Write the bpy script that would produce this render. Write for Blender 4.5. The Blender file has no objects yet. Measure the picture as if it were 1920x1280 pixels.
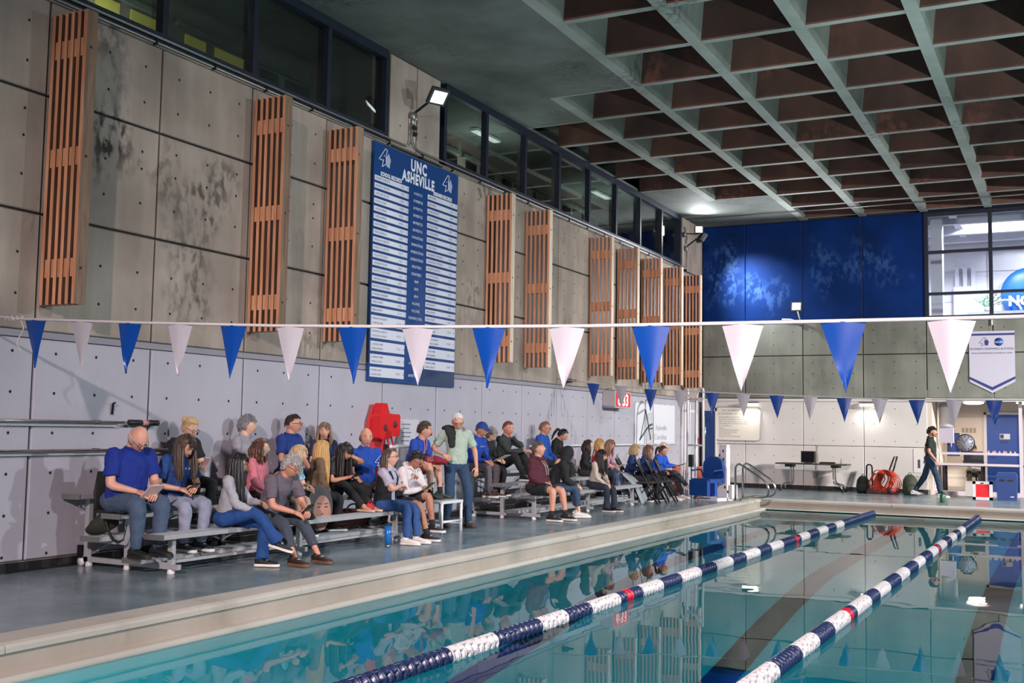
import bpy, bmesh, math, random
from mathutils import Vector, Matrix, Quaternion

random.seed(7)
SC = bpy.context.scene
COL = SC.collection
PI = math.pi
R = math.radians

# ------------------------------------------------------------------ camera
def make_camera():
    f, yaw, pit, rol = 2065.28, -0.47327, 0.07961, 0.015835
    c = Vector((9.490, 0.0, 1.506))
    d = Vector((math.sin(yaw)*math.cos(pit), math.cos(yaw)*math.cos(pit), math.sin(pit)))
    r = Vector((math.cos(yaw), -math.sin(yaw), 0.0))
    u = r.cross(d)
    r2 = r*math.cos(rol) + u*math.sin(rol)
    u2 = -r*math.sin(rol) + u*math.cos(rol)
    cam = bpy.data.cameras.new('camera')
    cam.sensor_width = 36.0
    cam.lens = f*36.0/1920.0
    cam.clip_end = 200
    o = bpy.data.objects.new('camera', cam)
    m = Matrix((( r2.x, u2.x, -d.x, c.x), (r2.y, u2.y, -d.y, c.y), (r2.z, u2.z, -d.z, c.z), (0, 0, 0, 1)))
    o.matrix_world = m
    COL.objects.link(o)
    SC.camera = o
make_camera()

# ------------------------------------------------------------------ world, exposure
W = bpy.data.worlds.new('world'); SC.world = W; W.use_nodes = True
W.node_tree.nodes['Background'].inputs[0].default_value = (0.020, 0.024, 0.03, 1)
W.node_tree.nodes['Background'].inputs[1].default_value = 1.0
SC.view_settings.view_transform = 'Standard'
SC.view_settings.look = 'None'
SC.view_settings.gamma = 1.0
SC.view_settings.use_curve_mapping = False
SC.view_settings.exposure = -1.6
SC.cycles.max_bounces = 8
SC.cycles.diffuse_bounces = 3
SC.cycles.glossy_bounces = 3
SC.cycles.transmission_bounces = 6
SC.cycles.transparent_max_bounces = 12
SC.cycles.sample_clamp_indirect = 4.0
SC.cycles.blur_glossy = 0.5
SC.cycles.use_denoising = True
SC.cycles.use_adaptive_sampling = True
SC.cycles.adaptive_threshold = 0.03

def area_light(name, loc, target, size, power, color=(1, 1, 1), spread=160, size_y=None, parent=None):
    l = bpy.data.lights.new(name, 'AREA')
    l.energy = power; l.color = color; l.size = size
    if size_y: l.shape = 'RECTANGLE'; l.size_y = size_y
    l.spread = R(spread)
    o = bpy.data.objects.new(name, l)
    o.location = loc
    dv = (Vector(target) - Vector(loc))
    o.rotation_euler = dv.to_track_quat('-Z', 'Y').to_euler()
    COL.objects.link(o)
    return o

COOL = (0.93, 0.97, 1.0)
WARM = (1.0, 0.90, 0.80)
# flood lamps of the hall: (lamp position, aim point, watts, colour, spread); the fixtures are built further down at the same places
FLOODS = [
    ('left pier',  (0.62, 14.72, 6.73), (5.0, 12.5, 2.0), 330, COOL, 120),
    ('far corner', (0.55, 28.95, 6.76), (1.55, 30.4, 5.45), 130, COOL, 60),
    ('far corner upper', (0.50, 28.70, 7.03), (5.0, 20.0, 7.0), 100, COOL, 150),
    ('far wall',   (2.78, 30.00, 4.98), (4.0, 14.0, 8.0), 500, COOL, 160),
    ('right near', (19.3, 6.0, 6.3), (1.0, 11.0, -1.5), 400, COOL, 62),
    ('right middle', (19.3, 16.0, 6.3), (1.0, 15.5, -1.5), 950, COOL, 66),
    ('right far',  (19.3, 24.0, 6.3), (4.6, 28.3, 0.0), 2700, (1.0, 0.97, 0.94), 80),
    ('back wall', (10.5, -7.7, 7.0), (5.0, 16.0, -2.0), 1850, (1.0, 0.80, 0.78), 56),
    ('added uplight',   (17.6, 13.0, 0.75), (11.0, 15.0, 8.0), 1050, (0.86, 1.0, 0.97), 84),  # unseen deck uplight, added to brighten the ceiling
]
for nm, p, t, w, c, sp in FLOODS:
    area_light('flood_light_'+nm.replace(' ', '_'), p, t, 0.34, w, c, sp, 0.26)

# ------------------------------------------------------------------ materials
def lin(h):
    h = h.lstrip('#')
    out = []
    for i in (0, 2, 4):
        v = int(h[i:i+2], 16)/255.0
        out.append(v/12.92 if v <= 0.04045 else ((v+0.055)/1.055)**2.4)
    return (*out, 1.0)

MATS = {}
def mat(name, color='#808080', rough=0.6, metal=0.0, var=0.0, scale=6.0, bump=0.0, stretch=(1, 1, 1), spec=0.5, emit=None, estr=0.0, coat=0.0):
    if name in MATS: return MATS[name]
    m = bpy.data.materials.new(name); m.use_nodes = True
    nt = m.node_tree; b = nt.nodes['Principled BSDF']
    col = lin(color) if isinstance(color, str) else (*color, 1.0)
    b.inputs['Base Color'].default_value = col
    b.inputs['Roughness'].default_value = rough
    b.inputs['Metallic'].default_value = metal
    b.inputs['Specular IOR Level'].default_value = spec
    if coat: b.inputs['Coat Weight'].default_value = coat
    if emit:
        b.inputs['Emission Color'].default_value = lin(emit)
        b.inputs['Emission Strength'].default_value = estr
    if var > 0 or bump > 0:
        tc = nt.nodes.new('ShaderNodeTexCoord'); mp = nt.nodes.new('ShaderNodeMapping')
        mp.inputs['Scale'].default_value = stretch
        nz = nt.nodes.new('ShaderNodeTexNoise'); nz.inputs['Scale'].default_value = scale; nz.inputs['Detail'].default_value = 5
        nt.links.new(tc.outputs['Object'], mp.inputs[0]); nt.links.new(mp.outputs[0], nz.inputs['Vector'])
        if var > 0:
            rp = nt.nodes.new('ShaderNodeValToRGB')
            rp.color_ramp.elements[0].position = 0.3; rp.color_ramp.elements[1].position = 0.7
            rp.color_ramp.elements[0].color = tuple(max(0, c*(1-var)) for c in col[:3])+(1,)
            rp.color_ramp.elements[1].color = tuple(min(1, c*(1+var)) for c in col[:3])+(1,)
            nt.links.new(nz.outputs['Fac'], rp.inputs[0]); nt.links.new(rp.outputs[0], b.inputs['Base Color'])
        if bump > 0:
            bp = nt.nodes.new('ShaderNodeBump'); bp.inputs['Strength'].default_value = bump; bp.inputs['Distance'].default_value = 0.01
            nt.links.new(nz.outputs['Fac'], bp.inputs['Height']); nt.links.new(bp.outputs[0], b.inputs['Normal'])
    MATS[name] = m
    return m

def concrete(name, base, dark, stain, stain_amt=0.5, rough=0.75, streak=1.0, world=True):
    """cast concrete: cloudy tone, vertical streaks and blotchy black stains"""
    m = bpy.data.materials.new(name); m.use_nodes = True; MATS[name] = m
    nt = m.node_tree; N = nt.nodes; L = nt.links; b = N['Principled BSDF']
    b.inputs['Roughness'].default_value = rough; b.inputs['Specular IOR Level'].default_value = 0.35
    geo = N.new('ShaderNodeNewGeometry')
    def noise(sc, detail, stretch):
        mp = N.new('ShaderNodeMapping'); mp.inputs['Scale'].default_value = stretch
        L.new(geo.outputs['Position'], mp.inputs[0])
        nz = N.new('ShaderNodeTexNoise'); nz.inputs['Scale'].default_value = sc; nz.inputs['Detail'].default_value = detail
        L.new(mp.outputs[0], nz.inputs['Vector']); return nz
    def ramp(src, p0, p1, c0, c1):
        rp = N.new('ShaderNodeValToRGB'); e = rp.color_ramp.elements
        e[0].position = p0; e[1].position = p1; e[0].color = c0; e[1].color = c1
        L.new(src, rp.inputs[0]); return rp
    cloud = noise(0.9, 6, (1, 1, 1))
    r1 = ramp(cloud.outputs['Fac'], 0.32, 0.68, lin(dark), lin(base))
    st = noise(3.0, 4, (1.0, 1.0, 0.13))
    k = (1, 1, 1, 1); g = (0.72, 0.71, 0.69, 1)
    r2 = ramp(st.outputs['Fac'], 0.42, 0.60, g, k)
    mx = N.new('ShaderNodeMix'); mx.data_type = 'RGBA'; mx.blend_type = 'MULTIPLY'; mx.inputs['Factor'].default_value = 0.55*streak
    L.new(r1.outputs[0], mx.inputs[6]); L.new(r2.outputs[0], mx.inputs[7])
    # blotches
    a1 = noise(0.75, 2, (1, 1, 0.8)); a2 = noise(9.0, 8, (1, 1, 0.6))
    ra = ramp(a1.outputs['Fac'], 0.55, 0.70, (0, 0, 0, 1), k)
    rb = ramp(a2.outputs['Fac'], 0.46, 0.60, (0, 0, 0, 1), k)
    mu = N.new('ShaderNodeMath'); mu.operation = 'MULTIPLY'; L.new(ra.outputs[0], mu.inputs[0]); L.new(rb.outputs[0], mu.inputs[1])
    mu2 = N.new('ShaderNodeMath'); mu2.operation = 'MULTIPLY'; L.new(mu.outputs[0], mu2.inputs[0]); mu2.inputs[1].default_value = stain_amt
    mx2 = N.new('ShaderNodeMix'); mx2.data_type = 'RGBA'
    L.new(mu2.outputs[0], mx2.inputs['Factor']); L.new(mx.outputs[2], mx2.inputs[6]); mx2.inputs[7].default_value = lin(stain)
    L.new(mx2.outputs[2], b.inputs['Base Color'])
    fine = noise(35.0, 4, (1, 1, 1))
    bp = N.new('ShaderNodeBump'); bp.inputs['Strength'].default_value = 0.12; bp.inputs['Distance'].default_value = 0.01
    L.new(fine.outputs['Fac'], bp.inputs['Height']); L.new(bp.outputs[0], b.inputs['Normal'])
    return m

M_CONC = concrete('grey concrete', '#b2a69b', '#8d8279', '#262120', 0.95)
M_CONC2 = concrete('green grey concrete', '#8c8f86', '#72756d', '#4a4c48', 0.4)
M_CEIL = concrete('ceiling concrete', '#7e847e', '#5c615c', '#383c39', 0.7, streak=0.4)
M_RIB = concrete('lit rib face concrete', '#b4bbb5', '#8e968f', '#5f6661', 0.75, streak=0.3)  # rib undersides: light from below painted in as a paler tone
M_COFF = concrete('stained warm-lit coffer concrete', '#835a50', '#55403c', '#a8665a', 0.7, streak=0.6)  # rusty staining, with the warm lamp's red painted into the colour
M_WPAINT = concrete('white painted concrete', '#b3b1bd', '#a9a7b2', '#7d7a84', 0.12, rough=0.55, streak=0.15)
M_FARWHITE = concrete('cream painted concrete', '#d8d4d0', '#cdc9c6', '#a29c98', 0.12, rough=0.6, streak=0.1)
M_BLUEWALL = concrete('blue painted concrete', '#052f72', '#032254', '#5a86c8', 0.30, rough=0.6, streak=0.1)
M_BLUEWALL.node_tree.nodes['Principled BSDF'].inputs['Specular IOR Level'].default_value = 0.12
M_JOINT = mat('joint shadow gap', '#3a3634', 0.9)
M_JOINTW = mat('painted joint', '#8d8b95', 0.7)
M_HOLE = mat('tie hole', '#1e1c1c', 0.9)
M_NAVY = mat('navy frame metal', '#0a1629', 0.5)
M_ALU = mat('mill aluminium', '#b4b6ba', 0.42, 0.35, 0.06, 20)
M_STEEL = mat('stainless steel', '#c9cac8', 0.18, 1.0)
M_CONDUIT = mat('galvanised conduit', '#9a9794', 0.4, 0.8)
M_BLACK = mat('black plastic', '#17181a', 0.5)
M_BLACKMET = mat('black metal', '#222327', 0.4, 0.6)
M_WHITE = mat('white plastic', '#dcdce0', 0.45)
M_WHITEMET = mat('white powder coat', '#d9d9de', 0.4)
M_RED = mat('red plastic', '#d0141c', 0.3)
M_ORANGE = mat('orange plastic', '#f0765c', 0.5)
M_BLUE = mat('royal blue vinyl', '#1a5fc4', 0.38)
M_BLUEDK = mat('dark blue plastic', '#0f3a7a', 0.4)
M_PENW = mat('white vinyl', '#a9a8b2', 0.4)
M_PENB = mat('blue vinyl', '#083e8e', 0.35)
M_ROPE = mat('white rope', '#bdb9bc', 0.8)
M_PRINTW = mat('white print', '#e2e5ee', 0.5)
M_PRINTD = mat('dark print', '#3a4260', 0.6)
M_BOARD = mat('record board blue', '#14407c', 0.32)
M_BOARDD = mat('record board dark panel', '#24395c', 0.4)
M_PLATE = mat('name plate white', '#d5d8e4', 0.28)
M_GREYPRINT = mat('grey print', '#9d9a96', 0.6)

def deck_material():
    m = bpy.data.materials.new('epoxy deck'); m.use_nodes = True
    nt = m.node_tree; N = nt.nodes; L = nt.links; b = N['Principled BSDF']
    geo = N.new('ShaderNodeNewGeometry')
    n1 = N.new('ShaderNodeTexNoise'); n1.inputs['Scale'].default_value = 1.3; n1.inputs['Detail'].default_value = 6
    L.new(geo.outputs['Position'], n1.inputs['Vector'])
    rp = N.new('ShaderNodeValToRGB'); e = rp.color_ramp.elements
    e[0].position = 0.35; e[1].position = 0.65; e[0].color = lin('#6b7c84'); e[1].color = lin('#83939a')
    L.new(n1.outputs['Fac'], rp.inputs[0]); L.new(rp.outputs[0], b.inputs['Base Color'])
    rr = N.new('ShaderNodeMapRange'); rr.inputs[3].default_value = 0.13; rr.inputs[4].default_value = 0.30
    L.new(n1.outputs['Fac'], rr.inputs[0]); L.new(rr.outputs[0], b.inputs['Roughness'])
    n2 = N.new('ShaderNodeTexNoise'); n2.inputs['Scale'].default_value = 5.0
    L.new(geo.outputs['Position'], n2.inputs['Vector'])
    bp = N.new('ShaderNodeBump'); bp.inputs['Strength'].default_value = 0.06; bp.inputs['Distance'].default_value = 0.02
    L.new(n2.outputs['Fac'], bp.inputs['Height']); L.new(bp.outputs[0], b.inputs['Normal'])
    MATS['deck'] = m; return m
M_DECK = deck_material()
M_COPING = concrete('pale coping concrete', '#bcb8b0', '#aca79e', '#6d685c', 0.35, rough=0.6, streak=0.0)
M_GUTTER = concrete('cream gutter tile', '#b5ada2', '#a39b90', '#7b7364', 0.4, rough=0.35, streak=0.3)

def wood_material(name, c0, c1, c2):
    m = bpy.data.materials.new(name); m.use_nodes = True
    nt = m.node_tree; N = nt.nodes; L = nt.links; b = N['Principled BSDF']
    oi = N.new('ShaderNodeObjectInfo'); geo = N.new('ShaderNodeTexCoord')
    ad = N.new('ShaderNodeVectorMath'); ad.operation = 'ADD'
    mp = N.new('ShaderNodeMapping'); mp.inputs['Scale'].default_value = (9, 9, 0.55)
    cb = N.new('ShaderNodeCombineXYZ'); ml = N.new('ShaderNodeMath'); ml.operation = 'MULTIPLY'; ml.inputs[1].default_value = 37.0
    L.new(oi.outputs['Random'], ml.inputs[0]); L.new(ml.outputs[0], cb.inputs[0]); L.new(ml.outputs[0], cb.inputs[2])
    L.new(geo.outputs['Object'], ad.inputs[0]); L.new(cb.outputs[0], ad.inputs[1]); L.new(ad.outputs[0], mp.inputs[0])
    nz = N.new('ShaderNodeTexNoise'); nz.inputs['Scale'].default_value = 2.2; nz.inputs['Detail'].default_value = 6; nz.inputs['Distortion'].default_value = 1.2
    L.new(mp.outputs[0], nz.inputs['Vector'])
    rp = N.new('ShaderNodeValToRGB'); e = rp.color_ramp.elements
    e[0].position = 0.3; e[0].color = lin(c0); e[1].position = 0.7; e[1].color = lin(c2)
    em = rp.color_ramp.elements.new(0.5); em.color = lin(c1)
    L.new(nz.outputs['Fac'], rp.inputs[0])
    hs = N.new('ShaderNodeHueSaturation'); L.new(rp.outputs[0], hs.inputs['Color'])
    mr = N.new('ShaderNodeMapRange'); mr.inputs[3].default_value = 0.82; mr.inputs[4].default_value = 1.15
    L.new(oi.outputs['Random'], mr.inputs[0]); L.new(mr.outputs[0], hs.inputs['Value'])
    L.new(hs.outputs[0], b.inputs['Base Color'])
    b.inputs['Roughness'].default_value = 0.55
    MATS[name] = m; return m
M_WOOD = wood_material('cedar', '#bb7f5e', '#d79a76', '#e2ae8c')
M_WOODSIDE = wood_material('shaded cedar face', '#4a3228', '#5e4232', '#70503c')  # wide plank faces: shade of the gaps painted in as dark brown
M_WOODEDGE = wood_material('lit outer board', '#c2ab92', '#d2bfa8', '#dccbb8')  # outer boards of the far fins: cool light painted in as pale wood

def glass_material(name, tint, refl=0.08, rough=0.02):
    """window pane: sees through, with Fresnel reflection"""
    m = bpy.data.materials.new(name); m.use_nodes = True
    nt = m.node_tree; N = nt.nodes; L = nt.links
    for n in list(N):
        if n.type == 'BSDF_PRINCIPLED': N.remove(n)
    out = [n for n in N if n.type == 'OUTPUT_MATERIAL'][0]
    tr = N.new('ShaderNodeBsdfTransparent'); tr.inputs[0].default_value = lin(tint)
    gl = N.new('ShaderNodeBsdfGlossy'); gl.inputs['Roughness'].default_value = rough
    lf_ = N.new('ShaderNodeLayerWeight'); lf_.inputs['Blend'].default_value = 0.5
    lw = N.new('ShaderNodeMath'); lw.operation = 'POWER'; lw.inputs[1].default_value = 5.0; L.new(lf_.outputs['Facing'], lw.inputs[0])
    mx = N.new('ShaderNodeMixShader')
    ad = N.new('ShaderNodeMath'); ad.operation = 'ADD'; ad.inputs[1].default_value = refl + 0.04; ad.use_clamp = True
    L.new(lw.outputs[0], ad.inputs[0]); L.new(ad.outputs[0], mx.inputs[0]); L.new(tr.outputs[0], mx.inputs[1]); L.new(gl.outputs[0], mx.inputs[2])
    L.new(mx.outputs[0], out.inputs[0]); MATS[name] = m; return m
M_GLASS = glass_material('clerestory glass', '#c8d2d0', 0.10)
M_GLASSC = glass_material('office glass', '#eef2f6', 0.0)
M_CLEAR = glass_material('clear plastic', '#e8eef2', 0.05)

def water_material():
    m = bpy.data.materials.new('pool water'); m.use_nodes = True
    nt = m.node_tree; N = nt.nodes; L = nt.links; b = N['Principled BSDF']
    out = [n for n in N if n.type == 'OUTPUT_MATERIAL'][0]
    b.inputs['Base Color'].default_value = (1, 1, 1, 1)
    b.inputs['Roughness'].default_value = 0.0
    b.inputs['IOR'].default_value = 1.333
    b.inputs['Transmission Weight'].default_value = 1.0
    geo = N.new('ShaderNodeNewGeometry')
    mp = N.new('ShaderNodeMapping'); mp.inputs['Scale'].default_value = (1.0, 0.7, 1)
    L.new(geo.outputs['Position'], mp.inputs[0])
    nz = N.new('ShaderNodeTexNoise'); nz.inputs['Scale'].default_value = 1.4; nz.inputs['Detail'].default_value = 2.0
    L.new(mp.outputs[0], nz.inputs['Vector'])
    bp = N.new('ShaderNodeBump'); bp.inputs['Strength'].default_value = 0.05; bp.inputs['Distance'].default_value = 0.03
    L.new(nz.outputs['Fac'], bp.inputs['Height']); L.new(bp.outputs[0], b.inputs['Normal'])
    va = N.new('ShaderNodeVolumeAbsorption')
    va.inputs['Color'].default_value = (0.0, 0.85, 0.90, 1); va.inputs['Density'].default_value = 0.32
    L.new(va.outputs[0], out.inputs['Volume'])
    MATS['water'] = m; return m
M_WATER = water_material()
M_POOLFLOOR = mat('pool plaster', '#84d4d8', 0.6, 0, 0.05, 2.0)
M_LANETILE = mat('black lane tile', '#20262c', 0.3)
M_BLUETILE = mat('blue lane tile', '#123a86', 0.3)

# ------------------------------------------------------------------ mesh helpers
class MB:
    """collects boxes, tubes, lathes and prisms into one mesh"""
    def __init__(s): s.v = []; s.f = []; s.m = []; s.sm = []
    def add(s, vs, fs, mi=0, smooth=False):
        o = len(s.v); s.v += [tuple(p) for p in vs]
        for fc in fs: s.f.append([o+i for i in fc]); s.m.append(mi); s.sm.append(smooth)
        return s
    def box(s, x0, x1, y0, y1, z0, z1, mi=0):
        vs = [(x, y, z) for z in (z0, z1) for y in (y0, y1) for x in (x0, x1)]
        return s.add(vs, [(0, 2, 3, 1), (4, 5, 7, 6), (0, 1, 5, 4), (2, 6, 7, 3), (0, 4, 6, 2), (1, 3, 7, 5)], mi)
    def obox(s, c, ax, ay, az, mi=0):
        c = Vector(c); ax = Vector(ax); ay = Vector(ay); az = Vector(az)
        vs = [c + i*ax + j*ay + k*az for k in (-1, 1) for j in (-1, 1) for i in (-1, 1)]
        return s.add(vs, [(0, 2, 3, 1), (4, 5, 7, 6), (0, 1, 5, 4), (2, 6, 7, 3), (0, 4, 6, 2), (1, 3, 7, 5)], mi)
    def beam(s, p, q, w, h, mi=0, up=(0, 0, 1)):
        p = Vector(p); q = Vector(q); d = (q-p); u = Vector(up)
        if abs(d.normalized().dot(u)) > 0.98: u = Vector((1, 0, 0))
        sd = d.cross(u).normalized(); u2 = sd.cross(d).normalized()
        return s.obox((p+q)/2, d/2, sd*w/2, u2*h/2, mi)
    def tube(s, pts, rad, n=10, mi=0, cap=True, closed=False, ref=None):
        """rad: number, list of numbers or list of (a, b) semi-axes; ref: side reference for elliptical sections"""
        P = [Vector(p) for p in pts]; k = len(P)
        rad = rad if isinstance(rad, (list, tuple)) else [rad]*k
        rings = []; side = Vector(ref) if ref is not None else None
        for i in range(k):
            if closed: t = P[(i+1) % k]-P[i-1]
            else: t = P[min(i+1, k-1)]-P[max(i-1, 0)]
            t = t.normalized() if t.length > 1e-9 else Vector((0, 0, 1))
            if side is None:
                side = t.orthogonal().normalized()
            sd = side - t*side.dot(t)
            if sd.length < 1e-4: sd = t.orthogonal()
            sd.normalize()
            if ref is None: side = sd
            ot = t.cross(sd)
            a, b = (rad[i] if isinstance(rad[i], (list, tuple)) else (rad[i], rad[i]))
            rings.append([P[i] + sd*(a*math.cos(2*PI*j/n)) + ot*(b*math.sin(2*PI*j/n)) for j in range(n)])
        vs = [p for r_ in rings for p in r_]; fs = []
        for i in range(k if closed else k-1):
            i2 = (i+1) % k
            for j in range(n):
                fs.append((i*n+j, i*n+(j+1) % n, i2*n+(j+1) % n, i2*n+j))
        if cap and not closed:
            fs.append(tuple(range(n-1, -1, -1))); fs.append(tuple((k-1)*n+j for j in range(n)))
        return s.add(vs, fs, mi, True)
    def lathe(s, prof, axis=((0, 0, 0), (0, 0, 1)), n=16, mi=0, cap=True):
        """prof: (radius, height) pairs along the axis"""
        o = Vector(axis[0]); z = Vector(axis[1]).normalized(); x = z.orthogonal().normalized(); y = z.cross(x)
        vs = []; fs = []
        for r_, h in prof:
            vs += [o + z*h + x*(r_*math.cos(2*PI*j/n)) + y*(r_*math.sin(2*PI*j/n)) for j in range(n)]
        for i in range(len(prof)-1):
            for j in range(n): fs.append((i*n+j, i*n+(j+1) % n, (i+1)*n+(j+1) % n, (i+1)*n+j))
        if cap:
            fs.append(tuple(range(n-1, -1, -1))); fs.append(tuple((len(prof)-1)*n+j for j in range(n)))
        return s.add(vs, fs, mi, True)
    def ell(s, c, rx, ry, rz, nu=14, nv=9, mi=0, rot=None):
        c = Vector(c); vs = []; fs = []
        for i in range(nv+1):
            th = PI*i/nv
            for j in range(nu):
                p = Vector((rx*math.sin(th)*math.cos(2*PI*j/nu), ry*math.sin(th)*math.sin(2*PI*j/nu), rz*math.cos(th)))
                if rot is not None: p = rot @ p
                vs.append(c+p)
        for i in range(nv):
            for j in range(nu): fs.append((i*nu+j, (i+1)*nu+j, (i+1)*nu+(j+1) % nu, i*nu+(j+1) % nu))
        return s.add(vs, fs, mi, True)
    def prism(s, poly, off, mi=0):
        """poly: list of 3D points, extruded by off"""
        P = [Vector(p) for p in poly]; o = Vector(off); n = len(P)
        vs = P + [p+o for p in P]
        fs = [tuple(range(n-1, -1, -1)), tuple(n+i for i in range(n))] + [(i, (i+1) % n, n+(i+1) % n, n+i) for i in range(n)]
        return s.add(vs, fs, mi)
    def mesh(s, name, mats):
        me = bpy.data.meshes.new(name); me.from_pydata(s.v, [], s.f)
        for m_ in (mats if isinstance(mats, (list, tuple)) else [mats]): me.materials.append(m_)
        me.polygons.foreach_set('material_index', s.m); me.polygons.foreach_set('use_smooth', s.sm)
        bm = bmesh.new(); bm.from_mesh(me)
        bmesh.ops.recalc_face_normals(bm, faces=bm.faces); bm.to_mesh(me); bm.free()
        me.update(); return me
    def build(s, name, mats, parent=None, loc=None):
        o = bpy.data.objects.new(name, s.mesh(name, mats)); COL.objects.link(o)
        if parent is not None: o.parent = parent
        if loc is not None: o.location = loc
        return o

def tag(o, label=None, cat=None, group=None, kind=None):
    if label: o['label'] = label
    if cat: o['category'] = cat
    if group: o['group'] = group
    if kind: o['kind'] = kind
    return o
def thing(name, label, cat, loc=(0, 0, 0), rz=0.0, group=None):
    o = bpy.data.objects.new(name, None); COL.objects.link(o); o.empty_display_size = 0.1
    o.location = loc; o.rotation_euler = (0, 0, rz)
    return tag(o, label, cat, group)
def inst(name, me, parent=None, loc=(0, 0, 0), rz=0.0, rot=None):
    o = bpy.data.objects.new(name, me); COL.objects.link(o)
    if parent is not None: o.parent = parent
    o.location = loc
    o.rotation_euler = rot if rot is not None else (0, 0, rz)
    return o
def copy_tree(o, parent=None):
    c = o.copy(); COL.objects.link(c); c.parent = parent
    for ch in list(o.children): copy_tree(ch, c)
    return c
def bez(pts, n=8):
    """smooth polyline through points (Catmull-Rom)"""
    P = [Vector(p) for p in pts]; P = [P[0]*2-P[1]] + P + [P[-1]*2-P[-2]]; out = []
    for i in range(1, len(P)-2):
        for k in range(n):
            t = k/n; a, b_, c, d = P[i-1], P[i], P[i+1], P[i+2]
            out.append(0.5*((2*b_) + (c-a)*t + (2*a-5*b_+4*c-d)*t*t + (3*b_-a-3*c+d)*t**3))
    out.append(P[-2]); return out

DEFER_TEXT = []
def text_part(name, lines, material, parent):
    """lines: (string, origin, right vector, up vector, size, align, squeeze); becomes one flat mesh of lettering"""
    items = []
    for ln_ in lines:
        (st, o, rt, up, size, al, sq) = ln_[:7]
        cu = bpy.data.curves.new('lettering', 'FONT'); cu.body = st; cu.size = size; cu.align_x = al
        cu.resolution_u = 2; cu.extrude = 0.0
        if len(ln_) > 7: cu.offset = ln_[7]
        if len(ln_) > 8: cu.space_character = ln_[8]
        ob = bpy.data.objects.new('lettering', cu); COL.objects.link(ob)
        rt = Vector(rt).normalized(); up = Vector(up).normalized(); nn = rt.cross(up)
        o = Vector(o)
        items.append((ob, Matrix(((rt.x*sq, up.x, nn.x, o.x), (rt.y*sq, up.y, nn.y, o.y), (rt.z*sq, up.z, nn.z, o.z), (0, 0, 0, 1)))))
    me = bpy.data.meshes.new(name); me.materials.append(material)
    o = bpy.data.objects.new(name, me); COL.objects.link(o)
    if parent is not None: o.parent = parent
    o['kind'] = 'stuff'
    DEFER_TEXT.append((o, items))
    return o
def finish_text():
    bpy.context.view_layer.update()
    dg = bpy.context.evaluated_depsgraph_get()
    for o, items in DEFER_TEXT:
        bm = bmesh.new()
        for ob, mx in items:
            me = bpy.data.meshes.new_from_object(ob.evaluated_get(dg))
            me.transform(mx); bm.from_mesh(me); bpy.data.meshes.remove(me)
        bm.to_mesh(o.data); bm.free()
    for o, items in DEFER_TEXT:
        for ob, mx in items:
            cu = ob.data; bpy.data.objects.remove(ob); bpy.data.curves.remove(cu)
# ================================================================== the hall
S = 1.6; Y0 = 7.80                       # wall module and first joint
def JY(n): return Y0 + S*n
FARY = 30.49; XR = 20.0; YB = -8.0
ZB = 2.40; ZW0, ZW1 = 6.05, 7.32; ZC = 7.40
PX0, PX1, PYN, PYF = 3.16, 16.06, 2.40, 25.06      # pool water area
ZWATER = -0.22

# ---- deck floor (four strips around the basin)
f = MB()
f.box(-0.3, 2.68, YB, 25.59, -0.35, 0.0)
f.box(-0.3, XR, 25.59, 36.0, -0.35, 0.0)
f.box(2.68, 16.5, YB, 2.0, -0.35, 0.0)
f.box(16.5, XR, YB, 25.59, -0.35, 0.0)
floor = tag(f.build('floor', M_DECK), 'glossy grey epoxy pool deck', None, None, 'structure')

# ---- coping: pale stones with a nosing, in 3.2 m lengths
cop = thing('pool_coping', 'pale raised coping edge running round the pool', None); cop['kind'] = 'structure'
def coping_mesh(length):
    m = MB()
    prof = [(0.0, 0.0), (0.0, 0.012), (0.30, 0.012), (0.335, 0.0), (0.345, -0.02), (0.345, -0.055), (0.31, -0.06), (0.31, -0.20), (0.0, -0.20)]
    m.prism([(a, 0.004, z) for a, z in prof], (0, length-0.008, 0))
    return m.mesh('coping_stone', M_COPING)
cm = coping_mesh(3.2)
y = 2.0
for i in range(8):
    if y + 3.2 > 25.0: break
    inst('coping_stone', cm, cop, (2.68, y, 0)); y += 3.2
ce = coping_mesh(25.26-y); inst('coping_stone', ce, cop, (2.68, y, 0))
for i in range(5):       # far end, turned so that the nosing faces the water
    inst('coping_stone', cm, cop, (2.68+3.2*i, 25.60, 0), rot=(0, 0, -PI/2))
for i in range(5):       # near end, below the camera's view
    inst('coping_stone', cm, cop, (2.68+3.2*(i+1), 2.0, 0), rot=(0, 0, PI/2))
for i in range(7):
    inst('coping_stone', cm, cop, (16.5, 2.0+3.2*(i+1), 0), rot=(0, 0, PI))

# ---- gutter: cream recess, and a white lip at the waterline
g = MB()
g.box(2.90, 3.00, 2.0, 25.65, -0.60, -0.06)
g.box(2.90, 16.4, 25.27, 25.40, -0.60, -0.06)
g.box(16.2, 16.4, 2.0, 25.65, -0.60, -0.06)
g.box(2.90, 16.4, 2.0, 2.3, -0.60, -0.06)
gut = tag(g.build('pool_gutter', M_GUTTER), 'cream tiled overflow gutter under the coping', None, None, 'structure')
lip = MB()
lp = [(2.99, -0.20), (3.10, -0.20), (3.125, -0.175), (3.16, -0.18), (3.18, -0.205), (3.18, -0.30), (2.99, -0.30)]
lip.prism([(x, 2.3, z) for x, z in lp], (0, 22.95, 0))
lip.prism([(3.0, 25.27-(x-2.99), z) for x, z in lp], (13.2, 0, 0))
lip.build('gutter_lip', M_COPING, gut)

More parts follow.
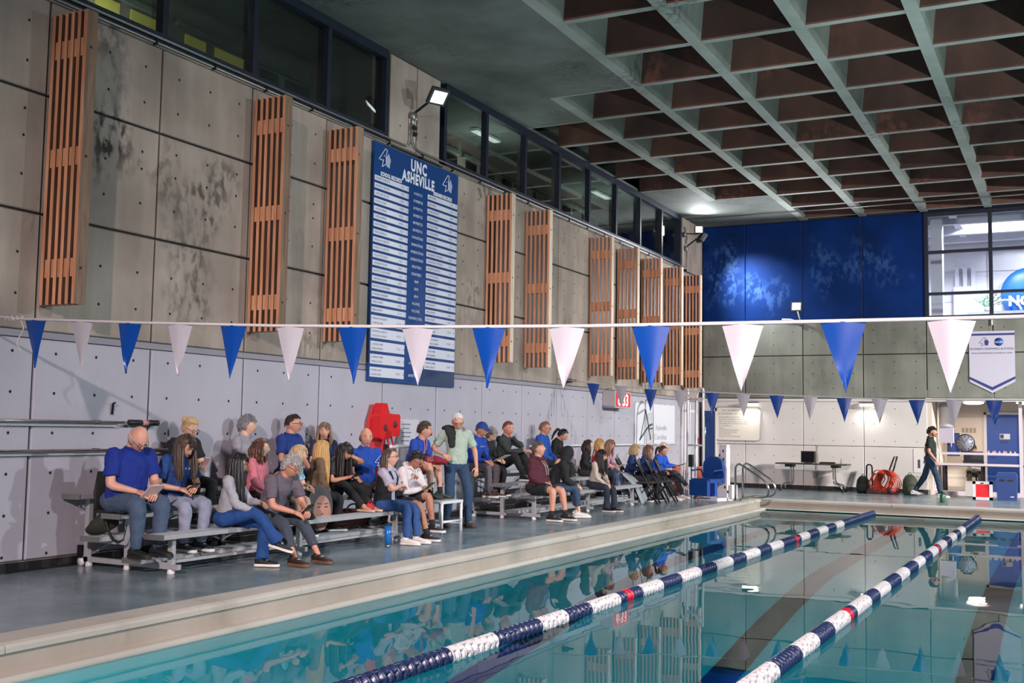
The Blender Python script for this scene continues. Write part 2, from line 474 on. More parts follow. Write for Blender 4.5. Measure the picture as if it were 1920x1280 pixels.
# ---- basin with a shallow far half sloping to a deep near end
PROF = [(2.3, -3.5), (8.0, -3.3), (11.0, -2.75), (15.2, -1.32), (25.5, -1.42)]
b = MB()
vs = []; fs = []
for (yy, zz) in PROF: vs += [(3.12, yy, zz), (16.1, yy, zz)]
for i in range(len(PROF)-1): fs.append((2*i, 2*i+1, 2*i+3, 2*i+2))
b.add(vs, fs)
for xw in (3.17, 16.07):
    vs = []
    for (yy, zz) in PROF: vs += [(xw, yy, zz-0.05), (xw, yy, -0.2)]
    b.add(vs, [(2*i, 2*i+1, 2*i+3, 2*i+2) for i in range(len(PROF)-1)])
b.add([(3.1, 25.08, -1.6), (16.2, 25.08, -1.6), (16.2, 25.08, -0.2), (3.1, 25.08, -0.2)], [(0, 1, 2, 3)])
b.add([(3.1, 2.42, -3.6), (16.2, 2.42, -3.6), (16.2, 2.42, -0.2), (3.1, 2.42, -0.2)], [(0, 1, 2, 3)])
basin = tag(b.build('pool_basin', M_POOLFLOOR), 'pale tiled pool basin sloping to a deep near end', None, None, 'structure')
def pz(y):
    for (a, za), (c, zc) in zip(PROF, PROF[1:]):
        if a <= y <= c: return za + (zc-za)*(y-a)/(c-a)
    return PROF[-1][1]
for xc in (4.25, 6.42, 8.60, 10.75, 12.9):
    m = MB(); ys = [4.2, 8.0, 10.6]; ys2 = [10.6, 11.0, 15.2, 24.0]
    for seg, mi in ((ys, 1), (ys2, 0)):
        for a, c in zip(seg, seg[1:]):
            m.add([(xc-0.16, a, pz(a)+0.012), (xc+0.16, a, pz(a)+0.012), (xc+0.16, c, pz(c)+0.012), (xc-0.16, c, pz(c)+0.012)], [(0, 1, 2, 3)], mi)
    m.box(xc-0.5, xc+0.5, 23.7, 24.0, pz(23.8), pz(23.8)+0.012)
    m.box(xc-0.16, xc+0.16, 25.05, 25.078, -1.2, -0.5)
    m.box(xc-0.45, xc+0.45, 25.05, 25.078, -0.75, -0.55)
    m.build('lane_line', [M_LANETILE, M_BLUETILE], basin)

w = MB(); w.box(3.15, 16.09, 2.41, 25.09, -4.2, ZWATER)
wat = tag(w.build('pool_water', M_WATER), 'still teal pool water mirroring the wall and spectators', 'water')
# added underwater lamps on unseen basin walls, to brighten the pool floor
for k, (x, y, dx, dy) in enumerate([(16.06, yy, -1, 0) for yy in (5.5, 11.0, 16.5, 22.0)] + [(xx, 2.43, 0, 1) for xx in (4.6, 7.8, 11.0)]):
    pl0 = thing('added_pool_lamp', 'added round underwater lamp %s' % ['on the right wall, nearest', 'on the right wall, second', 'on the right wall, third', 'on the right wall, farthest', 'on the near wall, left', 'on the near wall, middle', 'on the near wall, right'][k], 'added pool lamp', (x, y, -0.95), 0, 'added underwater pool lamps')
    q = MB(); q.lathe([(0.17, 0.0), (0.17, 0.03), (0.13, 0.04)], ((0, 0, 0), (dx, dy, 0)), 20); q.build('rim', M_STEEL, pl0)
    q = MB(); q.lathe([(0.125, 0.04), (0.06, 0.055)], ((0, 0, 0), (dx, dy, 0)), 20); q.build('lens', mat('added pool lamp lens', '#e8f6ff', 0.3, emit='#e8f8ff', estr=3.0), pl0)
    area_light('added_pool_light', (x+dx*0.08, y+dy*0.08, -0.95), (x+dx*6, y+dy*6, -1.6), 0.22, 185, (0.9, 1.0, 1.0), 160)

# ---- left wall: recessed core with separate cast panels
wl = MB(); wl.box(-0.30, -0.045, YB, FARY+0.2, -0.2, ZW0-0.12, 0)
wl.box(-0.30, -0.045, 14.2, 15.8, ZW0-0.2, 8.1); wl.box(-0.30, -0.045, 28.6, FARY+0.2, ZW0-0.2, 8.1)
wall_left = tag(wl.build('wall_left', M_JOINT), 'tall side wall of grey concrete panels above white painted panels', None, None, 'structure')
pcache = {}
def panel(name, y0, y1, z0, z1, m_, parent, x=0.0, gap=0.014):
    key = (round(y1-y0, 3), round(z1-z0, 3), m_.name)
    if key not in pcache:
        b_ = 0.012; h = y1-y0-2*gap; v = z1-z0-2*gap; q = MB()
        vs = [(-0.05, 0, 0), (-0.05, h, 0), (-0.05, h, v), (-0.05, 0, v), (-b_, 0, 0), (-b_, h, 0), (-b_, h, v), (-b_, 0, v), (0, b_, b_), (0, h-b_, b_), (0, h-b_, v-b_), (0, b_, v-b_)]
        q.add(vs, [(0, 1, 5, 4), (1, 2, 6, 5), (2, 3, 7, 6), (3, 0, 4, 7), (4, 5, 9, 8), (5, 6, 10, 9), (6, 7, 11, 10), (7, 4, 8, 11), (8, 9, 10, 11)])
        pcache[key] = q.mesh(name, m_)
    return inst(name, pcache[key], parent, (x, y0+gap, z0+gap))
holes = MB()
def hole(x, y, z, r=0.017, ax='x'):
    pts = []
    for j in range(8):
        c, s_ = r*math.cos(PI*j/4), r*math.sin(PI*j/4)
        pts.append((x, y+c, z+s_) if ax == 'x' else (x+c, y, z+s_))
    holes.add(pts, [tuple(range(8))])
for n in range(-2, 14):
    y0 = JY(n); y1 = min(JY(n+1), FARY)
    panel('painted_panel', y0, y1, 0.10, ZB-0.03, M_WPAINT, wall_left)
    for z0, z1 in ((ZB+0.03, 3.65), (3.65, 4.90), (4.90, 5.92)):
        panel('concrete_panel', y0, y1, z0, z1, M_CONC, wall_left)
    for c in range(3):
        yh = y0 + S*(c+0.5)/3
        for k in range(6):
            hole(0.0015, yh, 2.216-0.4113*k)
        for zh in (2.80, 3.22, 4.02, 4.42, 4.70 if n % 2 else 4.62, 5.20, 5.62): hole(0.0015, yh, zh)
for (y0, y1) in ((14.2, 15.0), (15.0, 15.74), (28.7, 29.5), (29.5, FARY)):
    panel('concrete_panel', y0, y1, 5.92, 7.40, M_CONC, wall_left)
    hole(0.0015, (y0+y1)/2-0.1, 6.3); hole(0.0015, (y0+y1)/2+0.1, 6.95)
tag(holes.build('tie_hole', M_HOLE, wall_left), kind='stuff')
led = MB(); led.box(-0.05, -0.005, YB, FARY, ZB-0.035, ZB+0.035); led.build('joint_strip', M_JOINTW, wall_left)
sil = MB(); sil.box(-0.28, 0.03, YB, 14.2, 5.90, 5.955); sil.box(-0.28, 0.03, 15.8, 28.6, 5.90, 5.955); sil.build('window_sill', M_CONC, wall_left)

# baseboard tiles on the left wall
bbl = MB(); bbl.box(-0.05, 0.002, YB, FARY, 0.0, 0.105); bb = tag(bbl.build('baseboard_left', mat('tile grout', '#8b8680', 0.8)), 'black tile baseboard along the white side wall', None, None, 'structure')
tm = MB(); tm.box(0.0, 0.012, 0.0, 0.195, 0.0, 0.10); tme = tm.mesh('baseboard_tile', mat('black tile', '#1c1a1c', 0.35))
for i in range(90): inst('baseboard_tile', tme, bb, (0.0, 6.2+0.20*i, 0.001))
fb = MB(); fb.box(0, 6.1, FARY-0.006, FARY+0.05, 0.0, 0.12); bbf = tag(fb.build('baseboard_far', MATS['tile grout']), 'black tile baseboard along the far wall', None, None, 'structure')
tm2 = MB(); tm2.box(0.0, 0.195, -0.012, 0.0, 0.0, 0.115); tme2 = tm2.mesh('baseboard_tile', MATS['black tile'])
for i in range(30): inst('baseboard_tile', tme2, bbf, (0.05+0.2*i, FARY-0.004, 0.001))

# ---- clerestory windows and the dim corridor behind them
def clerestory(name, label, joints, y_start, y_end):
    root = thing(name, label, None); root['kind'] = 'structure'
    fr = MB(); fr.box(-0.10, 0.02, y_start, y_end, ZW0-0.10, ZW0+0.03); fr.build('bottom_rail', M_NAVY, root)
    fr = MB(); fr.box(-0.10, 0.02, y_start, y_end, ZW1-0.06, ZW1+0.08); fr.build('top_rail', M_NAVY, root)
    ys = [y_start] + joints + [y_end]
    for yj in ys:
        q = MB(); q.box(-0.10, 0.01, yj-0.045, yj+0.045, ZW0-0.05, ZW1); q.build('mullion', M_NAVY, root)
    for a, c in zip(ys, ys[1:]):
        q = MB(); q.box(-0.09, -0.08, a+0.05, c-0.05, ZW0, ZW1-0.05); q.build('pane', M_GLASS, root)
clerestory('window_1', 'clerestory window band in navy frames above the near side wall', [JY(n) for n in range(-1, 4)], JY(-2), 14.10)
clerestory('window_2', 'clerestory window band in navy frames beyond the record board', [JY(n) for n in range(6, 13)], 15.90, 28.50)
cw = MB(); cw.box(-1.7, -1.5, YB, FARY, 5.5, 8.1); cw.box(-1.6, -0.2, YB, FARY, 5.5, 5.6)
for yj in (14.2, 15.0, 15.8): cw.box(-1.5, -0.3, yj-0.1, yj+0.1, 5.6, 7.6)
cor = tag(cw.build('wall_corridor', mat('corridor plaster', '#8b7a72', 0.8, 0, 0.08, 1.0)), 'dim corridor wall behind the clerestory glass', None, None, 'structure')
cc = MB(); cc.box(-1.6, -0.05, YB, FARY, 7.40, 7.5); cc.build('corridor_ceiling', M_CEIL, cor)
for n in range(-2, 13):
    for (o0, o1, lit) in ((0.25, 0.65, n < 3), (0.85, 1.45, n < 3)):
        q = MB(); q.box(-1.49, -1.46, JY(n)+o0, JY(n)+o1, 6.60, 6.94)
        q.build('corridor_light' if lit else 'corridor_pane', mat('lit yellow pane', '#c8b858', 0.5, emit='#d8c860', estr=0.55) if lit else mat('dark pane', '#15191c', 0.1), cor)
    q = MB(); q.box(-1.49, -1.42, JY(n)+0.05, JY(n)+1.55, 6.99, 7.06); q.build('corridor_trim', M_CEIL, cor)

# ---- ceiling: waffle slab
sl = MB(); sl.box(-1.8, XR+0.2, YB, FARY+0.2, 8.05, 8.25)
ceiling = tag(sl.build('ceiling', M_CEIL), 'concrete waffle ceiling with deep stained coffers, painted warm-lit', None, None, 'structure')
RX = [1.35 + 1.56*k for k in range(0, 13)]
RYS = [JY(n) for n in range(-9, 15)]
for i, x in enumerate(RX):
    y0 = {0: 17.4, 1: YB}.get(i, YB); y1 = {0: 27.0, 1: FARY}.get(i, FARY)
    q = MB(); wb, wt = 0.095, 0.165
    q.add([(x-wb, y0, ZC), (x+wb, y0, ZC), (x+wt, y0, 8.1), (x-wt, y0, 8.1), (x-wb, y1, ZC), (x+wb, y1, ZC), (x+wt, y1, 8.1), (x-wt, y1, 8.1)],
          [(0, 1, 5, 4)], 1)
    q.add([(x-wb, y0, ZC), (x+wb, y0, ZC), (x+wt, y0, 8.1), (x-wt, y0, 8.1), (x-wb, y1, ZC), (x+wb, y1, ZC), (x+wt, y1, 8.1), (x-wt, y1, 8.1)],
          [(1, 2, 6, 5), (0, 4, 7, 3), (0, 3, 2, 1), (4, 5, 6, 7)], 0)
    q.build('ceiling_rib', [M_CEIL, M_RIB], ceiling)
for y in RYS:
    q = MB(); wb, wt = 0.07, 0.12; x0 = 0.0 if y >= 18.9 else (1.35 if y >= 17.3 else 2.9); x1 = XR
    zq = ZC+0.006
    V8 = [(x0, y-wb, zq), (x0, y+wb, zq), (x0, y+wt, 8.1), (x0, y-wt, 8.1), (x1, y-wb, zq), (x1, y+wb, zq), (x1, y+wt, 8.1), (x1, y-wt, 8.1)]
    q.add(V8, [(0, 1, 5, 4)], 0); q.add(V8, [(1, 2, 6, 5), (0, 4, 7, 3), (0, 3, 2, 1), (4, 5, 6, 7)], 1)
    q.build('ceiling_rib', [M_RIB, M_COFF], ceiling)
so = MB()
for (x0, x1, y0, y1) in ((-0.04, 2.91, YB, 17.4), (-0.04, 1.35, 17.4, 19.0), (-0.04, 1.35, 25.4, FARY), (1.35, 2.91, 27.0, FARY)):
    so.box(x0, x1, y0, y1, ZC+0.002, 8.1)
so.build('column_head_slab', M_CEIL, ceiling)
pp = MB(); pp.tube([(0.05, 29.0, 7.37), (16, 29.0, 7.37)], 0.018, 8); pp.build('ceiling_conduit', M_CONDUIT, ceiling)

# ---- far wall
fw = MB()
fw.box(-0.3, 6.05, FARY+0.045, FARY+0.3, 0, 8.1); fw.box(6.05, XR, FARY+0.045, FARY+0.3, 2.45, 4.60); fw.box(6.0, XR, FARY+0.05, FARY+0.3, 7.34, 8.1)
fw.box(10.6, XR, FARY+0.045, FARY+0.3, 0, 2.5); fw.box(11.6, XR, FARY+0.045, FARY+0.3, 4.5, 7.4)
wall_far = tag(fw.build('wall_far', M_JOINT), 'far end wall, blue above, grey concrete, white below', None, None, 'structure')
pf = {}
def fpanel(name, x0, x1, z0, z1, m_, gap=0.012):
    key = (round(x1-x0, 3), round(z1-z0, 3), m_.name)
    if key not in pf:
        b_ = 0.01; h = x1-x0-2*gap; v = z1-z0-2*gap; q = MB()
        vs = [(0, 0.05, 0), (h, 0.05, 0), (h, 0.05, v), (0, 0.05, v), (0, b_, 0), (h, b_, 0), (h, b_, v), (0, b_, v), (b_, 0, b_), (h-b_, 0, b_), (h-b_, 0, v-b_), (b_, 0, v-b_)]
        q.add(vs, [(0, 1, 5, 4), (1, 2, 6, 5), (2, 3, 7, 6), (3, 0, 4, 7), (4, 5, 9, 8), (5, 6, 10, 9), (6, 7, 11, 10), (7, 4, 8, 11), (8, 9, 10, 11)])
        pf[key] = q.mesh(name, m_)
    return inst(name, pf[key], wall_far, (x0+gap, FARY, z0+gap))
XJ = [0.0, 1.25, 2.85, 4.45, 6.05, 7.65, 9.25, 10.85, 12.45]
hh = holes = MB()
for a, c in zip(XJ, XJ[1:]):
    fpanel('concrete_panel', a, c, 2.48, 3.65, M_CONC2); fpanel('concrete_panel', a, c, 3.65, 4.56, M_CONC2)
    for k in range(3):
        xh = a + (c-a)*(k+0.5)/3
        for zh in (2.75, 3.15, 3.45, 3.95, 4.3): hole(xh, FARY-0.0015, zh, 0.015, 'y')
        if c < 6.2:
            for zh in (0.45, 0.9, 1.35, 1.8, 2.2): hole(xh, FARY-0.0015, zh, 0.012, 'y')
    if c < 6.2:
        fpanel('blue_panel', a, c, 4.58, 7.40, M_BLUEWALL, 0.008)
        fpanel('painted_panel', a, c, 0.10, 1.20, M_FARWHITE, 0.006); fpanel('painted_panel', a, c, 1.20, 2.44, M_FARWHITE, 0.006)
tag(holes.build('tie_hole', M_HOLE, wall_far), kind='stuff')
lt = MB(); lt.box(0.0, 12, FARY-0.03, FARY+0.04, 2.40, 2.47); lt.build('lintel_strip', M_FARWHITE, wall_far)

# ---- office window in the far wall, with the bright office behind
wo = thing('window_3', 'bright office window in the far wall beside the blue panels', None); wo['kind'] = 'structure'
for z0, z1 in ((4.56, 4.64), (5.18, 5.25), (6.27, 6.35), (7.26, 7.42)):
    q = MB(); q.box(6.05, 11.6, FARY-0.02, FARY+0.12, z0, z1); q.build('transom', M_NAVY, wo)
for x in (6.08, 7.63, 9.20, 10.8):
    q = MB(); q.box(x-0.045, x+0.045, FARY-0.03, FARY+0.13, 4.56, 7.4); q.build('mullion', M_NAVY, wo)
for xa, xb in ((6.12, 7.59), (7.67, 9.16), (9.24, 10.76)):
    for z0, z1 in ((4.64, 5.18), (5.25, 6.27), (6.35, 7.26)):
        q = MB(); q.box(xa, xb, FARY+0.05, FARY+0.058, z0, z1); q.build('pane', M_GLASSC, wo)
M_OFFW = mat('office white wall', '#dcdbe2', 0.7)
q = MB(); q.box(5.2, 13, 36.0, 36.2, 4.2, 8.6); q.box(5.0, 5.2, FARY+0.2, 36.2, 4.2, 8.6); q.box(5.2, 13, FARY+0.3, 36.2, 4.3, 4.45); q.box(12.9, 13.1, FARY+0.2, 36.2, 4.2, 8.6)
off = tag(q.build('wall_office', M_OFFW), 'white office walls seen through the far window', None, None, 'structure')
q = MB(); q.box(5.0, 13, FARY+0.3, 36.2, 8.1, 8.2); q.build('office_ceiling', M_OFFW, off)
for y in (32.3, 34.0, 35.4):
    q = MB(); q.box(5.2, 13, y, y+0.2, 7.35, 8.1); q.build('office_beam', M_OFFW, off)
for x in (6.6, 8.6, 10.6):
    q = MB(); q.box(x-0.1, x+0.1, FARY+0.3, 36, 7.5, 8.1); q.build('office_beam', M_OFFW, off)
q = MB(); q.box(6.0, 6.3, 32.2, 32.6, 4.4, 8.1); q.build('office_pillar', M_OFFW, off)
for z in (5.6, 6.5):
    q = MB(); q.box(6.0, 12, 35.985, 36.0, z, z+0.02); q.build('wall_groove', mat('pale groove', '#b9b8c2', 0.8), off)
for x in (7.2, 8.4, 9.6):
    q = MB(); q.box(x, x+0.02, 35.985, 36.0, 4.4, 7.2); q.build('wall_groove', MATS['pale groove'], off)

# ---- alcove under the office
q = MB(); q.box(6.05, 11.0, 33.5, 33.7, 0, 2.7); q.box(6.02, 6.16, FARY+0.02, 33.6, 0, 2.7); q.box(10.6, 10.8, FARY, 33.6, 0, 2.7)
alc = tag(q.build('wall_alcove', mat('cream alcove paint', '#dccfc2', 0.7)), 'cream painted alcove wall under the office', None, None, 'structure')
q = MB(); q.box(6.0, 11, FARY+0.04, 33.6, 2.46, 2.6); q.build('alcove_ceiling', M_OFFW, alc)
d = thing('door_1', 'blue door with a white sign in the alcove', None); d['kind'] = 'structure'
q = MB(); q.box(7.27, 8.12, 33.44, 33.5, 0, 2.13); q.build('door_leaf', mat('blue door paint', '#234c9c', 0.45), d)
q = MB(); q.box(7.60, 7.86, 33.425, 33.44, 1.45, 1.60); q.build('door_sign', M_PLATE, d)
q = MB(); q.box(7.61, 7.70, 33.42, 33.426, 1.47, 1.58); q.box(7.60, 7.80, 33.425, 33.44, 1.36, 1.40); q.build('sign_print', M_PRINTD, d)
q = MB(); q.tube([(7.36, 33.44, 1.0), (7.36, 33.38, 1.0), (7.48, 33.38, 1.0)], 0.012, 8); q.build('door_handle', M_STEEL, d)
q = MB(); q.box(7.20, 7.27, 33.42, 33.52, 0, 2.18); q.box(8.12, 8.19, 33.42, 33.52, 0, 2.18); q.box(7.2, 8.19, 33.42, 33.52, 2.13, 2.19); q.build('door_frame', M_OFFW, d)

# blue door in the far left corner and the white service door on the side wall
d = thing('door_2', 'dark blue door at the far left corner', None); d['kind'] = 'structure'
q = MB(); q.box(0.06, 0.40, FARY-0.05, FARY-0.004, 0.0, 2.12); q.build('door_leaf', mat('navy door paint', '#0e3a78', 0.4), d)
q = MB(); q.box(0.02, 0.06, FARY-0.07, FARY-0.004, 0.0, 2.2); q.box(0.40, 0.44, FARY-0.07, FARY-0.004, 0, 2.2); q.box(0.02, 0.44, FARY-0.07, FARY-0.004, 2.12, 2.2); q.build('door_frame', M_FARWHITE, d)
q = MB(); q.tube([(0.12, FARY-0.09, 0.9), (0.12, FARY-0.09, 2.0)], 0.02, 8); q.build('door_bar', M_STEEL, d)
d = thing('door_3', 'white service door at the far end of the side wall', None); d['kind'] = 'structure'
q = MB(); q.box(0.004, 0.05, 28.9, 29.8, 0.0, 2.05); q.build('door_leaf', M_WPAINT, d)
q = MB(); q.box(0.004, 0.06, 28.82, 28.9, 0, 2.12); q.box(0.004, 0.06, 29.8, 29.88, 0, 2.12); q.box(0.004, 0.06, 28.82, 29.88, 2.05, 2.12); q.build('door_frame', M_WHITE, d)
q = MB(); q.tube([(0.05, 29.0, 1.5), (0.08, 29.0, 1.5), (0.08, 29.14, 1.5)], 0.012, 8); q.build('door_handle', M_STEEL, d)

# ---- walls out of view that close the hall
q = MB(); q.box(XR, XR+0.3, YB, FARY+0.3, -0.3, 8.2); tag(q.build('wall_right', M_WPAINT), 'white wall on the far side of the pool', None, None, 'structure')
q = MB(); q.box(-1.8, XR+0.3, YB-0.3, YB, -0.3, 8.2); tag(q.build('wall_back', M_CONC), 'concrete end wall behind the viewer', None, None, 'structure')
NEAR_FLAGS = [0.937, 1.531, 2.113, 2.688, 3.267, 3.846, 4.442, 5.025, 5.626, 6.238, 6.85, 7.468, 8.093, 8.714]
FAR_FLAGS = [0.663, 1.266, 1.888, 2.494, 3.138, 3.744, 4.375, 4.999, 5.605, 6.224, 6.852, 7.471, 8.106]
# ================================================================== wall fittings
# timber fins: six upright planks with spacer blocks, standing out from the wall
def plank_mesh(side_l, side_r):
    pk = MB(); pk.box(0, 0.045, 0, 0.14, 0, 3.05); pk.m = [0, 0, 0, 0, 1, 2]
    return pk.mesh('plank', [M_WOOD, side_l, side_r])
plank_me = plank_mesh(M_WOODSIDE, M_WOODSIDE); plank_end_near = plank_mesh(M_WOODSIDE, wood_material('shaded outer board', '#6a5444', '#806754', '#927862')); plank_end = plank_mesh(M_WOODSIDE, M_WOODEDGE)  # outer boards: shade painted into the near fins, light into the far ones
sk = MB(); sk.box(0, 0.048, 0.012, 0.12, 0, 0.19); block_me = sk.mesh('spacer_block', M_WOOD)
bo = MB()
for z in (0.37, 1.52, 2.66): bo.lathe([(0.014, 0), (0.014, 0.006)], ((0.0, 0.06, z), (1, 0, 0)), 8)
bolt_me = bo.mesh('bolt', M_BLACK)
where = {0: 'nearest, at the left edge of the picture', 2: 'second from the left', 3: 'just left of the record board', 6: 'first to the right of the record board', 7: 'second to the right of the record board',
         9: 'third to the right of the record board', 10: 'above the red digit display', 11: 'third from the far corner', 12: 'second from the far corner', 13: 'nearest the far blue wall'}
for n, lab in where.items():
    fin = thing('timber_fin', 'upright slatted cedar fin on the concrete wall, ' + lab, 'wall fin', (0.0, JY(n), 2.70), 0, 'slatted timber fins on the side wall')
    for k in range(6):
        x = 0.03 + 0.0925*k
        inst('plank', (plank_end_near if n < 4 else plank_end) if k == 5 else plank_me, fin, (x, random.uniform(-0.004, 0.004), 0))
        if k < 5:
            for z in (0.28, 1.43, 2.57): inst('spacer_block', block_me, fin, (x+0.0447, 0, z))
    inst('bolt', bolt_me, fin, (0.03+0.0925*5+0.045, 0, 0))

# conduits under the clerestory
def pipe(name, label, pts, r=0.016, m_=None, smooth=4):
    o = MB(); o.tube(bez(pts, smooth) if smooth else pts, r, 8); ob = o.build(name, m_ or M_CONDUIT)
    return tag(ob, label, 'conduit', 'conduits along the side wall')
def elbow(a, b, c, k=4):
    a, b, c = Vector(a), Vector(b), Vector(c)
    return [a*(1-t)**2 + b*2*t*(1-t) + c*t*t for t in [i/k for i in range(k+1)]]
pipe('conduit', 'upper grey conduit running to the flood lamp on the pier', [(0.05, 3, 6.0), (0.05, 14.60, 6.0)] + elbow((0.05, 14.60, 6.0), (0.05, 14.75, 6.0), (0.05, 14.75, 6.15)) + [(0.05, 14.75, 6.50)], smooth=0)
pipe('conduit', 'lower grey conduit from the near end to the fins', [(0.05, 3, 5.93), (0.05, 28.2, 5.93)], smooth=0)
pipe('conduit', 'grey conduit dropping from the pier lamp and running to the far corner', [(0.05, 14.83, 6.50), (0.05, 14.83, 6.2)] + elbow((0.05, 14.83, 6.2), (0.05, 14.83, 6.0), (0.05, 15.03, 6.0)) + [(0.05, 28.75, 6.0)] + elbow((0.05, 28.75, 6.0), (0.05, 28.9, 6.0), (0.05, 28.9, 6.15)) + [(0.05, 28.9, 6.55)], smooth=0)
cl = MB()
for i in range(26): cl.box(0.0, 0.075, 4.3+i*0.98, 4.33+i*0.98, 5.90, 5.96)
tag(cl.build('pipe_clip', M_BLACKMET, wall_left), kind='stuff')

# flood lamps
M_LENS = mat('lamp lens', '#ffffff', 0.4, emit='#f4fbff', estr=14.0)
def flood(label, lens, target, mount, size=0.24, arm=True):
    L_ = Vector(lens); d = (Vector(target)-L_).normalized(); sd = d.cross(Vector((0, 0, 1))).normalized(); up = sd.cross(d).normalized()
    root = thing('flood_lamp', label, 'flood lamp', mount, 0, 'wall flood lamps'); o = Vector(mount)
    h = size*0.8; bk = L_ - d*0.06 - o
    q = MB(); q.obox(bk, sd*h*0.62, up*h*0.55, d*0.035)
    for i in range(-3, 4): q.obox(bk - d*0.05 + sd*(i*h*0.16), sd*0.006, up*h*0.5, d*0.03)
    q.build('housing', mat('lamp housing', '#4c5052', 0.5, 0.5), root)
    q = MB(); q.obox(L_ - d*0.024 - o, sd*h*0.46, up*h*0.40, d*0.004); q.build('lens', M_LENS, root)
    q = MB(); q.beam(bk - up*h*0.5, bk - up*h*0.5 - d*0.12, 0.03, 0.03); q.beam(bk - up*h*0.5 - d*0.12, Vector((0.02, 0, -0.05)) if arm else Vector((0, -0.02, -0.05)), 0.03, 0.03); q.build('bracket', M_BLACKMET, root)
    q = MB(); q.lathe([(0.075, 0), (0.075, 0.07), (0.06, 0.09)], ((0.0, 0, -0.08) if arm else (0, 0, -0.08), (1, 0, 0) if arm else (0, -1, 0)), 14); q.build('junction_box', M_CONDUIT, root)
    return root
fl = flood('flood lamp on the pier between the two clerestory windows', (0.58, 14.73, 6.74), FLOODS[0][2], (0.01, 14.80, 6.60), 0.32)
q = MB(); q.box(0, 0.05, -0.06, 0.06, -0.2, -0.1); q.build('sensor_box', M_WHITE, fl)
q = MB(); q.box(0.05, 0.10, -0.04, 0.04, -0.30, -0.24); q.box(0.05, 0.10, -0.02, 0.05, -0.40, -0.34); q.build('sensor_head', M_BLACK, fl)
flood('lower flood lamp in the far left corner, aimed at the blue wall', (0.51, 28.93, 6.76), FLOODS[1][2], (0.01, 28.85, 6.62), 0.28)
flood('upper round flood lamp in the far left corner under the ceiling', (0.46, 28.72, 7.02), FLOODS[2][2], (0.01, 28.72, 6.98), 0.24)
fl = flood('flood lamp on an arm on the far wall below the blue panels', (2.78, 30.03, 4.97), FLOODS[3][2], (2.80, FARY-0.01, 4.62), 0.30, False)
q = MB(); q.tube([(0, -0.1, 0.0), (0.0, -0.42, 0.22)], 0.02, 8); q.tube([(0, -0.02, -0.05), (-0.28, -0.06, 0.03), (-0.5, -0.06, 0.04)], 0.022, 8); q.build('arm', M_WHITE, fl)
flood('unseen flood lamp added on the opposite deck to brighten the ceiling', (17.63, 13.0, 0.72), FLOODS[8][2], (17.9, 13.0, 0.35), 0.34)
for i, nm in ((4, 'near end of'), (5, 'middle of'), (6, 'far end of')):
    p = FLOODS[i][1]; flood('flood lamp on the %s the opposite wall' % nm, (p[0]+0.03, p[1], p[2]), FLOODS[i][2], (XR-0.01, p[1], p[2]-0.12), 0.34)

flood('flood lamp on the end wall behind the viewer', (10.5, -7.73, 7.0), FLOODS[7][2], (10.5, YB+0.01, 6.85), 0.34, False)

# record board -----------------------------------------------------------------
BY0, BY1, BZ0, BZ1 = 13.72, 16.29, 2.20, 5.87
bd = thing('record_board', 'tall blue swim record board with white name plates', 'record board', (0.0, BY0, BZ0))
q = MB(); q.box(0.01, 0.05, 0, BY1-BY0, 0, BZ1-BZ0); q.build('board', M_BOARD, bd)
q = MB(); q.box(0.05, 0.053, 1.53, 2.56, 0.02, 0.24); q.build('blank_panel', M_BOARDD, bd)
H = BZ1-BZ0
EV = ['50 FREESTYLE', '100 FREESTYLE', '200 FREESTYLE', '500 FREESTYLE', '1000 FREESTYLE', '1650 FREESTYLE', '100 BACKSTROKE', '200 BACKSTROKE', '100 BREASTSTROKE', '200 BREASTSTROKE',
      '100 BUTTERFLY', '200 BUTTERFLY', '100 IM', '200 IM', '400 IM', '1M (6 DIVES)', '3M (6 DIVES)', 'PLATFORM (5 DIVES)']
LN = ['DELANEY CARLTON', 'DELANEY CARLTON', 'CAROLINE CROUSE', 'SKYLAR ROGAN', 'CAITLIN HEPNER', 'CAITLIN HEPNER', 'NORA SEGUROLA', 'NORA SEGUROLA', 'MIKAELA FULLERTON', 'MIKAELA FULLERTON',
      'CHLOE MCDONALD', 'CAROLINE CROUSE', 'BEATRICE COURCHESNE', 'CAROLINE CROUSE', 'BEATRICE COURCHESNE', 'MORGAN CHANDLER', 'AMELIA WHITE', 'EMELIA WHITE']
LT = ['22.61', '49.23', '1:47.70', '4:54.30', '10:05.17', '16:47.41', '54.23', '1:58.37', '1:00.15', '2:10.21', '55.07', '2:00.41', '55.68', '2:00.10', '4:17.72', '286.05', '313.20', '231.10']
RN = ['ABBY PARKS', 'ABBY PARKS', 'ANNA BURCHETT', 'ANNA BURCHETT', 'CAITLIN HEPNER', 'CAITLIN HEPNER', 'GRACE ADAMS', 'GRACE ADAMS', 'ALEXANDRA TOWNSEND', 'ALEXANDRA TOWNSEND', 'MORGAN MULDOON', 'CHLOE MCDONALD', 'ANNA BURCHETT', 'ANNA BURCHETT', 'GRACE ADAMS', 'EMELIA WHITE', 'EMELIA WHITE', 'EMELIA WHITE']
RT = ['23.51', '50.96', '1:48.20', '4:58.51', '10:05.17', '16:47.41', '55.71', '2:01.08', '1:03.06', '2:16.20', '56.10', '2:06.55', '57.20', '2:04.10', '4:22.30', '260.10', '275.40', '210.15']
RL = [('N. SEGUROLA M. FULLERTON', 'C. CARLTON G. PARIS', '1:41.54'), ('N. SEGUROLA M. FULLERTON', 'C. MCDONALD D. CARLTON', '3:41.20'), ('D. CARLTON A. PARKS', 'J. FRANK M. SEGUROLA', '1:31.32'), ('N. SEGUROLA A. PARKS', 'J. FRANK D. CARLTON', '3:23.08'), ('N. ROGAN C. ALLEN', 'S. ROGAN A. MILLER', '7:24.10')]
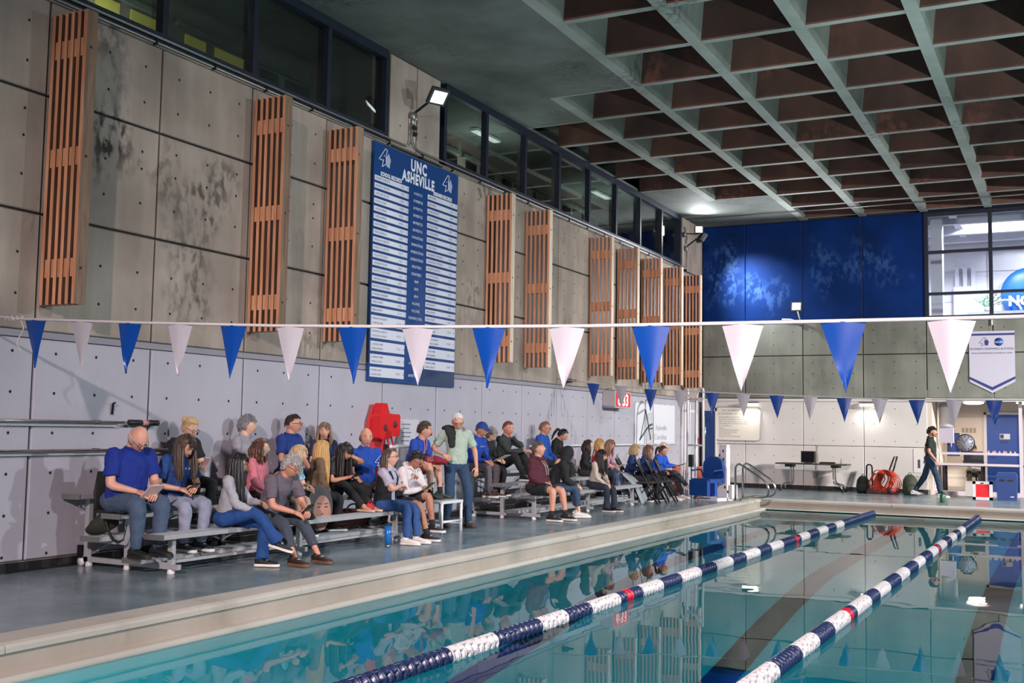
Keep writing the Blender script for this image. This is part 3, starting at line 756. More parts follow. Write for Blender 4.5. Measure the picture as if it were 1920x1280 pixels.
plL = MB(); plL.box(0.05, 0.058, 0.03, 0.99, 0, 0.078); meL = plL.mesh('name_plate', M_PLATE)
plR = MB(); plR.box(0.05, 0.058, 1.58, 2.55, 0, 0.078); meR = plR.mesh('name_plate', M_PLATE)
plL2 = MB(); plL2.box(0.05, 0.058, 0.03, 0.97, 0, 0.15); meL2 = plL2.mesh('name_plate', M_PLATE)
plR2 = MB(); plR2.box(0.05, 0.058, 1.58, 2.55, 0, 0.15); meR2 = plR2.mesh('name_plate', M_PLATE)
T = []; TW = []
RT_ = (0, 1, 0); UP_ = (0, 0, 1)
for i in range(18):
    z = H - 0.60 - 0.119*i
    inst('name_plate', meL, bd, (0, 0, z)); inst('name_plate', meR, bd, (0, 0, z))
    for c0, nm, tm_ in ((0.05, LN[i], LT[i]), (1.60, RN[i], RT[i])):
        T.append((nm, (0.0595, c0, z+0.022), RT_, UP_, 0.052, 'LEFT', 0.80)); T.append((tm_, (0.0595, c0+0.80, z+0.022), RT_, UP_, 0.050, 'RIGHT', 0.8)); T.append(("'%02d" % (14+i*7 % 10), (0.0595, c0+0.92, z+0.022), RT_, UP_, 0.048, 'RIGHT', 0.8))
    TW.append((EV[i], (0.0525, 1.285, z-0.01), RT_, UP_, 0.062, 'CENTER', 0.70))
for i in range(5):
    z = H - 2.82 - 0.196*i
    inst('name_plate', meL2, bd, (0, 0, z))
    if i < 4: inst('name_plate', meR2, bd, (0, 0, z))
    a, c, tm_ = RL[i]
    for c0 in ((0.05, 1.60) if i < 4 else (0.05,)):
        T.append((a, (0.0595, c0, z+0.092), RT_, UP_, 0.042, 'LEFT', 0.72)); T.append((c, (0.0595, c0, z+0.025), RT_, UP_, 0.042, 'LEFT', 0.72))
        T.append((tm_, (0.0595, c0+0.80, z+0.055), RT_, UP_, 0.05, 'RIGHT', 0.8)); T.append(("'%d" % (22+i % 3), (0.0595, c0+0.92, z+0.055), RT_, UP_, 0.048, 'RIGHT', 0.8))
    TW.append((['200 MEDLEY RELAY', '400 MEDLEY RELAY', '200 FREESTYLE RELAY', '400 FREESTYLE RELAY', '800 FREESTYLE RELAY'][i], (0.0525, 1.285, z+0.05), RT_, UP_, 0.058, 'CENTER', 0.62))
text_part('plate_lettering', T, M_PRINTD, bd)
def bold(st, o, size, al, sq, w=0.008):
    return [(st, o, RT_, UP_, size, al, sq, w)]
for wd_, zz, sz, sq in (('UNC', H-0.235, 0.26, 0.80), ('ASHEVILLE', H-0.435, 0.235, 0.78)):
    text_part('title_lettering', [(wd_, (0.0525, 1.29, zz), RT_, UP_, sz, 'CENTER', sq, 0.011, 1.16)], M_PRINTW, bd)
TW += bold('SCHOOL RECORDS', (0.0525, 0.49, H-0.50), 0.085, 'CENTER', 0.80, 0.004) + bold('FRESHMEN RECORDS', (0.0525, 2.06, H-0.50), 0.085, 'CENTER', 0.75, 0.004)
text_part('board_lettering', TW, M_PRINTW, bd)
def athletic_logo(parent, o, rt, up, s, nrm, name='logo', light=M_PRINTW, second=None):
    """slanted letter outline with a round animal-like patch beside it"""
    o, rt, up, nrm = Vector(o), Vector(rt), Vector(up), Vector(nrm)
    P = lambda a, b, e=0.0: o + rt*(a*s) + up*(b*s) + nrm*e
    q = MB(); A = [(0.0, 0.36), (0.55, 1.0), (0.72, 0.95), (0.62, 0.62), (0.66, 0.22), (0.28, 0.0), (0.40, 0.38), (0.28, 0.34), (0.0, 0.36)]
    for (a, b), (c, d_) in zip(A, A[1:]): q.beam(P(a, b), P(c, d_), 0.035*s, 0.006, 0, nrm)
    q.obox(P(0.46, 0.60), rt*0.02*s, up*0.03*s, nrm*0.003)
    q.build(name, light, parent)
    q = MB(); pts = []
    for j in range(18):
        a = 2*PI*j/18; rr = 1.0 + 0.16*math.sin(5*a+0.6)
        pts.append(P(0.84+0.20*rr*math.cos(a), 0.40+0.36*rr*math.sin(a)))
    q.prism(pts, nrm*0.002); q.build(name+'_mascot_patch', second or mat('grey blue print', '#a9aecb', 0.5), parent)
athletic_logo(bd, (0.053, 0.14, H-0.36), RT_, UP_, 0.30, (1, 0, 0))
athletic_logo(bd, (0.053, 2.05, H-0.37), RT_, UP_, 0.30, (1, 0, 0))

# hand rails on the near wall
for z, lab in ((1.515, 'upper'), (1.212, 'lower')):
    r_ = thing('wall_rail', '%s steel rail fixed along the white wall behind the bald man' % lab, 'rail', (0, 6.5, 0), 0, 'rails on the white wall')
    q = MB(); q.tube([(0.085, -3.0, z), (0.085, 2.45 if lab == 'upper' else 3.6, z)], 0.016, 10); q.build('bar', M_STEEL, r_)
    q = MB(); q.box(0.03, 0.045, -3.0, 2.4 if lab == 'upper' else 3.6, z-0.05, z-0.01); q.build('backing_strip', M_ALU, r_)
    for y in (-1.2, 0.4, 2.1):
        q = MB(); q.box(0.0, 0.085, y, y+0.03, z-0.02, z+0.02); q.build('bracket', M_BLACKMET, r_)
    if lab == 'upper':
        for a, c in ((2.52, 2.72), (2.80, 2.97)):
            q = MB(); q.lathe([(0.02, 0), (0.034, 0.01), (0.034, c-a-0.01), (0.02, c-a)], ((0.085, a, z), (0, 1, 0)), 12); q.build('foam_grip', M_BLACK, r_)
        q = MB(); q.lathe([(0.03, 0), (0.03, 0.1)], ((0.085, 2.71, z), (0, 1, 0)), 12); q.build('grip_collar', mat('tan tape', '#b98c82', 0.7), r_)
q = MB(); q.beam((0.02, 8.84, 1.60), (0.03, 8.84, 1.72), 0.02, 0.015); q.beam((0.03, 8.84, 1.72), (0.06, 8.84, 1.73), 0.02, 0.015)
tag(q.build('wall_hook', M_BLACKMET), 'small black hook on the white wall above the rail', 'hook')
r_ = thing('wall_rail', 'white rail on the wall behind the folding chairs', 'rail', (0, 19, 0), 0, 'rails on the white wall')
q = MB(); q.tube([(0.08, 0.2, 1.19), (0.08, 9.0, 1.19)], 0.02, 8); q.build('bar', M_WHITE, r_)
for y in (0.5, 3, 6, 8.8):
    q = MB(); q.box(0, 0.08, y, y+0.03, 1.17, 1.21); q.build('bracket', M_BLACKMET, r_)

# red spine board with head blocks on the wall
sb = thing('rescue_board', 'bright red rescue board with head blocks hanging on the wall', 'rescue board', (0.0, 13.95, 0.55))
q = MB(); pts = [(0.03, -0.20, 0), (0.03, 0.20, 0), (0.03, 0.22, 0.7), (0.03, 0.18, 1.05), (0.03, 0.05, 1.30), (0.03, -0.10, 1.30), (0.03, -0.22, 1.05), (0.03, -0.24, 0.7)]
q.prism(pts, (0.06, 0, 0)); q.build('board', mat('red polyethylene', '#c9343c', 0.35), sb)
def rblock(y0, y1, z0, z1, x0, x1):
    m_ = MB(); bv = 0.03
    m_.prism([(x0, y0+bv, z0), (x0, y1-bv, z0), (x0, y1, z0+bv), (x0, y1, z1-bv), (x0, y1-bv, z1), (x0, y0+bv, z1), (x0, y0, z1-bv), (x0, y0, z0+bv)], (x1-x0, 0, 0)); return m_
rblock(-0.19, 0.10, 0.78, 1.15, 0.09, 0.26).build('head_block', M_RED, sb)
rblock(0.14, 0.42, 0.82, 1.16, 0.09, 0.22).build('head_block', M_RED, sb)
q = MB(); q.prism([(0.10, -0.16, 1.14), (0.10, 0.10, 1.14), (0.10, 0.02, 1.32), (0.10, -0.10, 1.32)], (0.14, 0, 0)); q.build('top_cushion', M_RED, sb)
for y, z in ((-0.04, 0.95), (0.28, 1.0)):
    q = MB(); q.lathe([(0.055, 0), (0.05, 0.004)], ((0.262 if y < 0 else 0.222, y, z), (1, 0, 0)), 14); q.build('ear_hole', mat('dark red', '#5a0a0e', 0.6), sb)
for y in (0.18, 0.30):
    q = MB(); q.tube(bez([(0.13, y, 0.85), (0.16, y+0.05, 0.6), (0.12, y+0.02, 0.3), (0.1, y-0.1, 0.1)], 5), 0.014, 8); q.build('strap', M_RED, sb)
q = MB(); q.box(0.1, 0.16, 0.16, 0.24, 0.62, 0.70); q.build('buckle', M_BLACK, sb)

# notices
nt_ = thing('wall_notice', 'small pale notice with rows of print beside the red rescue board', 'notice', (0.0, 14.62, 1.22))
q = MB(); q.box(0.004, 0.012, 0, 0.62, 0, 0.42); q.build('sheet', mat('notice plastic', '#c3c3cc', 0.4), nt_)
q = MB()
for i in range(5): q.box(0.012, 0.014, 0.12+0.02*(i % 2), 0.34+0.03*(i % 3), 0.07+0.065*i, 0.09+0.065*i)
q.build('print', mat('purple grey print', '#7d7688', 0.6), nt_)
q = MB(); q.lathe([(0.035, 0), (0.035, 0.2), (0.03, 0.22)], ((0.05, 14.55, 1.02), (0, 0, 1)), 10); tag(q.build('soap_dispenser', M_WHITE), 'white dispenser tube on the wall under the notice', 'dispenser')

# red digit display
sc = thing('digit_display', 'red lit digit display box high on the side wall', 'display', (0, 23.0, 2.03))
q = MB(); q.box(0.005, 0.30, 0.05, 1.05, 0, 0.37); q.build('case', mat('grey display case', '#b7b2b8', 0.5), sc)
q = MB(); q.box(0.30, 0.304, 0.10, 1.0, 0.025, 0.345); q.build('screen', mat('red screen', '#c22030', 0.4, emit='#d0202c', estr=0.9), sc)
text_part('digits', [('6:33', (0.307, 0.55, 0.055), RT_, UP_, 0.37, 'CENTER', 1.05, 0.012)], mat('lit digits', '#ffd9d0', 0.4, emit='#ffcfc4', estr=2.2), sc)
q = MB(); q.tube(bez([(0.05, 0.2, 0.37), (0.08, 0.35, 0.46), (0.05, 0.5, 0.37)], 5), 0.012, 6); q.tube(bez([(0.1, 1.05, 0.3), (0.12, 1.2, 0.15), (0.1, 1.05, 0.03)], 5), 0.008, 6); q.build('cable', M_CONDUIT, sc)

# pale sponsor panel with a letter mark
sp = thing('wall_sign', 'pale wall sign with a thin green letter A and grey words', 'sign', (0, 25.05, 1.14))
q = MB(); q.box(0.004, 0.03, 0, 2.95, 0, 1.06); q.build('panel', mat('sign white', '#d6d8e0', 0.45), sp)
q = MB()
MG = mat('dark green print', '#2a4a4c', 0.5)
def arcb(pts, w):
    P = bez([(0.034, a, b) for a, b in pts], 5)
    for a, b in zip(P, P[1:]): q.beam(a, b, w, 0.004, 0, (1, 0, 0))
arcb([(0.35, 0.16), (0.55, 0.55), (0.72, 0.90)], 0.035); arcb([(0.72, 0.90), (0.90, 0.55), (1.08, 0.17)], 0.06)
arcb([(0.30, 0.16), (0.60, 0.32), (0.95, 0.50), (1.2, 0.55)], 0.05); arcb([(0.95, 0.40), (1.1, 0.45), (1.25, 0.44)], 0.03)
q.build('letter_mark', MG, sp)
text_part('sign_lettering', [('Asheville', (0.034, 1.45, 0.40), RT_, UP_, 0.2, 'LEFT', 1.2), ('Carolina', (0.034, 1.35, 0.17), RT_, UP_, 0.2, 'LEFT', 1.4)], mat('pale grey print', '#a9adb8', 0.6), sp)

# fire alarm pull
q = MB(); q.box(0.004, 0.05, 29.93, 30.07, 1.20, 1.36); tag(q.build('fire_alarm', mat('alarm red', '#7c1c24', 0.5)), 'small dark red alarm box on the wall at the far corner', 'alarm box')
q = MB(); q.box(0.004, 0.12, 21.0, 21.1, 2.50, 2.58); q.box(0.03, 0.2, 21.1, 21.14, 2.52, 2.56); tag(q.build('wall_camera', M_BLACK), 'tiny black camera on the wall left of the digit display', 'camera')

# pool rules board on the far wall
pr_ = thing('rules_board', 'cream pool rules board on the far white wall', 'sign', (0.42, FARY, 1.30))
q = MB(); w_, h_ = 1.27, 0.93; rr = 0.09; pts = []
for cx, cz, a0 in ((w_-rr, h_-rr, 0), (rr, h_-rr, 90), (rr, rr, 180), (w_-rr, rr, 270)):
    for k in range(5): pts.append((cx+rr*math.cos(R(a0+22.5*k)), -0.03, cz+rr*math.sin(R(a0+22.5*k))))
q.prism(pts, (0, 0.028, 0)); q.build('panel', mat('rules cream', '#dcd8cc', 0.5), pr_)
fr_ = MB(); fr_.tube(pts, 0.012, 6, closed=True); fr_.build('border', M_GREYPRINT, pr_)
lines = [('UNC ASHEVILLE POOL RULES', (w_/2, -0.032, h_-0.12), (1, 0, 0), UP_, 0.085, 'CENTER', 0.85), ('NO RUNNING  NO DIVING  NO GLASS', (w_/2, -0.032, h_-0.21), (1, 0, 0), UP_, 0.07, 'CENTER', 0.95)]
rules = ['SHOWER BEFORE ENTERING THE POOL', 'NO FOOD OR DRINK ON THE DECK', 'OBEY THE LIFEGUARD AT ALL TIMES', 'CHILDREN MUST BE WITH AN ADULT', 'NO HORSEPLAY', 'WALK', 'SWIM WEAR IS REQUIRED', 'KEEP THE DECK CLEAR', 'LAP SWIM ONLY', 'SWIM AT YOUR OWN RISK']
for i, t_ in enumerate(rules): lines.append((t_, (0.08, -0.032, h_-0.30-0.06*i), (1, 0, 0), UP_, 0.05, 'LEFT', 1.0))
text_part('rules_lettering', lines, M_GREYPRINT, pr_)

# lamps under the far lintel
M_DIFF = mat('lamp diffuser', '#ffffff', 0.4, emit='#fff6e8', estr=6.0)
for x, lab in ((1.41, 'left lamp bar over the rules board on the far wall'), (4.58, 'right lamp bar over the table on the far wall')):
    l_ = thing('lamp_bar', lab, 'lamp', (x, FARY, 2.27), 0, 'lamp bars on the far wall')
    q = MB(); q.box(-0.22, 0.22, -0.16, -0.01, 0.07, 0.10); q.build('housing', M_BLACKMET, l_)
    q = MB(); q.prism([(-0.21, -0.16, 0.07), (-0.21, -0.02, 0.07), (-0.21, -0.03, 0.0), (-0.21, -0.13, 0.0)], (0.42, 0, 0)); q.build('diffuser', M_DIFF, l_)
    area_light('lamp_bar_light', (x, FARY-0.17, 2.25), (x, FARY-0.9, 0), 0.4, 26, (1.0, 0.95, 0.88), 160, 0.1)
for x, lab in ((7.05, 'oval ceiling lamp in the alcove above the clock'), (8.35, 'oval ceiling lamp at the right edge of the alcove')):
    l_ = thing('ceiling_lamp', lab, 'lamp', (x, 32.0, 2.45), 0, 'alcove ceiling lamps')
    q = MB(); q.lathe([(0.12, 0), (0.26, -0.02), (0.26, -0.05), (0.18, -0.08)], ((0, 0, 0), (0, 0, 1)), 18); q.build('diffuser', M_DIFF, l_)
    q = MB(); q.box(-0.12, 0.12, -0.05, 0.05, -0.02, 0.01); q.build('base', M_GREYPRINT, l_)
    area_light('alcove_light', (x, 32.0, 2.34), (x, 32.0, 0), 0.4, 85, (1.0, 0.90, 0.78), 170)
for x, y in ((7.5, 33.2), (10.0, 34.4)):
    l_ = thing('panel_lamp', 'white ceiling panel lamp in the upstairs office, %s' % ('near the glass' if y < 34 else 'towards the back wall'), 'lamp', (x, y, 7.9), 0, 'office ceiling lamps')
    q = MB(); q.box(-0.6, 0.6, -0.3, 0.3, -0.02, 0.02); q.build('panel', M_DIFF, l_)
    area_light('office_light', (x, y, 7.86), (x, y, 4.5), 1.1, 1500, (0.96, 0.96, 1.0), 170, 0.5)

# banner on the far wall
bn = thing('banner', 'white pointed team banner with navy stripes on the grey wall', 'banner', (7.62, FARY, 2.62))
def ban(name, zt, zb, zpt, w0, m_, y):
    q = MB(); q.prism([(-w0, y, zt), (w0, y, zt), (w0, y, zb), (0, y, zpt), (-w0, y, zb)], (0, 0.004, 0)); return q.build(name, m_, bn)
ban('cloth', 1.58, 0.29, 0.0, 0.535, mat('banner cloth', '#c6c3d4', 0.7), -0.02)
q = MB(); q.box(-0.535, 0.535, -0.026, -0.021, 1.47, 1.52); q.build('top_stripe', mat('banner navy', '#2c3a78', 0.6), bn)
q = MB()
for s_ in (-1, 1): q.prism([(s_*0.535, -0.026, 0.36), (s_*0.535, -0.026, 0.42), (0, -0.026, 0.15), (0, -0.026, 0.07)], (0, 0.004, 0))
q.build('point_stripe', MATS['banner navy'], bn)
q = MB(); q.lathe([(0.105, 0), (0.105, 0.004)], ((0.17, -0.021, 1.30), (0, -1, 0)), 20); q.build('round_badge', mat('badge blue', '#1c4f9a', 0.5), bn)
text_part('banner_lettering', [("WOMEN'S SWIMMING & DIVING", (0, -0.022, 1.10), (1, 0, 0), UP_, 0.078, 'CENTER', 0.92), ('NCAA CHAMPIONSHIPS QUALIFIER ALL YEARS', (0, -0.022, 1.0), (1, 0, 0), UP_, 0.05, 'CENTER', 0.92)], MATS['banner navy'], bn)
text_part('badge_lettering', [('NCAA', (0.17, -0.0265, 1.27), (1, 0, 0), UP_, 0.075, 'CENTER', 0.9)], M_PRINTW, bn)
athletic_logo(bn, (-0.30, -0.022, 1.20), (1, 0, 0), (0, 0, 1), 0.22, (0, -1, 0), 'team_mark', MATS['banner navy'], MATS['banner navy'])
q = MB(); q.box(7.62, 7.66, FARY-0.04, FARY, 4.35, 4.5); tag(q.build('banner_hook', M_WHITE), 'short white hanger above the pointed banner', 'hanger')

# office contents
dk = thing('round_wall_logo', 'big blue round logo disc with white letters on the office wall', 'logo', (8.35, 35.6, 5.75))
q = MB(); q.ell((0, 0.1, 0), 0.78, 0.16, 0.78, 28, 14); q.build('disc', mat('logo blue', '#1c62b4', 0.35), dk)
text_part('logo_lettering', [('NCAA', (0, -0.09, -0.36), (1, 0, 0), UP_, 0.40, 'CENTER', 1.0, 0.02)], M_PRINTW, dk)
q = MB(); q.box(6.75, 10.5, 34.2, 34.95, 4.45, 5.10); tag(q.build('reception_counter', mat('counter lilac', '#a9acc4', 0.6)), 'long pale counter in the upstairs office', 'counter')
q = MB(); q.tube([(7.75+0.42*math.cos(PI*k/12), 34.5, 5.10+0.34*math.sin(PI*k/12)) for k in range(13)], 0.03, 8); tag(q.build('chair_back_hoop', M_WHITE), 'white curved chair back behind the office counter', 'chair back')
pl_ = thing('potted_plant', 'leafy green plant on the office counter beside the blue logo', 'plant', (7.28, 34.6, 5.10))
q = MB(); q.lathe([(0.08, 0), (0.11, 0.16)], ((0, 0, 0), (0, 0, 1)), 12); q.build('pot', M_WHITE, pl_)
rnd = random.Random(3); q = MB()
for i in range(70):
    a = rnd.uniform(0, 2*PI); e = rnd.uniform(0.2, 1.3); L0 = rnd.uniform(0.2, 0.55)
    tip = Vector((math.cos(a)*math.cos(e)*L0*1.2, math.sin(a)*math.cos(e)*L0*0.6, 0.16+math.sin(e)*L0)); sd = Vector((-math.sin(a), math.cos(a), 0))*0.03
    mid = tip*0.72 + Vector((0, 0, 0.05)); q.add([mid-sd, mid+Vector((0, 0, 0.03)), tip, mid+sd], [(0, 1, 2, 3)])
    if i % 3 == 0: q.tube([(0, 0, 0.1), mid], 0.006, 4)
q.build('foliage', mat('leaf green', '#5f8468', 0.6), pl_)
eb = thing('electrical_panel', 'pale electrical cabinet on the office wall with three ducts', 'cabinet', (6.55, 35.8, 5.6))
q = MB(); q.box(-0.3, 0.35, 0, 0.18, -0.45, 0.45); q.build('cabinet', mat('pale cabinet', '#c9c8d4', 0.6), eb)
for x in (-0.2, 0.03, 0.26):
    q = MB(); q.box(x-0.06, x+0.06, 0.05, 0.17, 0.45, 1.05); q.build('duct', MATS['pale cabinet'], eb)

for y in (9.5, 19.0, 25.0):  # lamps added to brighten the corridor behind the panes
    l_ = thing('added_corridor_lamp', 'added corridor lamp brightening the clerestory glass, %s' % {9.5: 'near end', 19.0: 'middle', 25.0: 'far end'}[y], 'lamp', (-0.9, y, 7.38), 0, 'added corridor lamps')
    q = MB(); q.box(-0.08, 0.08, -0.5, 0.5, -0.05, 0.0); q.build('diffuser', mat('corridor diffuser', '#ffffff', 0.5, emit='#dfe6e0', estr=1.0), l_)
    area_light('corridor_light', (-0.9, y, 6.2), (-0.9, y, 8), 1.0, 90, (0.95, 1.0, 0.93), 170, 0.2)
ORD = ['first', 'second', 'third', 'fourth', 'fifth', 'sixth', 'seventh', 'eighth', 'ninth']
# ================================================================== pool equipment
# pennant lines
def pennant_line(label, y, pts, flags, first_blue, rope_r, ends):
    """pts: rope polyline (x, z); flags: x positions of the left edge"""
    root = thing('pennant_line', label, 'pennant line', (0, y, 0), 0, 'pennant lines across the pool')
    def zr(x):
        for (a, za), (c, zc) in zip(pts, pts[1:]):
            if a <= x <= c: return za + (zc-za)*(x-a)/(c-a)
        return pts[-1][1]
    q = MB(); q.tube([(a, 0, z) for a, z in pts], rope_r, 8); q.build('rope', M_ROPE, root)
    w_, h_ = 0.275, 0.435
    for i, x in enumerate(flags):
        blue = (i % 2 == 0) == first_blue
        rnd = random.Random(i*13+int(y)); n = 8; vs = []; fs = []; curl = rnd.uniform(-0.02, 0.02); tw = rnd.uniform(-0.02, 0.03)
        for r_ in range(n+1):
            t = r_/n
            for c in range(5):
                u = (c/4-0.5)*(1-t) if t < 1 else 0
                if t < 0.06: u = (c/4-0.5)
                yy = curl*math.sin(3*t+c) * t + tw*t + 0.012*math.cos(c*PI/2)*(1-t)
                zc_ = zr(x + w_*(c/4)) if t < 0.9 else zr(x+w_/2)
                vs.append((x + w_/2 + u*w_ + tw*0.5*t, yy, zc_ - rope_r*0.4 - h_*t))
        for r_ in range(n):
            for c in range(4): fs.append((r_*5+c, r_*5+c+1, (r_+1)*5+c+1, (r_+1)*5+c))
        q = MB(); q.add(vs, fs, 0, True); q.build('pennant', M_PENB if blue else M_PENW, root)
    if ends:
        q = MB(); kx = flags[0]-0.12
        rnd = random.Random(2)
        loop = [(kx-0.16+0.02*k, 0.012*math.sin(k*1.7), zr(kx)+0.02*math.cos(k*2.1)) for k in range(14)]
        q.tube(bez(loop, 3), 0.008, 6)
        q.tube(bez([(kx+0.06, 0, zr(kx)), (kx+0.09, 0.02, zr(kx)-0.10), (kx+0.04, 0.0, zr(kx)-0.22), (kx+0.09, 0.01, zr(kx)-0.31)], 5), 0.006, 6); q.build('knot', M_ROPE, root)
    return root
YF = 6.90; C0 = Vector((9.49, 0, 1.506))
rope = [(0.0, 2.53), (0.61, 2.472), (0.935, 2.442), (2.38, 2.365), (3.85, 2.297), (5.32, 2.246), (6.53, 2.218), (7.79, 2.204), (8.6, 2.197), (9.2, 2.194), (11.0, 2.22), (13.0, 2.32)]
# left edges of the near pennants (metres from the side wall)
FX = NEAR_FLAGS
pennant_line('near line of large blue and white pennants across the whole picture', YF, rope, FX, True, 0.0125, True)
rope2 = [(0.0, 2.56), (0.66, 2.478), (1.89, 2.355), (3.14, 2.28), (4.38, 2.228), (5.6, 2.18), (6.85, 2.143), (8.55, 2.137), (12.0, 2.18)]
pennant_line('far line of small blue and white pennants before the end wall', 20.60, rope2, FAR_FLAGS, True, 0.011, False)

# lane ropes: strings of finned floats
M_FB = mat('navy float', '#1c294e', 0.35); M_FW = mat('white float', '#bebbbe', 0.4); M_FR = mat('red float', '#b01030', 0.35)
def float_mesh(m_):
    q = MB()
    q.lathe([(0.018, 0.0), (0.066, 0.002), (0.074, 0.010), (0.066, 0.018), (0.036, 0.026), (0.033, 0.045), (0.036, 0.062), (0.066, 0.070), (0.074, 0.076), (0.068, 0.084), (0.018, 0.086)], ((0, 0, 0), (0, 1, 0)), 14)
    for k in range(6):
        a = PI*k/3; q.beam((0.052*math.cos(a), 0.012, 0.052*math.sin(a)), (0.052*math.cos(a), 0.074, 0.052*math.sin(a)), 0.012, 0.035, 0, (math.cos(a), 0, math.sin(a)))
    return q.mesh('float', m_)
FM = {'b': float_mesh(M_FB), 'w': float_mesh(M_FW), 'r': float_mesh(M_FR)}
def lane_rope(label, xa, xb, spans, y0):
    root = thing('lane_rope', label, 'lane rope', (0, 0, -0.185), 0, 'lane ropes on the water')
    X = lambda y: xa + (xb-xa)*(y-6.0)/19.0
    q = MB(); q.tube([(X(2.5), 2.5, 0), (X(25.2), 25.2, 0.0)], 0.010, 8); q.build('cable', M_STEEL, root)
    y = y0; pitch = 0.0885; a = -math.atan((xb-xa)/19.0)
    while y < 25.0:
        c = 'b'
        for (s0, s1, cc) in spans:
            if s0 <= y < s1: c = cc; break
        inst('float', FM[c], root, (X(y), y, 0.0), rot=(0, random.uniform(0, 1), a)); y += pitch
def alt(y0, y1, step, first):
    out = []; y = y0; c = first
    while y < y1: out.append((y, y+step, c)); y += step; c = 'w' if c == 'b' else 'b'
    return out
sp1 = [(4.5, 7.17, 'b'), (7.17, 7.89, 'w'), (7.89, 8.63, 'b'), (8.63, 9.17, 'w'), (9.17, 9.75, 'b'), (9.75, 10.45, 'w'), (10.45, 10.59, 'b'), (10.59, 10.76, 'r'), (10.76, 11.02, 'b')] + alt(11.02, 17.6, 0.66, 'w') + [(17.6, 17.75, 'b'), (17.75, 17.95, 'r'), (17.95, 18.1, 'b')] + alt(18.1, 21.4, 0.70, 'w')
sp2 = [(5.5, 7.95, 'w'), (7.95, 8.62, 'b'), (8.62, 9.27, 'w'), (9.27, 9.85, 'b'), (9.85, 10.60, 'w'), (10.60, 10.80, 'r'), (10.80, 10.98, 'b'), (10.98, 11.78, 'w'), (11.78, 12.27, 'b')] + alt(12.27, 17.4, 0.75, 'w') + [(17.4, 17.55, 'b'), (17.55, 17.75, 'r'), (17.75, 17.9, 'b')] + alt(17.9, 21.4, 0.75, 'w')
lane_rope('navy and white lane rope nearer the spectators', 5.27, 5.52, sp1, 5.0)
lane_rope('navy and white lane rope at the right, farther from the spectators', 7.50, 7.62, sp2, 5.6)

# ladder rails at the far left pool corner
def px_rail(y):
    lr = thing('grab_rail', '', 'grab rail', (2.74, y, 0), 0, 'stainless grab rails at the pool corner')
    pts = [(0.0, 0, 0), (0.0, 0, 0.70)] + elbow((0.0, 0, 0.70), (0.0, 0, 0.82), (0.10, 0, 0.82), 5)[1:] + [(0.16, 0, 0.79), (0.60, 0, 0.50)] + elbow((0.60, 0, 0.50), (0.74, 0, 0.40), (0.74, 0, 0.26), 5)[1:] + elbow((0.74, 0, 0.26), (0.74, 0, 0.10), (0.52, 0, 0.10), 5)[1:] + [(0.30, 0, 0.10)] + elbow((0.30, 0, 0.10), (0.10, 0, 0.08), (0.08, 0, 0.0), 5)[1:]
    q = MB(); q.tube(pts, 0.024, 10); q.build('tube', M_STEEL, lr)
    q = MB(); q.lathe([(0.05, 0), (0.05, 0.012), (0.03, 0.02)], ((0, 0, 0.012), (0, 0, 1)), 14); q.lathe([(0.05, 0), (0.05, 0.012), (0.03, 0.02)], ((0.08, 0, 0.012), (0, 0, 1)), 14); q.build('base_flange', M_STEEL, lr)
    return lr
px_rail(24.15)['label'] = 'nearer of the two bent steel grab rails at the pool corner'
px_rail(24.75)['label'] = 'farther of the two bent steel grab rails at the pool corner'

# pool lift chair
lc = thing('pool_lift_chair', 'blue pool lift chair on a white post beside the grab rails', 'lift chair', (2.25, 24.05, 0), R(-112))
M_LB = mat('lift blue vinyl', '#0f3f86', 0.45)
q = MB(); pts = []
for k in range(9): pts.append((0.0, 0.27*math.cos(PI*k/8), 0.78+0.20*math.sin(PI*k/8)))
pts += [(0, -0.27, 0.42), (0, 0.27, 0.42)]
q.prism(pts, (-0.09, 0, 0)); q.build('backrest', M_LB, lc)
q = MB(); q.box(-0.05, 0.42, -0.26, 0.26, 0.40, 0.49); q.build('seat', M_LB, lc)
q = MB(); q.box(0.40, 0.50, -0.25, 0.25, 0.12, 0.46); q.build('leg_rest', M_LB, lc)
for s_ in (-1, 1):
    q = MB(); q.tube(bez([(-0.02, s_*0.29, 0.52), (0.02, s_*0.30, 0.66), (0.14, s_*0.30, 0.68), (0.34, s_*0.30, 0.66)], 4), 0.02, 8); q.build('armrest', M_BLUEDK, lc)
q = MB(); q.box(-0.34, -0.20, 0.02, 0.22, 0.0, 1.12); q.prism([(-0.34, 0.02, 1.12), (-0.20, 0.02, 1.12), (-0.22, 0.02, 1.24), (-0.32, 0.02, 1.24)], (0, 0.20, 0)); q.build('post', M_WHITE, lc)
q = MB(); q.box(-0.4, 0.15, -0.25, 0.25, 0.0, 0.07); q.box(-0.50, -0.3, -0.1, 0.3, 0.05, 0.35); q.build('base', M_WHITE, lc)
q = MB(); q.beam((0.1, -0.2, 0.40), (0.25, -0.32, 0.02), 0.04, 0.06); q.build('strut', M_BLACK, lc)
q = MB()
for z, yy in ((1.10, 0.05), (1.0, -0.05), (0.92, 0.06), (0.30, 0.1), (0.2, 0.18)): q.box(-0.199, -0.195, yy+0.07, yy+0.105, z-0.03, z+0.03)
tag(q.build('decal', M_BLACK, lc), kind='stuff')

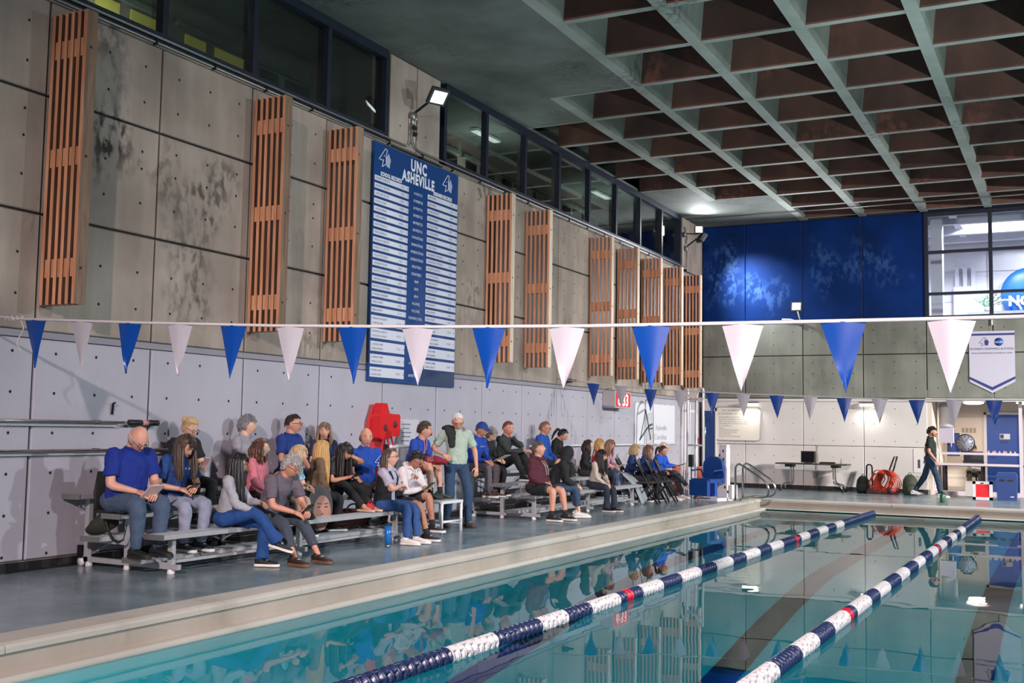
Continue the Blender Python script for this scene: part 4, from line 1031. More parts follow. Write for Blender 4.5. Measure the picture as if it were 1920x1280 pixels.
# white tubular stand beside the wall
ts = thing('tubular_stand', 'tall white tubular stand by the side wall near the far corner', 'stand', (1.1, 25.6, 0))
for k, (x, y) in enumerate(((0.0, 0.0), (0.55, -0.55))):
    q = MB(); q.tube([(x-0.35, y+0.75, 0), (x-0.30, y+0.62, 2.28)] + elbow((x-0.30, y+0.62, 2.28), (x-0.28, y+0.6, 2.5), (x-0.1, y+0.4, 2.56), 4) + [(x+0.0, y+0.2, 2.52)] + elbow((x+0.0, y+0.2, 2.52), (x+0.06, y+0.05, 2.46), (x+0.06, y+0.02, 2.25), 4) + [(x+0.10, y-0.05, 0)], 0.03, 8); q.build('side_frame', M_WHITEMET, ts)
for z in (2.30, 1.2, 0.25):
    q = MB(); q.tube([(0.09, 0.0, z), (0.64, -0.55, z)], 0.022, 8); q.build('cross_bar', M_WHITEMET, ts)
for k in range(4):
    q = MB(); q.tube([(-0.28+0.1*k, 0.62-0.12*k, 0.02), (-0.26+0.1*k, 0.60-0.12*k, 2.2)], 0.02, 8); q.build('upright', M_WHITEMET, ts)

# orange bins
def bin_(label, x, y, h=0.66):
    b_ = thing('waste_bin', label, 'bin', (x, y, 0), 0, 'orange bins by the lift chair')
    q = MB(); q.lathe([(0.17, 0), (0.21, h*0.72), (0.215, h*0.74), (0.225, h)], ((0, 0, 0), (0, 0, 1)), 18); q.build('body', M_ORANGE, b_)
    q = MB(); q.lathe([(0.232, 0), (0.232, 0.03), (0.2, 0.035)], ((0, 0, h-0.01), (0, 0, 1)), 18); q.build('rim', M_ORANGE, b_)
    return b_
bin_('orange bin left of the white tubular stand', 0.62, 26.75); bin_('orange bin just left of the blue lift chair', 1.28, 26.55, 0.64)
q = MB(); q.box(1.80, 1.96, 25.2, 25.4, 0.0, 0.70); q.box(1.82, 1.94, 25.22, 25.38, 0.7, 0.76); tag(q.build('blue_canister', mat('canister blue', '#1f50b8', 0.4)), 'tall blue canister between the orange bin and lift chair', 'canister')

# ---- far deck furniture
ft = thing('folding_table', 'folding table on wheels against the far white wall', 'table', (3.22, 29.95, 0))
q = MB(); q.box(-0.93, 0.93, -0.32, 0.32, 0.70, 0.735); q.build('tabletop', mat('dark laminate', '#3c352f', 0.4), ft)
for s_ in (-1, 1):
    q = MB(); q.box(s_*0.60-0.1, s_*0.60+0.1, -0.2, 0.2, 0.63, 0.70); q.build('hinge_block', M_BLACK, ft)
    for y in (-0.24, 0.24):
        q = MB(); q.tube(bez([(s_*0.55, y*0.6, 0.66), (s_*0.56, y*0.6, 0.32), (s_*0.60, y*0.7, 0.22), (s_*0.74, y, 0.17), (s_*0.80, y, 0.08)], 5), 0.02, 8); q.build('leg', M_STEEL, ft)
        q = MB(); q.lathe([(0.045, 0), (0.045, 0.03)], ((s_*0.81, y-0.015, 0.045), (0, 1, 0)), 12); q.build('wheel', M_BLACK, ft)
mo = thing('monitor', 'black box monitor on the folding table', 'monitor', (3.10, 30.0, 0.735))
q = MB(); q.prism([(-0.18, -0.12, 0.02), (0.18, -0.12, 0.02), (0.18, -0.12, 0.32), (-0.18, -0.12, 0.32)], (0, 0.16, 0)); q.build('case', M_BLACK, mo)
q = MB(); q.box(-0.16, 0.16, -0.125, -0.12, 0.04, 0.30); q.build('screen', mat('dark screen', '#0c0e12', 0.15), mo)
q = MB(); q.box(-0.1, 0.1, -0.1, 0.05, 0, 0.02); q.build('foot', M_BLACK, mo)
q = MB(); q.box(-0.19, 0.19, -0.12, 0.12, 0, 0.03); q.box(-0.18, 0.18, -0.1, 0.1, 0.03, 0.045); tag(q.build('closed_laptop', M_BLACK, None, (3.62, 29.85, 0.735)), 'closed black laptop on the folding table right of the monitor', 'laptop')
bt = thing('drink_bottle', 'small pale bottle at the right end of the folding table', 'bottle', (3.98, 29.9, 0.735))
q = MB(); q.lathe([(0.03, 0), (0.032, 0.02), (0.032, 0.1), (0.012, 0.14), (0.012, 0.16)], ((0, 0, 0), (0, 0, 1)), 12); q.build('body', mat('pale bottle', '#c8b8a8', 0.3), bt)
q = MB(); q.lathe([(0.015, 0), (0.015, 0.02)], ((0, 0, 0.16), (0, 0, 1)), 10); q.build('cap', M_WHITE, bt)
ob = thing('outlet_box', 'grey outlet box with hanging cable under the folding table', 'outlet', (3.17, FARY, 0.32))
q = MB(); q.box(-0.055, 0.055, -0.05, -0.01, 0, 0.16); q.build('box', M_CONDUIT, ob)
q = MB(); q.tube(bez([(0.07, -0.02, 0.45), (0.07, -0.03, 0.1), (0.02, -0.05, -0.05), (0.08, -0.08, -0.25)], 4), 0.008, 6); q.tube(bez([(-0.02, -0.05, 0.0), (0.0, -0.06, -0.1), (-0.05, -0.08, -0.26)], 4), 0.008, 6); q.tube([(0.07, -0.015, 0.45), (0.07, -0.015, 0.9)], 0.008, 6); q.build('cable', M_CONDUIT, ob)

def backpack(label, loc, rz, m_, s=1.0, tilt=0.0):
    b_ = thing('backpack', label, 'backpack', loc, rz, 'backpacks on the far deck')
    q = MB(); q.tube([(0, 0, 0.0), (0, 0, 0.05*s), (0, 0, 0.20*s), (0, 0.02, 0.34*s), (0, 0.03, 0.43*s), (0, 0.03, 0.455*s)], [(0.13*s, 0.10*s), (0.165*s, 0.13*s), (0.17*s, 0.135*s), (0.15*s, 0.12*s), (0.09*s, 0.07*s), (0.03*s, 0.02*s)], 16, ref=(1, 0, 0)); q.build('body', m_, b_)
    q = MB(); q.tube([(0, -0.10*s, 0.04*s), (0, -0.125*s, 0.08*s), (0, -0.125*s, 0.18*s), (0, -0.10*s, 0.23*s)], [(0.09*s, 0.03*s), (0.12*s, 0.05*s), (0.12*s, 0.05*s), (0.08*s, 0.03*s)], 12, ref=(1, 0, 0)); q.build('front_pocket', m_, b_)
    q = MB(); q.tube([(0.04*s*math.cos(PI*k/8), 0.04, 0.45*s+0.04*s*math.sin(PI*k/8)) for k in range(9)], 0.008, 6); q.build('handle', M_BLACK, b_)
    return b_
backpack('small black backpack on the deck right of the folding table', (4.52, 29.85, 0), 0, mat('black nylon', '#16201e', 0.7))
backpack('large dark olive backpack leaning by the orange hose', (5.70, 29.75, 0), R(20), mat('olive nylon', '#2c3524', 0.7), 1.15)
hr = thing('hose_reel_cart', 'cart piled with coiled orange hose against the far wall', 'hose reel', (5.02, 29.95, 0))
rnd = random.Random(11)
for k in range(16):
    q = MB(); cx = rnd.uniform(-0.18, 0.18); rad = rnd.uniform(0.16, 0.30); tl = rnd.uniform(-0.5, 0.5); pts = []
    for j in range(22):
        a = 2*PI*j/22; pts.append((cx + rad*0.75*math.cos(a)+0.03*math.sin(3*a), -0.12+0.10*math.sin(a+tl)+rnd.uniform(-0.01, 0.01), 0.34+0.05*cx + rad*math.sin(a)*0.95))
    q.tube(pts, 0.014, 6, closed=True); q.build('hose_coil', mat('orange hose', '#c8452c', 0.45), hr)
for k in range(5):
    q = MB(); q.tube(bez([(0.05*k, -0.16, 0.62), (0.2+0.05*k, -0.2, 0.45), (0.30+0.04*k, -0.22, 0.22), (0.25, -0.25, 0.03)], 5), 0.014, 6); q.build('hose_tail', MATS['orange hose'], hr)
q = MB(); q.tube([(-0.42, 0.0, 0.0), (-0.42, 0.0, 0.66)] + elbow((-0.42, 0, 0.66), (-0.42, 0, 0.74), (-0.36, 0, 0.74), 4) + elbow((-0.36, 0, 0.74), (-0.28, 0, 0.74), (-0.28, 0, 0.64), 4) + [(-0.28, 0, 0.1)], 0.02, 8); q.build('handle_loop', M_BLACKMET, hr)
q = MB(); q.tube([(0.10, 0.05, 0.5), (0.26, 0.05, 0.95), (0.34, 0.05, 0.97), (0.22, 0.05, 0.55)], 0.018, 8); q.build('crank_loop', M_BLACKMET, hr)
q = MB(); q.box(-0.4, 0.35, -0.2, 0.15, 0.0, 0.12); q.lathe([(0.09, 0), (0.09, 0.05)], ((0.2, -0.27, 0.1), (0, 1, 0)), 14); q.build('base', mat('dark maroon plastic', '#4a1c22', 0.5), hr)

# alcove furniture
q = MB()
ws = thing('wall_poster', 'white tall notice low on the wall beside the walking man', 'poster', (5.92, FARY, 0.55))
q.box(-0.22, 0.16, -0.012, -0.004, 0, 0.62); q.build('sheet', mat('poster white', '#dcd9d4', 0.5), ws)
q = MB(); q.box(-0.12, -0.06, -0.015, -0.012, 0.12, 0.34); q.box(0.02, 0.14, -0.015, -0.012, 0.25, 0.31); q.build('print', M_PRINTD, ws)
tk = thing('wall_tank', 'white cylinder tank high on the alcove side wall', 'tank', (6.42, 31.6, 1.75))
q = MB(); q.lathe([(0.16, 0), (0.2, 0.03), (0.2, 0.60), (0.17, 0.64)], ((0, 0, 0), (0, 0, 1)), 18); q.build('body', M_WHITE, tk)
q = MB(); q.box(-0.2, 0.16, -0.1, 0.12, -0.42, 0.0); q.build('lower_box', mat('lilac grey box', '#b4aec0', 0.6), tk)
pn = thing('wall_pennant', 'blue poster with white peak on the alcove side wall', 'poster', (6.40, 31.9, 0.98))
q = MB(); q.box(-0.02, 0.3, 0.0, 0.02, 0, 0.62); q.build('sheet', M_BLUEDK, pn)
q = MB(); q.prism([(0.02, -0.003, 0.6), (0.16, -0.003, 0.6), (0.09, -0.003, 0.22)], (0, 0.003, 0)); q.build('white_peak', M_WHITE, pn)
ct = thing('work_table', 'dark work table in the alcove behind the white rail', 'table', (7.35, 32.1, 0))
q = MB(); q.box(-1.15, 1.2, -0.38, 0.38, 0.72, 0.77); q.build('tabletop', mat('black laminate', '#241f20', 0.35), ct)
for x in (-1.05, -0.1, 1.1):
    for y in (-0.32, 0.32):
        q = MB(); q.box(x-0.03, x+0.03, y-0.03, y+0.03, 0, 0.72); q.build('leg', M_BLACKMET, ct)
lt_ = thing('laptop', 'open dark laptop on the alcove table below the clock', 'laptop', (7.02, 32.0, 0.77))
q = MB(); q.prism([(-0.26, 0.10, 0.0), (0.26, 0.10, 0.0), (0.24, 0.17, 0.34), (-0.24, 0.17, 0.34)], (0, 0.02, 0)); q.build('screen', mat('laptop shell', '#2a2a30', 0.3), lt_)
q = MB(); q.box(-0.26, 0.26, -0.15, 0.10, 0, 0.025); q.build('keyboard_base', M_BLACK, lt_)
ck = thing('round_clock', 'round grey clock standing on the white rail shelf', 'clock', (6.92, 30.95, 1.10))
q = MB(); q.lathe([(0.20, 0), (0.235, 0.01), (0.235, 0.06), (0.2, 0.08)], ((0, 0, 0.24), (0, -1, 0)), 24); q.build('case', M_BLACK, ck)
q = MB(); q.lathe([(0.205, 0), (0.205, 0.004)], ((0, -0.08, 0.24), (0, -1, 0)), 24); q.build('dial', mat('dial grey', '#8f93a0', 0.3), ck)
q = MB()
for k in range(12): a = PI*k/6; q.obox((0.17*math.sin(a), -0.086, 0.24+0.17*math.cos(a)), (0.012, 0, 0), (0, 0.002, 0), (0, 0, 0.016))
q.beam((0, -0.088, 0.24), (-0.07, -0.088, 0.34), 0.012, 0.004); q.beam((0, -0.088, 0.24), (0.06, -0.088, 0.36), 0.01, 0.004); q.build('hands_and_marks', M_BLACK, ck)
q = MB(); q.box(-0.12, 0.12, -0.07, 0.0, 0, 0.04); q.build('stand', M_BLACK, ck)
wr = thing('white_rail_frame', 'white painted rail frame in front of the alcove', 'rail frame', (6.1, 30.75, 0))
for z in (1.04, 0.76):
    q = MB(); q.box(0.05, 2.12, -0.03, 0.03, z, z+0.06); q.build('rail', mat('pinkish white paint', '#d9cdd4', 0.45), wr)
for x in (2.14, 0.05):
    q = MB(); q.box(x-0.04, x+0.04, -0.04, 0.04, 0, 2.42 if x > 1 else 1.10); q.build('post', MATS['pinkish white paint'], wr)
q = MB(); q.box(-0.02, 2.2, -0.12, 0.12, 0, 0.10); q.build('kerb', MATS['pinkish white paint'], wr)
q = MB(); q.box(0.1, 1.0, 0.02, 0.35, 1.06, 1.09); q.build('shelf', MATS['pinkish white paint'], wr)
for i in range(9):
    q = MB(); x = 1.25+0.085*i+0.02*(i % 3); q.prism([(x, -0.02, 1.10), (x+0.06, -0.02, 1.10), (x+0.03, -0.02, 1.16+0.01*(i % 2))], (0, 0.04, 0)); tag(q.build('paper_cup', mat('pale cup', '#d8b8b0', 0.5), None, (6.1, 30.75, 0)), 'small pale paper cone on the white rail, %s from the left' % ORD[i], 'cup', 'paper cones on the rail')
rs = thing('red_sign_box', 'square red panel in a white frame standing on the far deck', 'sign box', (7.45, 28.95, 0))
q = MB()
q.box(-0.22, 0.22, -0.02, 0.18, 0.0, 0.06); q.box(-0.22, 0.22, -0.02, 0.18, 0.37, 0.43); q.box(-0.22, -0.15, -0.02, 0.18, 0.0, 0.43); q.box(0.15, 0.22, -0.02, 0.18, 0.0, 0.43); q.build('frame', M_WHITE, rs)
q = MB(); q.box(-0.15, 0.15, -0.012, 0.16, 0.06, 0.37); q.build('panel', mat('signal red', '#e01024', 0.4), rs)
q = MB(); q.box(-0.03, 0.03, -0.03, -0.02, 0.385, 0.41); q.build('latch', M_BLACK, rs)
wb_ = thing('white_box', 'plain white box on the deck left of the red panel', 'box', (7.12, 30.2, 0))
q = MB(); q.box(-0.15, 0.15, -0.15, 0.15, 0.02, 0.36); q.build('carton', mat('carton white', '#cfc8c2', 0.7), wb_)
q = MB(); q.box(-0.155, 0.155, -0.155, 0.155, 0.36, 0.38); q.build('lid', mat('carton white', '#cfc8c2', 0.7), wb_)
cb_ = thing('blue_cooler', 'tall dark blue cooler box at the right end of the far deck', 'cooler', (7.98, 29.2, 0))
q = MB(); q.prism([(-0.21, -0.2, 0.0), (0.21, -0.2, 0.0), (0.23, -0.2, 0.55), (-0.23, -0.2, 0.55)], (0, 0.4, 0)); q.build('body', M_BLUEDK, cb_)
q = MB(); q.prism([(-0.24, -0.21, 0.55), (0.24, -0.21, 0.55), (0.20, -0.21, 0.66), (-0.20, -0.21, 0.66)], (0, 0.42, 0)); q.build('lid', M_BLUEDK, cb_)
q = MB(); q.box(-0.14, -0.04, -0.215, -0.2, 0.46, 0.50); q.box(0.04, 0.14, -0.215, -0.2, 0.46, 0.50); q.build('latch', M_BLACK, cb_)
q = MB(); q.box(0.08, 0.16, -0.205, -0.2, 0.08, 0.10); q.build('badge', M_PRINTW, cb_)
gb = thing('green_bottle', 'dark green water bottle standing on the far pool edge', 'bottle', (6.74, 27.0, 0))
q = MB(); q.lathe([(0.05, 0), (0.055, 0.02), (0.055, 0.17), (0.03, 0.21)], ((0, 0, 0), (0, 0, 1)), 14); q.build('body', mat('bottle green', '#1c5a38', 0.35), gb)
q = MB(); q.lathe([(0.035, 0), (0.035, 0.05), (0.02, 0.06)], ((0, 0, 0.21), (0, 0, 1)), 12); q.tube([(0.03, 0, 0.22), (0.08, 0, 0.17), (0.06, 0, 0.12)], 0.01, 6); q.build('cap', mat('cap green', '#123c28', 0.4), gb)
for i in range(4):
    q = MB(); q.box(6.62+0.10*i, 6.69+0.10*i, 33.485, 33.499, 1.62, 1.75); tag(q.build('wall_tile_plaque', mat('plaque grey', '#a09488', 0.6)), 'small grey plaque above the round clock, %s from the left' % ORD[i], 'plaque', 'plaques above the clock')
# ================================================================== bleachers
RX1, RX2, RX3 = 1.35, 0.75, 0.17            # seat centre lines of rows one to three
def bleacher(label, y0, y1):
    root = thing('bleacher', label, 'bleacher', (0, y0, 0), 0, 'aluminium bleachers along the side wall')
    L_ = y1-y0
    def plank(name, x, z, w_=0.26):
        q = MB(); q.box(x-w_/2, x+w_/2, 0.0, L_, z-0.045, z)
        for k in range(4): q.box(x-w_/2+0.02+k*0.06, x-w_/2+0.055+k*0.06, 0.01, L_-0.01, z, z+0.003)
        o = q.build(name, M_ALU, root)
        for e in (0.0, L_):
            c = MB(); c.box(x-w_/2-0.003, x+w_/2+0.003, e-0.004, e+0.004, z-0.05, z+0.004); c.build('end_cap', M_CONDUIT, o)
    plank('seat_plank', RX1, 0.41); plank('seat_plank', RX2, 0.585); plank('seat_plank', RX3, 0.76)
    plank('foot_plank', 1.06, 0.16, 0.25); plank('foot_plank', 0.46, 0.34, 0.25)
    for yy in (0.25, L_*0.5, L_-0.25):
        fr = MB()
        fr.box(0.10, 1.46, yy-0.025, yy+0.025, 0.05, 0.10)
        fr.box(RX1-0.03, RX1+0.03, yy-0.025, yy+0.025, 0.10, 0.365); fr.box(RX2-0.03, RX2+0.03, yy-0.025, yy+0.025, 0.10, 0.54); fr.box(RX3-0.03, RX3+0.03, yy-0.025, yy+0.025, 0.05, 0.715)
        fr.box(0.90, 1.36, yy-0.02, yy+0.02, 0.075, 0.115); fr.box(0.17, 0.76, yy-0.02, yy+0.02, 0.255, 0.295)
        o = fr.build('frame', M_ALU, root)
        for x in (RX1, RX2, 0.2):
            c = MB(); c.lathe([(0.035, 0), (0.04, 0.01), (0.035, 0.045), (0.02, 0.055)], ((x, yy, 0), (0, 0, 1)), 12); c.build('foot_pad', M_WHITE, o)
    for a, c in ((0.25, L_*0.5), (L_*0.5, L_-0.25)):
        q = MB(); q.beam((RX3, a, 0.12), (RX3, c, 0.66), 0.035, 0.02); q.beam((RX3, a, 0.66), (RX3, c, 0.12), 0.035, 0.02); q.build('cross_brace', M_ALU, root)
        q = MB(); q.beam((RX1-0.02, a, 0.12), (RX1-0.02, c, 0.12), 0.03, 0.03); q.build('ground_rail', M_ALU, root)
    q = MB(); q.lathe([(0.045, 0), (0.045, 0.03)], ((0.10, 0.22, 0.045), (0, 1, 0)), 14); q.build('wheel', M_WHITE, root)
    q = MB(); q.box(0.07, 0.13, 0.20, 0.24, 0.09, 0.22); q.build('wheel_bracket', M_BLACKMET, root)
    return root
bleacher('aluminium three row bleacher nearest the viewer', 8.20, 12.80)
bleacher('aluminium three row bleacher farther away, beyond the standing man', 16.55, 21.65)

# stadium seat, bags and small things on the near bleacher
ss = thing('stadium_seat', 'black padded stadium seat under the bald man', 'seat cushion', (RX2, 8.42, 0.585))
q = MB(); q.tube([(-0.24, 0, 0.02), (-0.26, 0, 0.20), (-0.29, 0, 0.42)], [(0.21, 0.03), (0.22, 0.03), (0.15, 0.025)], 14, ref=(0, 1, 0)); q.build('backrest', mat('dark grey nylon', '#202422', 0.7), ss)
q = MB(); q.box(-0.22, 0.17, -0.21, 0.21, 0.004, 0.035); q.build('cushion', M_BLACK, ss)
bg = thing('shoulder_bag', 'olive black backpack lying on the lowest rear plank beside the bald man', 'bag', (0.48, 8.36, 0.34))
q = MB(); q.tube([(-0.16, 0, 0.05), (-0.06, 0, 0.09), (0.05, 0.02, 0.16), (0.10, 0.02, 0.24)], [(0.09, 0.05), (0.14, 0.085), (0.14, 0.10), (0.07, 0.05)], 14, ref=(0, 1, 0)); q.build('body', mat('olive black canvas', '#2c3028', 0.8, 0, 0.2, 12), bg)
q = MB(); q.tube(bez([(0.12, -0.1, 0.2), (0.26, -0.12, 0.0), (0.38, -0.1, -0.02), (0.42, -0.08, 0.14)], 5), [(0.014, 0.004)]*16, 6); q.build('strap', M_BLACK, bg)
tb = thing('tumbler', 'tall blue drink tumbler standing on the deck by the bleacher end', 'tumbler', (1.70, 11.85, 0))
q = MB(); q.lathe([(0.034, 0), (0.036, 0.01), (0.036, 0.03)], ((0, 0, 0), (0, 0, 1)), 16); q.build('base', M_STEEL, tb)
q = MB(); q.lathe([(0.036, 0), (0.045, 0.12), (0.045, 0.24)], ((0, 0, 0.03), (0, 0, 1)), 16); q.build('cup', mat('tumbler blue', '#1a66b0', 0.3), tb)
q = MB(); q.lathe([(0.047, 0), (0.047, 0.015), (0.04, 0.02)], ((0, 0, 0.27), (0, 0, 1)), 16); q.build('lid', M_BLACK, tb)
db = thing('duffel_bag', 'dark maroon duffel bag on the deck under the near bleacher', 'duffel bag', (0.95, 12.0, 0.17))
q = MB(); q.tube([(0, -0.36, 0.12), (0, -0.32, 0.13), (0, 0, 0.14), (0, 0.32, 0.13), (0, 0.36, 0.12)], [0.06, 0.12, 0.135, 0.12, 0.06], 14); q.build('body', mat('maroon nylon', '#4a1a16', 0.6, 0, 0.2, 8), db)
q = MB(); q.tube(bez([(0.08, -0.15, 0.22), (0.10, -0.08, 0.32), (0.10, 0.08, 0.32), (0.08, 0.15, 0.22)], 5), 0.012, 6); q.build('handle', M_BLACK, db)
hat = thing('black_cap', 'crumpled black knit cap on the front bleacher seat', 'cap', (RX1+0.02, 10.55, 0.413))
q = MB(); q.ell((0, 0, 0.05), 0.11, 0.14, 0.055, 16, 8); q.ell((-0.02, 0.06, 0.075), 0.07, 0.08, 0.04, 12, 7); q.build('knit', mat('black knit', '#0e0f12', 0.9), hat)
q = MB(); q.tube([(0.11*math.cos(2*PI*k/16), 0.14*math.sin(2*PI*k/16), 0.02) for k in range(16)], 0.018, 6, closed=True); q.build('brim', MATS['black knit'], hat)
rb_ = thing('red_pouch', 'small red pouch on the front bleacher seat beside the woman in a vest', 'pouch', (RX1-0.05, 12.02, 0.413))
q = MB(); q.ell((0, 0, 0.055), 0.06, 0.09, 0.055, 14, 8); q.build('body', mat('red fabric', '#b01c2c', 0.6), rb_)
q = MB(); q.tube(bez([(0, -0.06, 0.09), (0, 0, 0.14), (0, 0.06, 0.09)], 4), 0.006, 6); q.build('loop', M_RED, rb_)

# big head cut-out standing behind the front seat
co = thing('photo_cutout', 'big cardboard photo cut-out of a hooded face behind the front seat', 'photo cut-out', (1.13, 11.18, 0.50), R(-28))
def oval(cx, cz, a, b, x, n=22, jaw=0.0):
    return [(x, cx + a*math.cos(2*PI*k/n)*(1-(jaw if math.sin(2*PI*k/n) < -0.3 else 0)), cz + b*math.sin(2*PI*k/n)) for k in range(n)]
q = MB(); q.prism(oval(0, 0.0, 0.175, 0.285, 0.0, 28, 0.12), (-0.008, 0, 0)); q.build('board', mat('cut-out dark hair print', '#3d3a40', 0.5), co)
q = MB(); q.prism(oval(0.03, -0.06, 0.118, 0.215, 0.001, 26, 0.16), (0.001, 0, 0)); q.build('face_print', mat('cut-out skin print', '#a87868', 0.5, 0, 0.12, 5), co)
q = MB()
for s_ in (-1, 1):
    q.prism(oval(0.035+s_*0.047, 0.012, 0.024, 0.010, 0.0025, 12), (0.001, 0, 0)); q.prism([(0.0025, 0.035+s_*0.022, 0.042), (0.0025, 0.035+s_*0.078, 0.050), (0.0025, 0.035+s_*0.078, 0.060), (0.0025, 0.035+s_*0.022, 0.055)], (0.001, 0, 0))
q.prism(oval(0.035, -0.072, 0.020, 0.007, 0.0025, 10), (0.001, 0, 0)); q.prism(oval(0.035, -0.135, 0.040, 0.010, 0.0025, 12), (0.001, 0, 0)); q.build('feature_print', mat('cut-out feature print', '#3a2624', 0.5), co)

# white lifeguard stand beyond the near bleacher
lg = thing('lifeguard_stand', 'white pipe lifeguard stand with a step beside the standing man', 'lifeguard stand', (0.85, 14.05, 0))
q = MB(); q.box(-0.42, 0.02, -0.30, 0.30, 0.72, 0.76); q.build('seat', M_WHITEMET, lg)
q = MB(); q.box(0.10, 0.52, -0.30, 0.30, 0.42, 0.46); q.build('step', M_WHITEMET, lg)
for y in (-0.28, 0.28):
    for x, z in ((-0.40, 1.25), (0.0, 0.72), (0.14, 0.42), (0.50, 0.46)):
        q = MB(); q.tube([(x, y, 0), (x, y, z)], 0.022, 10); q.build('post', M_WHITEMET, lg)
    q = MB(); q.tube([(-0.40, y, 0.12), (0.50, y, 0.12)], 0.018, 8); q.build('side_rail', M_WHITEMET, lg)
q = MB(); q.tube([(-0.40, -0.28, 1.22), (-0.40, 0.28, 1.22)], 0.022, 8); q.build('back_rail', M_WHITEMET, lg)
q = MB(); q.tube([(0.50, -0.28, 0.16), (0.50, 0.28, 0.16)], 0.018, 8); q.build('front_rail', M_WHITEMET, lg)

# folding chairs
def folding_chair(label, x, y, rz):
    c = thing('folding_chair', label, 'folding chair', (x, y, 0), rz, 'black folding chairs beyond the bleachers')
    q = MB(); q.box(-0.20, 0.20, -0.20, 0.20, 0.43, 0.455); q.build('seat', M_BLACK, c)
    for s_ in (-1, 1):
        q = MB(); q.tube([(0.26, s_*0.22, 0.0), (0.05, s_*0.22, 0.42), (-0.22, s_*0.22, 0.92)], 0.014, 8); q.build('leg', M_BLACKMET, c)
        q = MB(); q.tube([(-0.28, s_*0.19, 0.0), (0.10, s_*0.19, 0.44)], 0.014, 8); q.build('leg', M_BLACKMET, c)
    q = MB(); n = 7; vs = []; fs = []
    for r_ in range(2):
        for k in range(n):
            yy = -0.22+0.44*k/(n-1); bow = -0.03*(1-(2*k/(n-1)-1)**2); zz = (0.66, 0.90)[r_]; xx = -0.075-0.50*(zz-0.66)+bow
            vs += [(xx, yy, zz), (xx-0.015, yy, zz)]
    for k in range(n-1):
        a = 2*k; b_ = 2*n+2*k
        fs += [(a, a+2, b_+2, b_), (a+1, b_+1, b_+3, a+3), (b_, b_+2, b_+3, b_+1), (a, a+1, a+3, a+2)]
    fs += [(0, 2*n, 2*n+1, 1), (2*n-2, 2*n-1, 4*n-1, 4*n-2)]
    q.add(vs, fs); q.build('backrest', mat('charcoal mesh', '#34363c', 0.5), c)
    q = MB(); q.tube([(0.22, -0.22, 0.1), (0.22, 0.22, 0.1)], 0.01, 6); q.tube([(-0.22, -0.19, 0.08), (-0.22, 0.19, 0.08)], 0.01, 6); q.build('stretcher', M_BLACKMET, c)
    return c
FC = [(1.44, 22.02, 'empty black folding chair nearest the bleacher, pool side'), (1.48, 22.48, 'second empty black folding chair from the bleacher'), (1.52, 22.94, 'third empty black folding chair from the bleacher'),
      (0.83, 22.45, 'black folding chair under the blonde woman in navy'), (0.93, 22.96, 'black folding chair under the woman with glasses in navy'), (1.0, 23.46, 'black folding chair under the woman in royal blue'), (1.0, 23.98, 'black folding chair under the white haired man')]
for x, y, lab in FC: folding_chair(lab, x, y, R(12))
q = MB(); q.tube(bez([(1.15, 21.75, 0.02), (1.0, 21.7, 0.5), (1.05, 21.72, 0.62), (1.3, 21.8, 0.40), (1.45, 21.9, 0.05)], 6), [(0.24, 0.02)]*31, 10, ref=(0, 1, 0))
tag(q.build('grey_blanket', mat('grey blanket', '#8f98a0', 0.85)), 'grey blanket draped at the far end of the second bleacher', 'blanket')
# ================================================================== people
HEADS = []
DEFER_REMESH = []        # (object, voxel size, smoothing steps, extra mesh joined afterwards)
FOLD = bpy.data.textures.new('cloth folds', 'CLOUDS'); FOLD.noise_scale = 0.085; FOLD.noise_depth = 2
def remeshed(name, mb, m_, parent, voxel, smooth=6, extra=None, fold=0.0):
    o = mb.build(name, m_, parent)
    md = o.modifiers.new('remesh', 'REMESH'); md.mode = 'VOXEL'; md.voxel_size = voxel; md.use_smooth_shade = True
    if smooth:
        s_ = o.modifiers.new('smooth', 'SMOOTH'); s_.factor = 0.5; s_.iterations = smooth
    if fold:
        d_ = o.modifiers.new('folds', 'DISPLACE'); d_.texture = FOLD; d_.texture_coords = 'GLOBAL'; d_.strength = fold; d_.mid_level = 0.5
    DEFER_REMESH.append((o, extra, m_))
    return o
def finish_remesh():
    bpy.context.view_layer.update()
    dg = bpy.context.evaluated_depsgraph_get()
    done = []
    for o, extra, m_ in DEFER_REMESH:
        me = bpy.data.meshes.new_from_object(o.evaluated_get(dg)); done.append((o, me, extra, m_))
    for o, me, extra, m_ in done:
        o.modifiers.clear()
        if extra is not None:
            bm = bmesh.new(); bm.from_mesh(me)
            ex = extra.mesh('extra', m_); bm.from_mesh(ex); bm.to_mesh(me); bm.free(); bpy.data.meshes.remove(ex)
        old = o.data; o.data = me; bpy.data.meshes.remove(old)
        if not me.materials: me.materials.append(m_)
        me.polygons.foreach_set('use_smooth', [True]*len(me.polygons)); me.polygons.foreach_set('material_index', [0]*len(me.polygons))

def fabric(col, var=0.07, rough=0.85):
    return mat('fabric '+col, col, rough, 0, var, 14.0, 0.25)
def skin_m(col): return mat('skin '+col, col, 0.5, 0, 0.05, 20.0)
def hair_m(col): return mat('hair '+col, col, 0.45, 0, 0.28, 40.0, 0.6, (1, 1, 0.12))
EYE = mat('eye dark', '#1c1512', 0.25); EYEW = mat('eye white', '#d8d2cc', 0.3); LIP = mat('lips', '#9c5a52', 0.5)
M_RUB = mat('white rubber', '#d9d6d2', 0.6)
GLASSF = mat('spectacle frame', '#1d1a1a', 0.35)

def smoothstep(a, b, x):
    t = max(0.0, min(1.0, (x-a)/(b-a))); return t*t*(3-2*t)

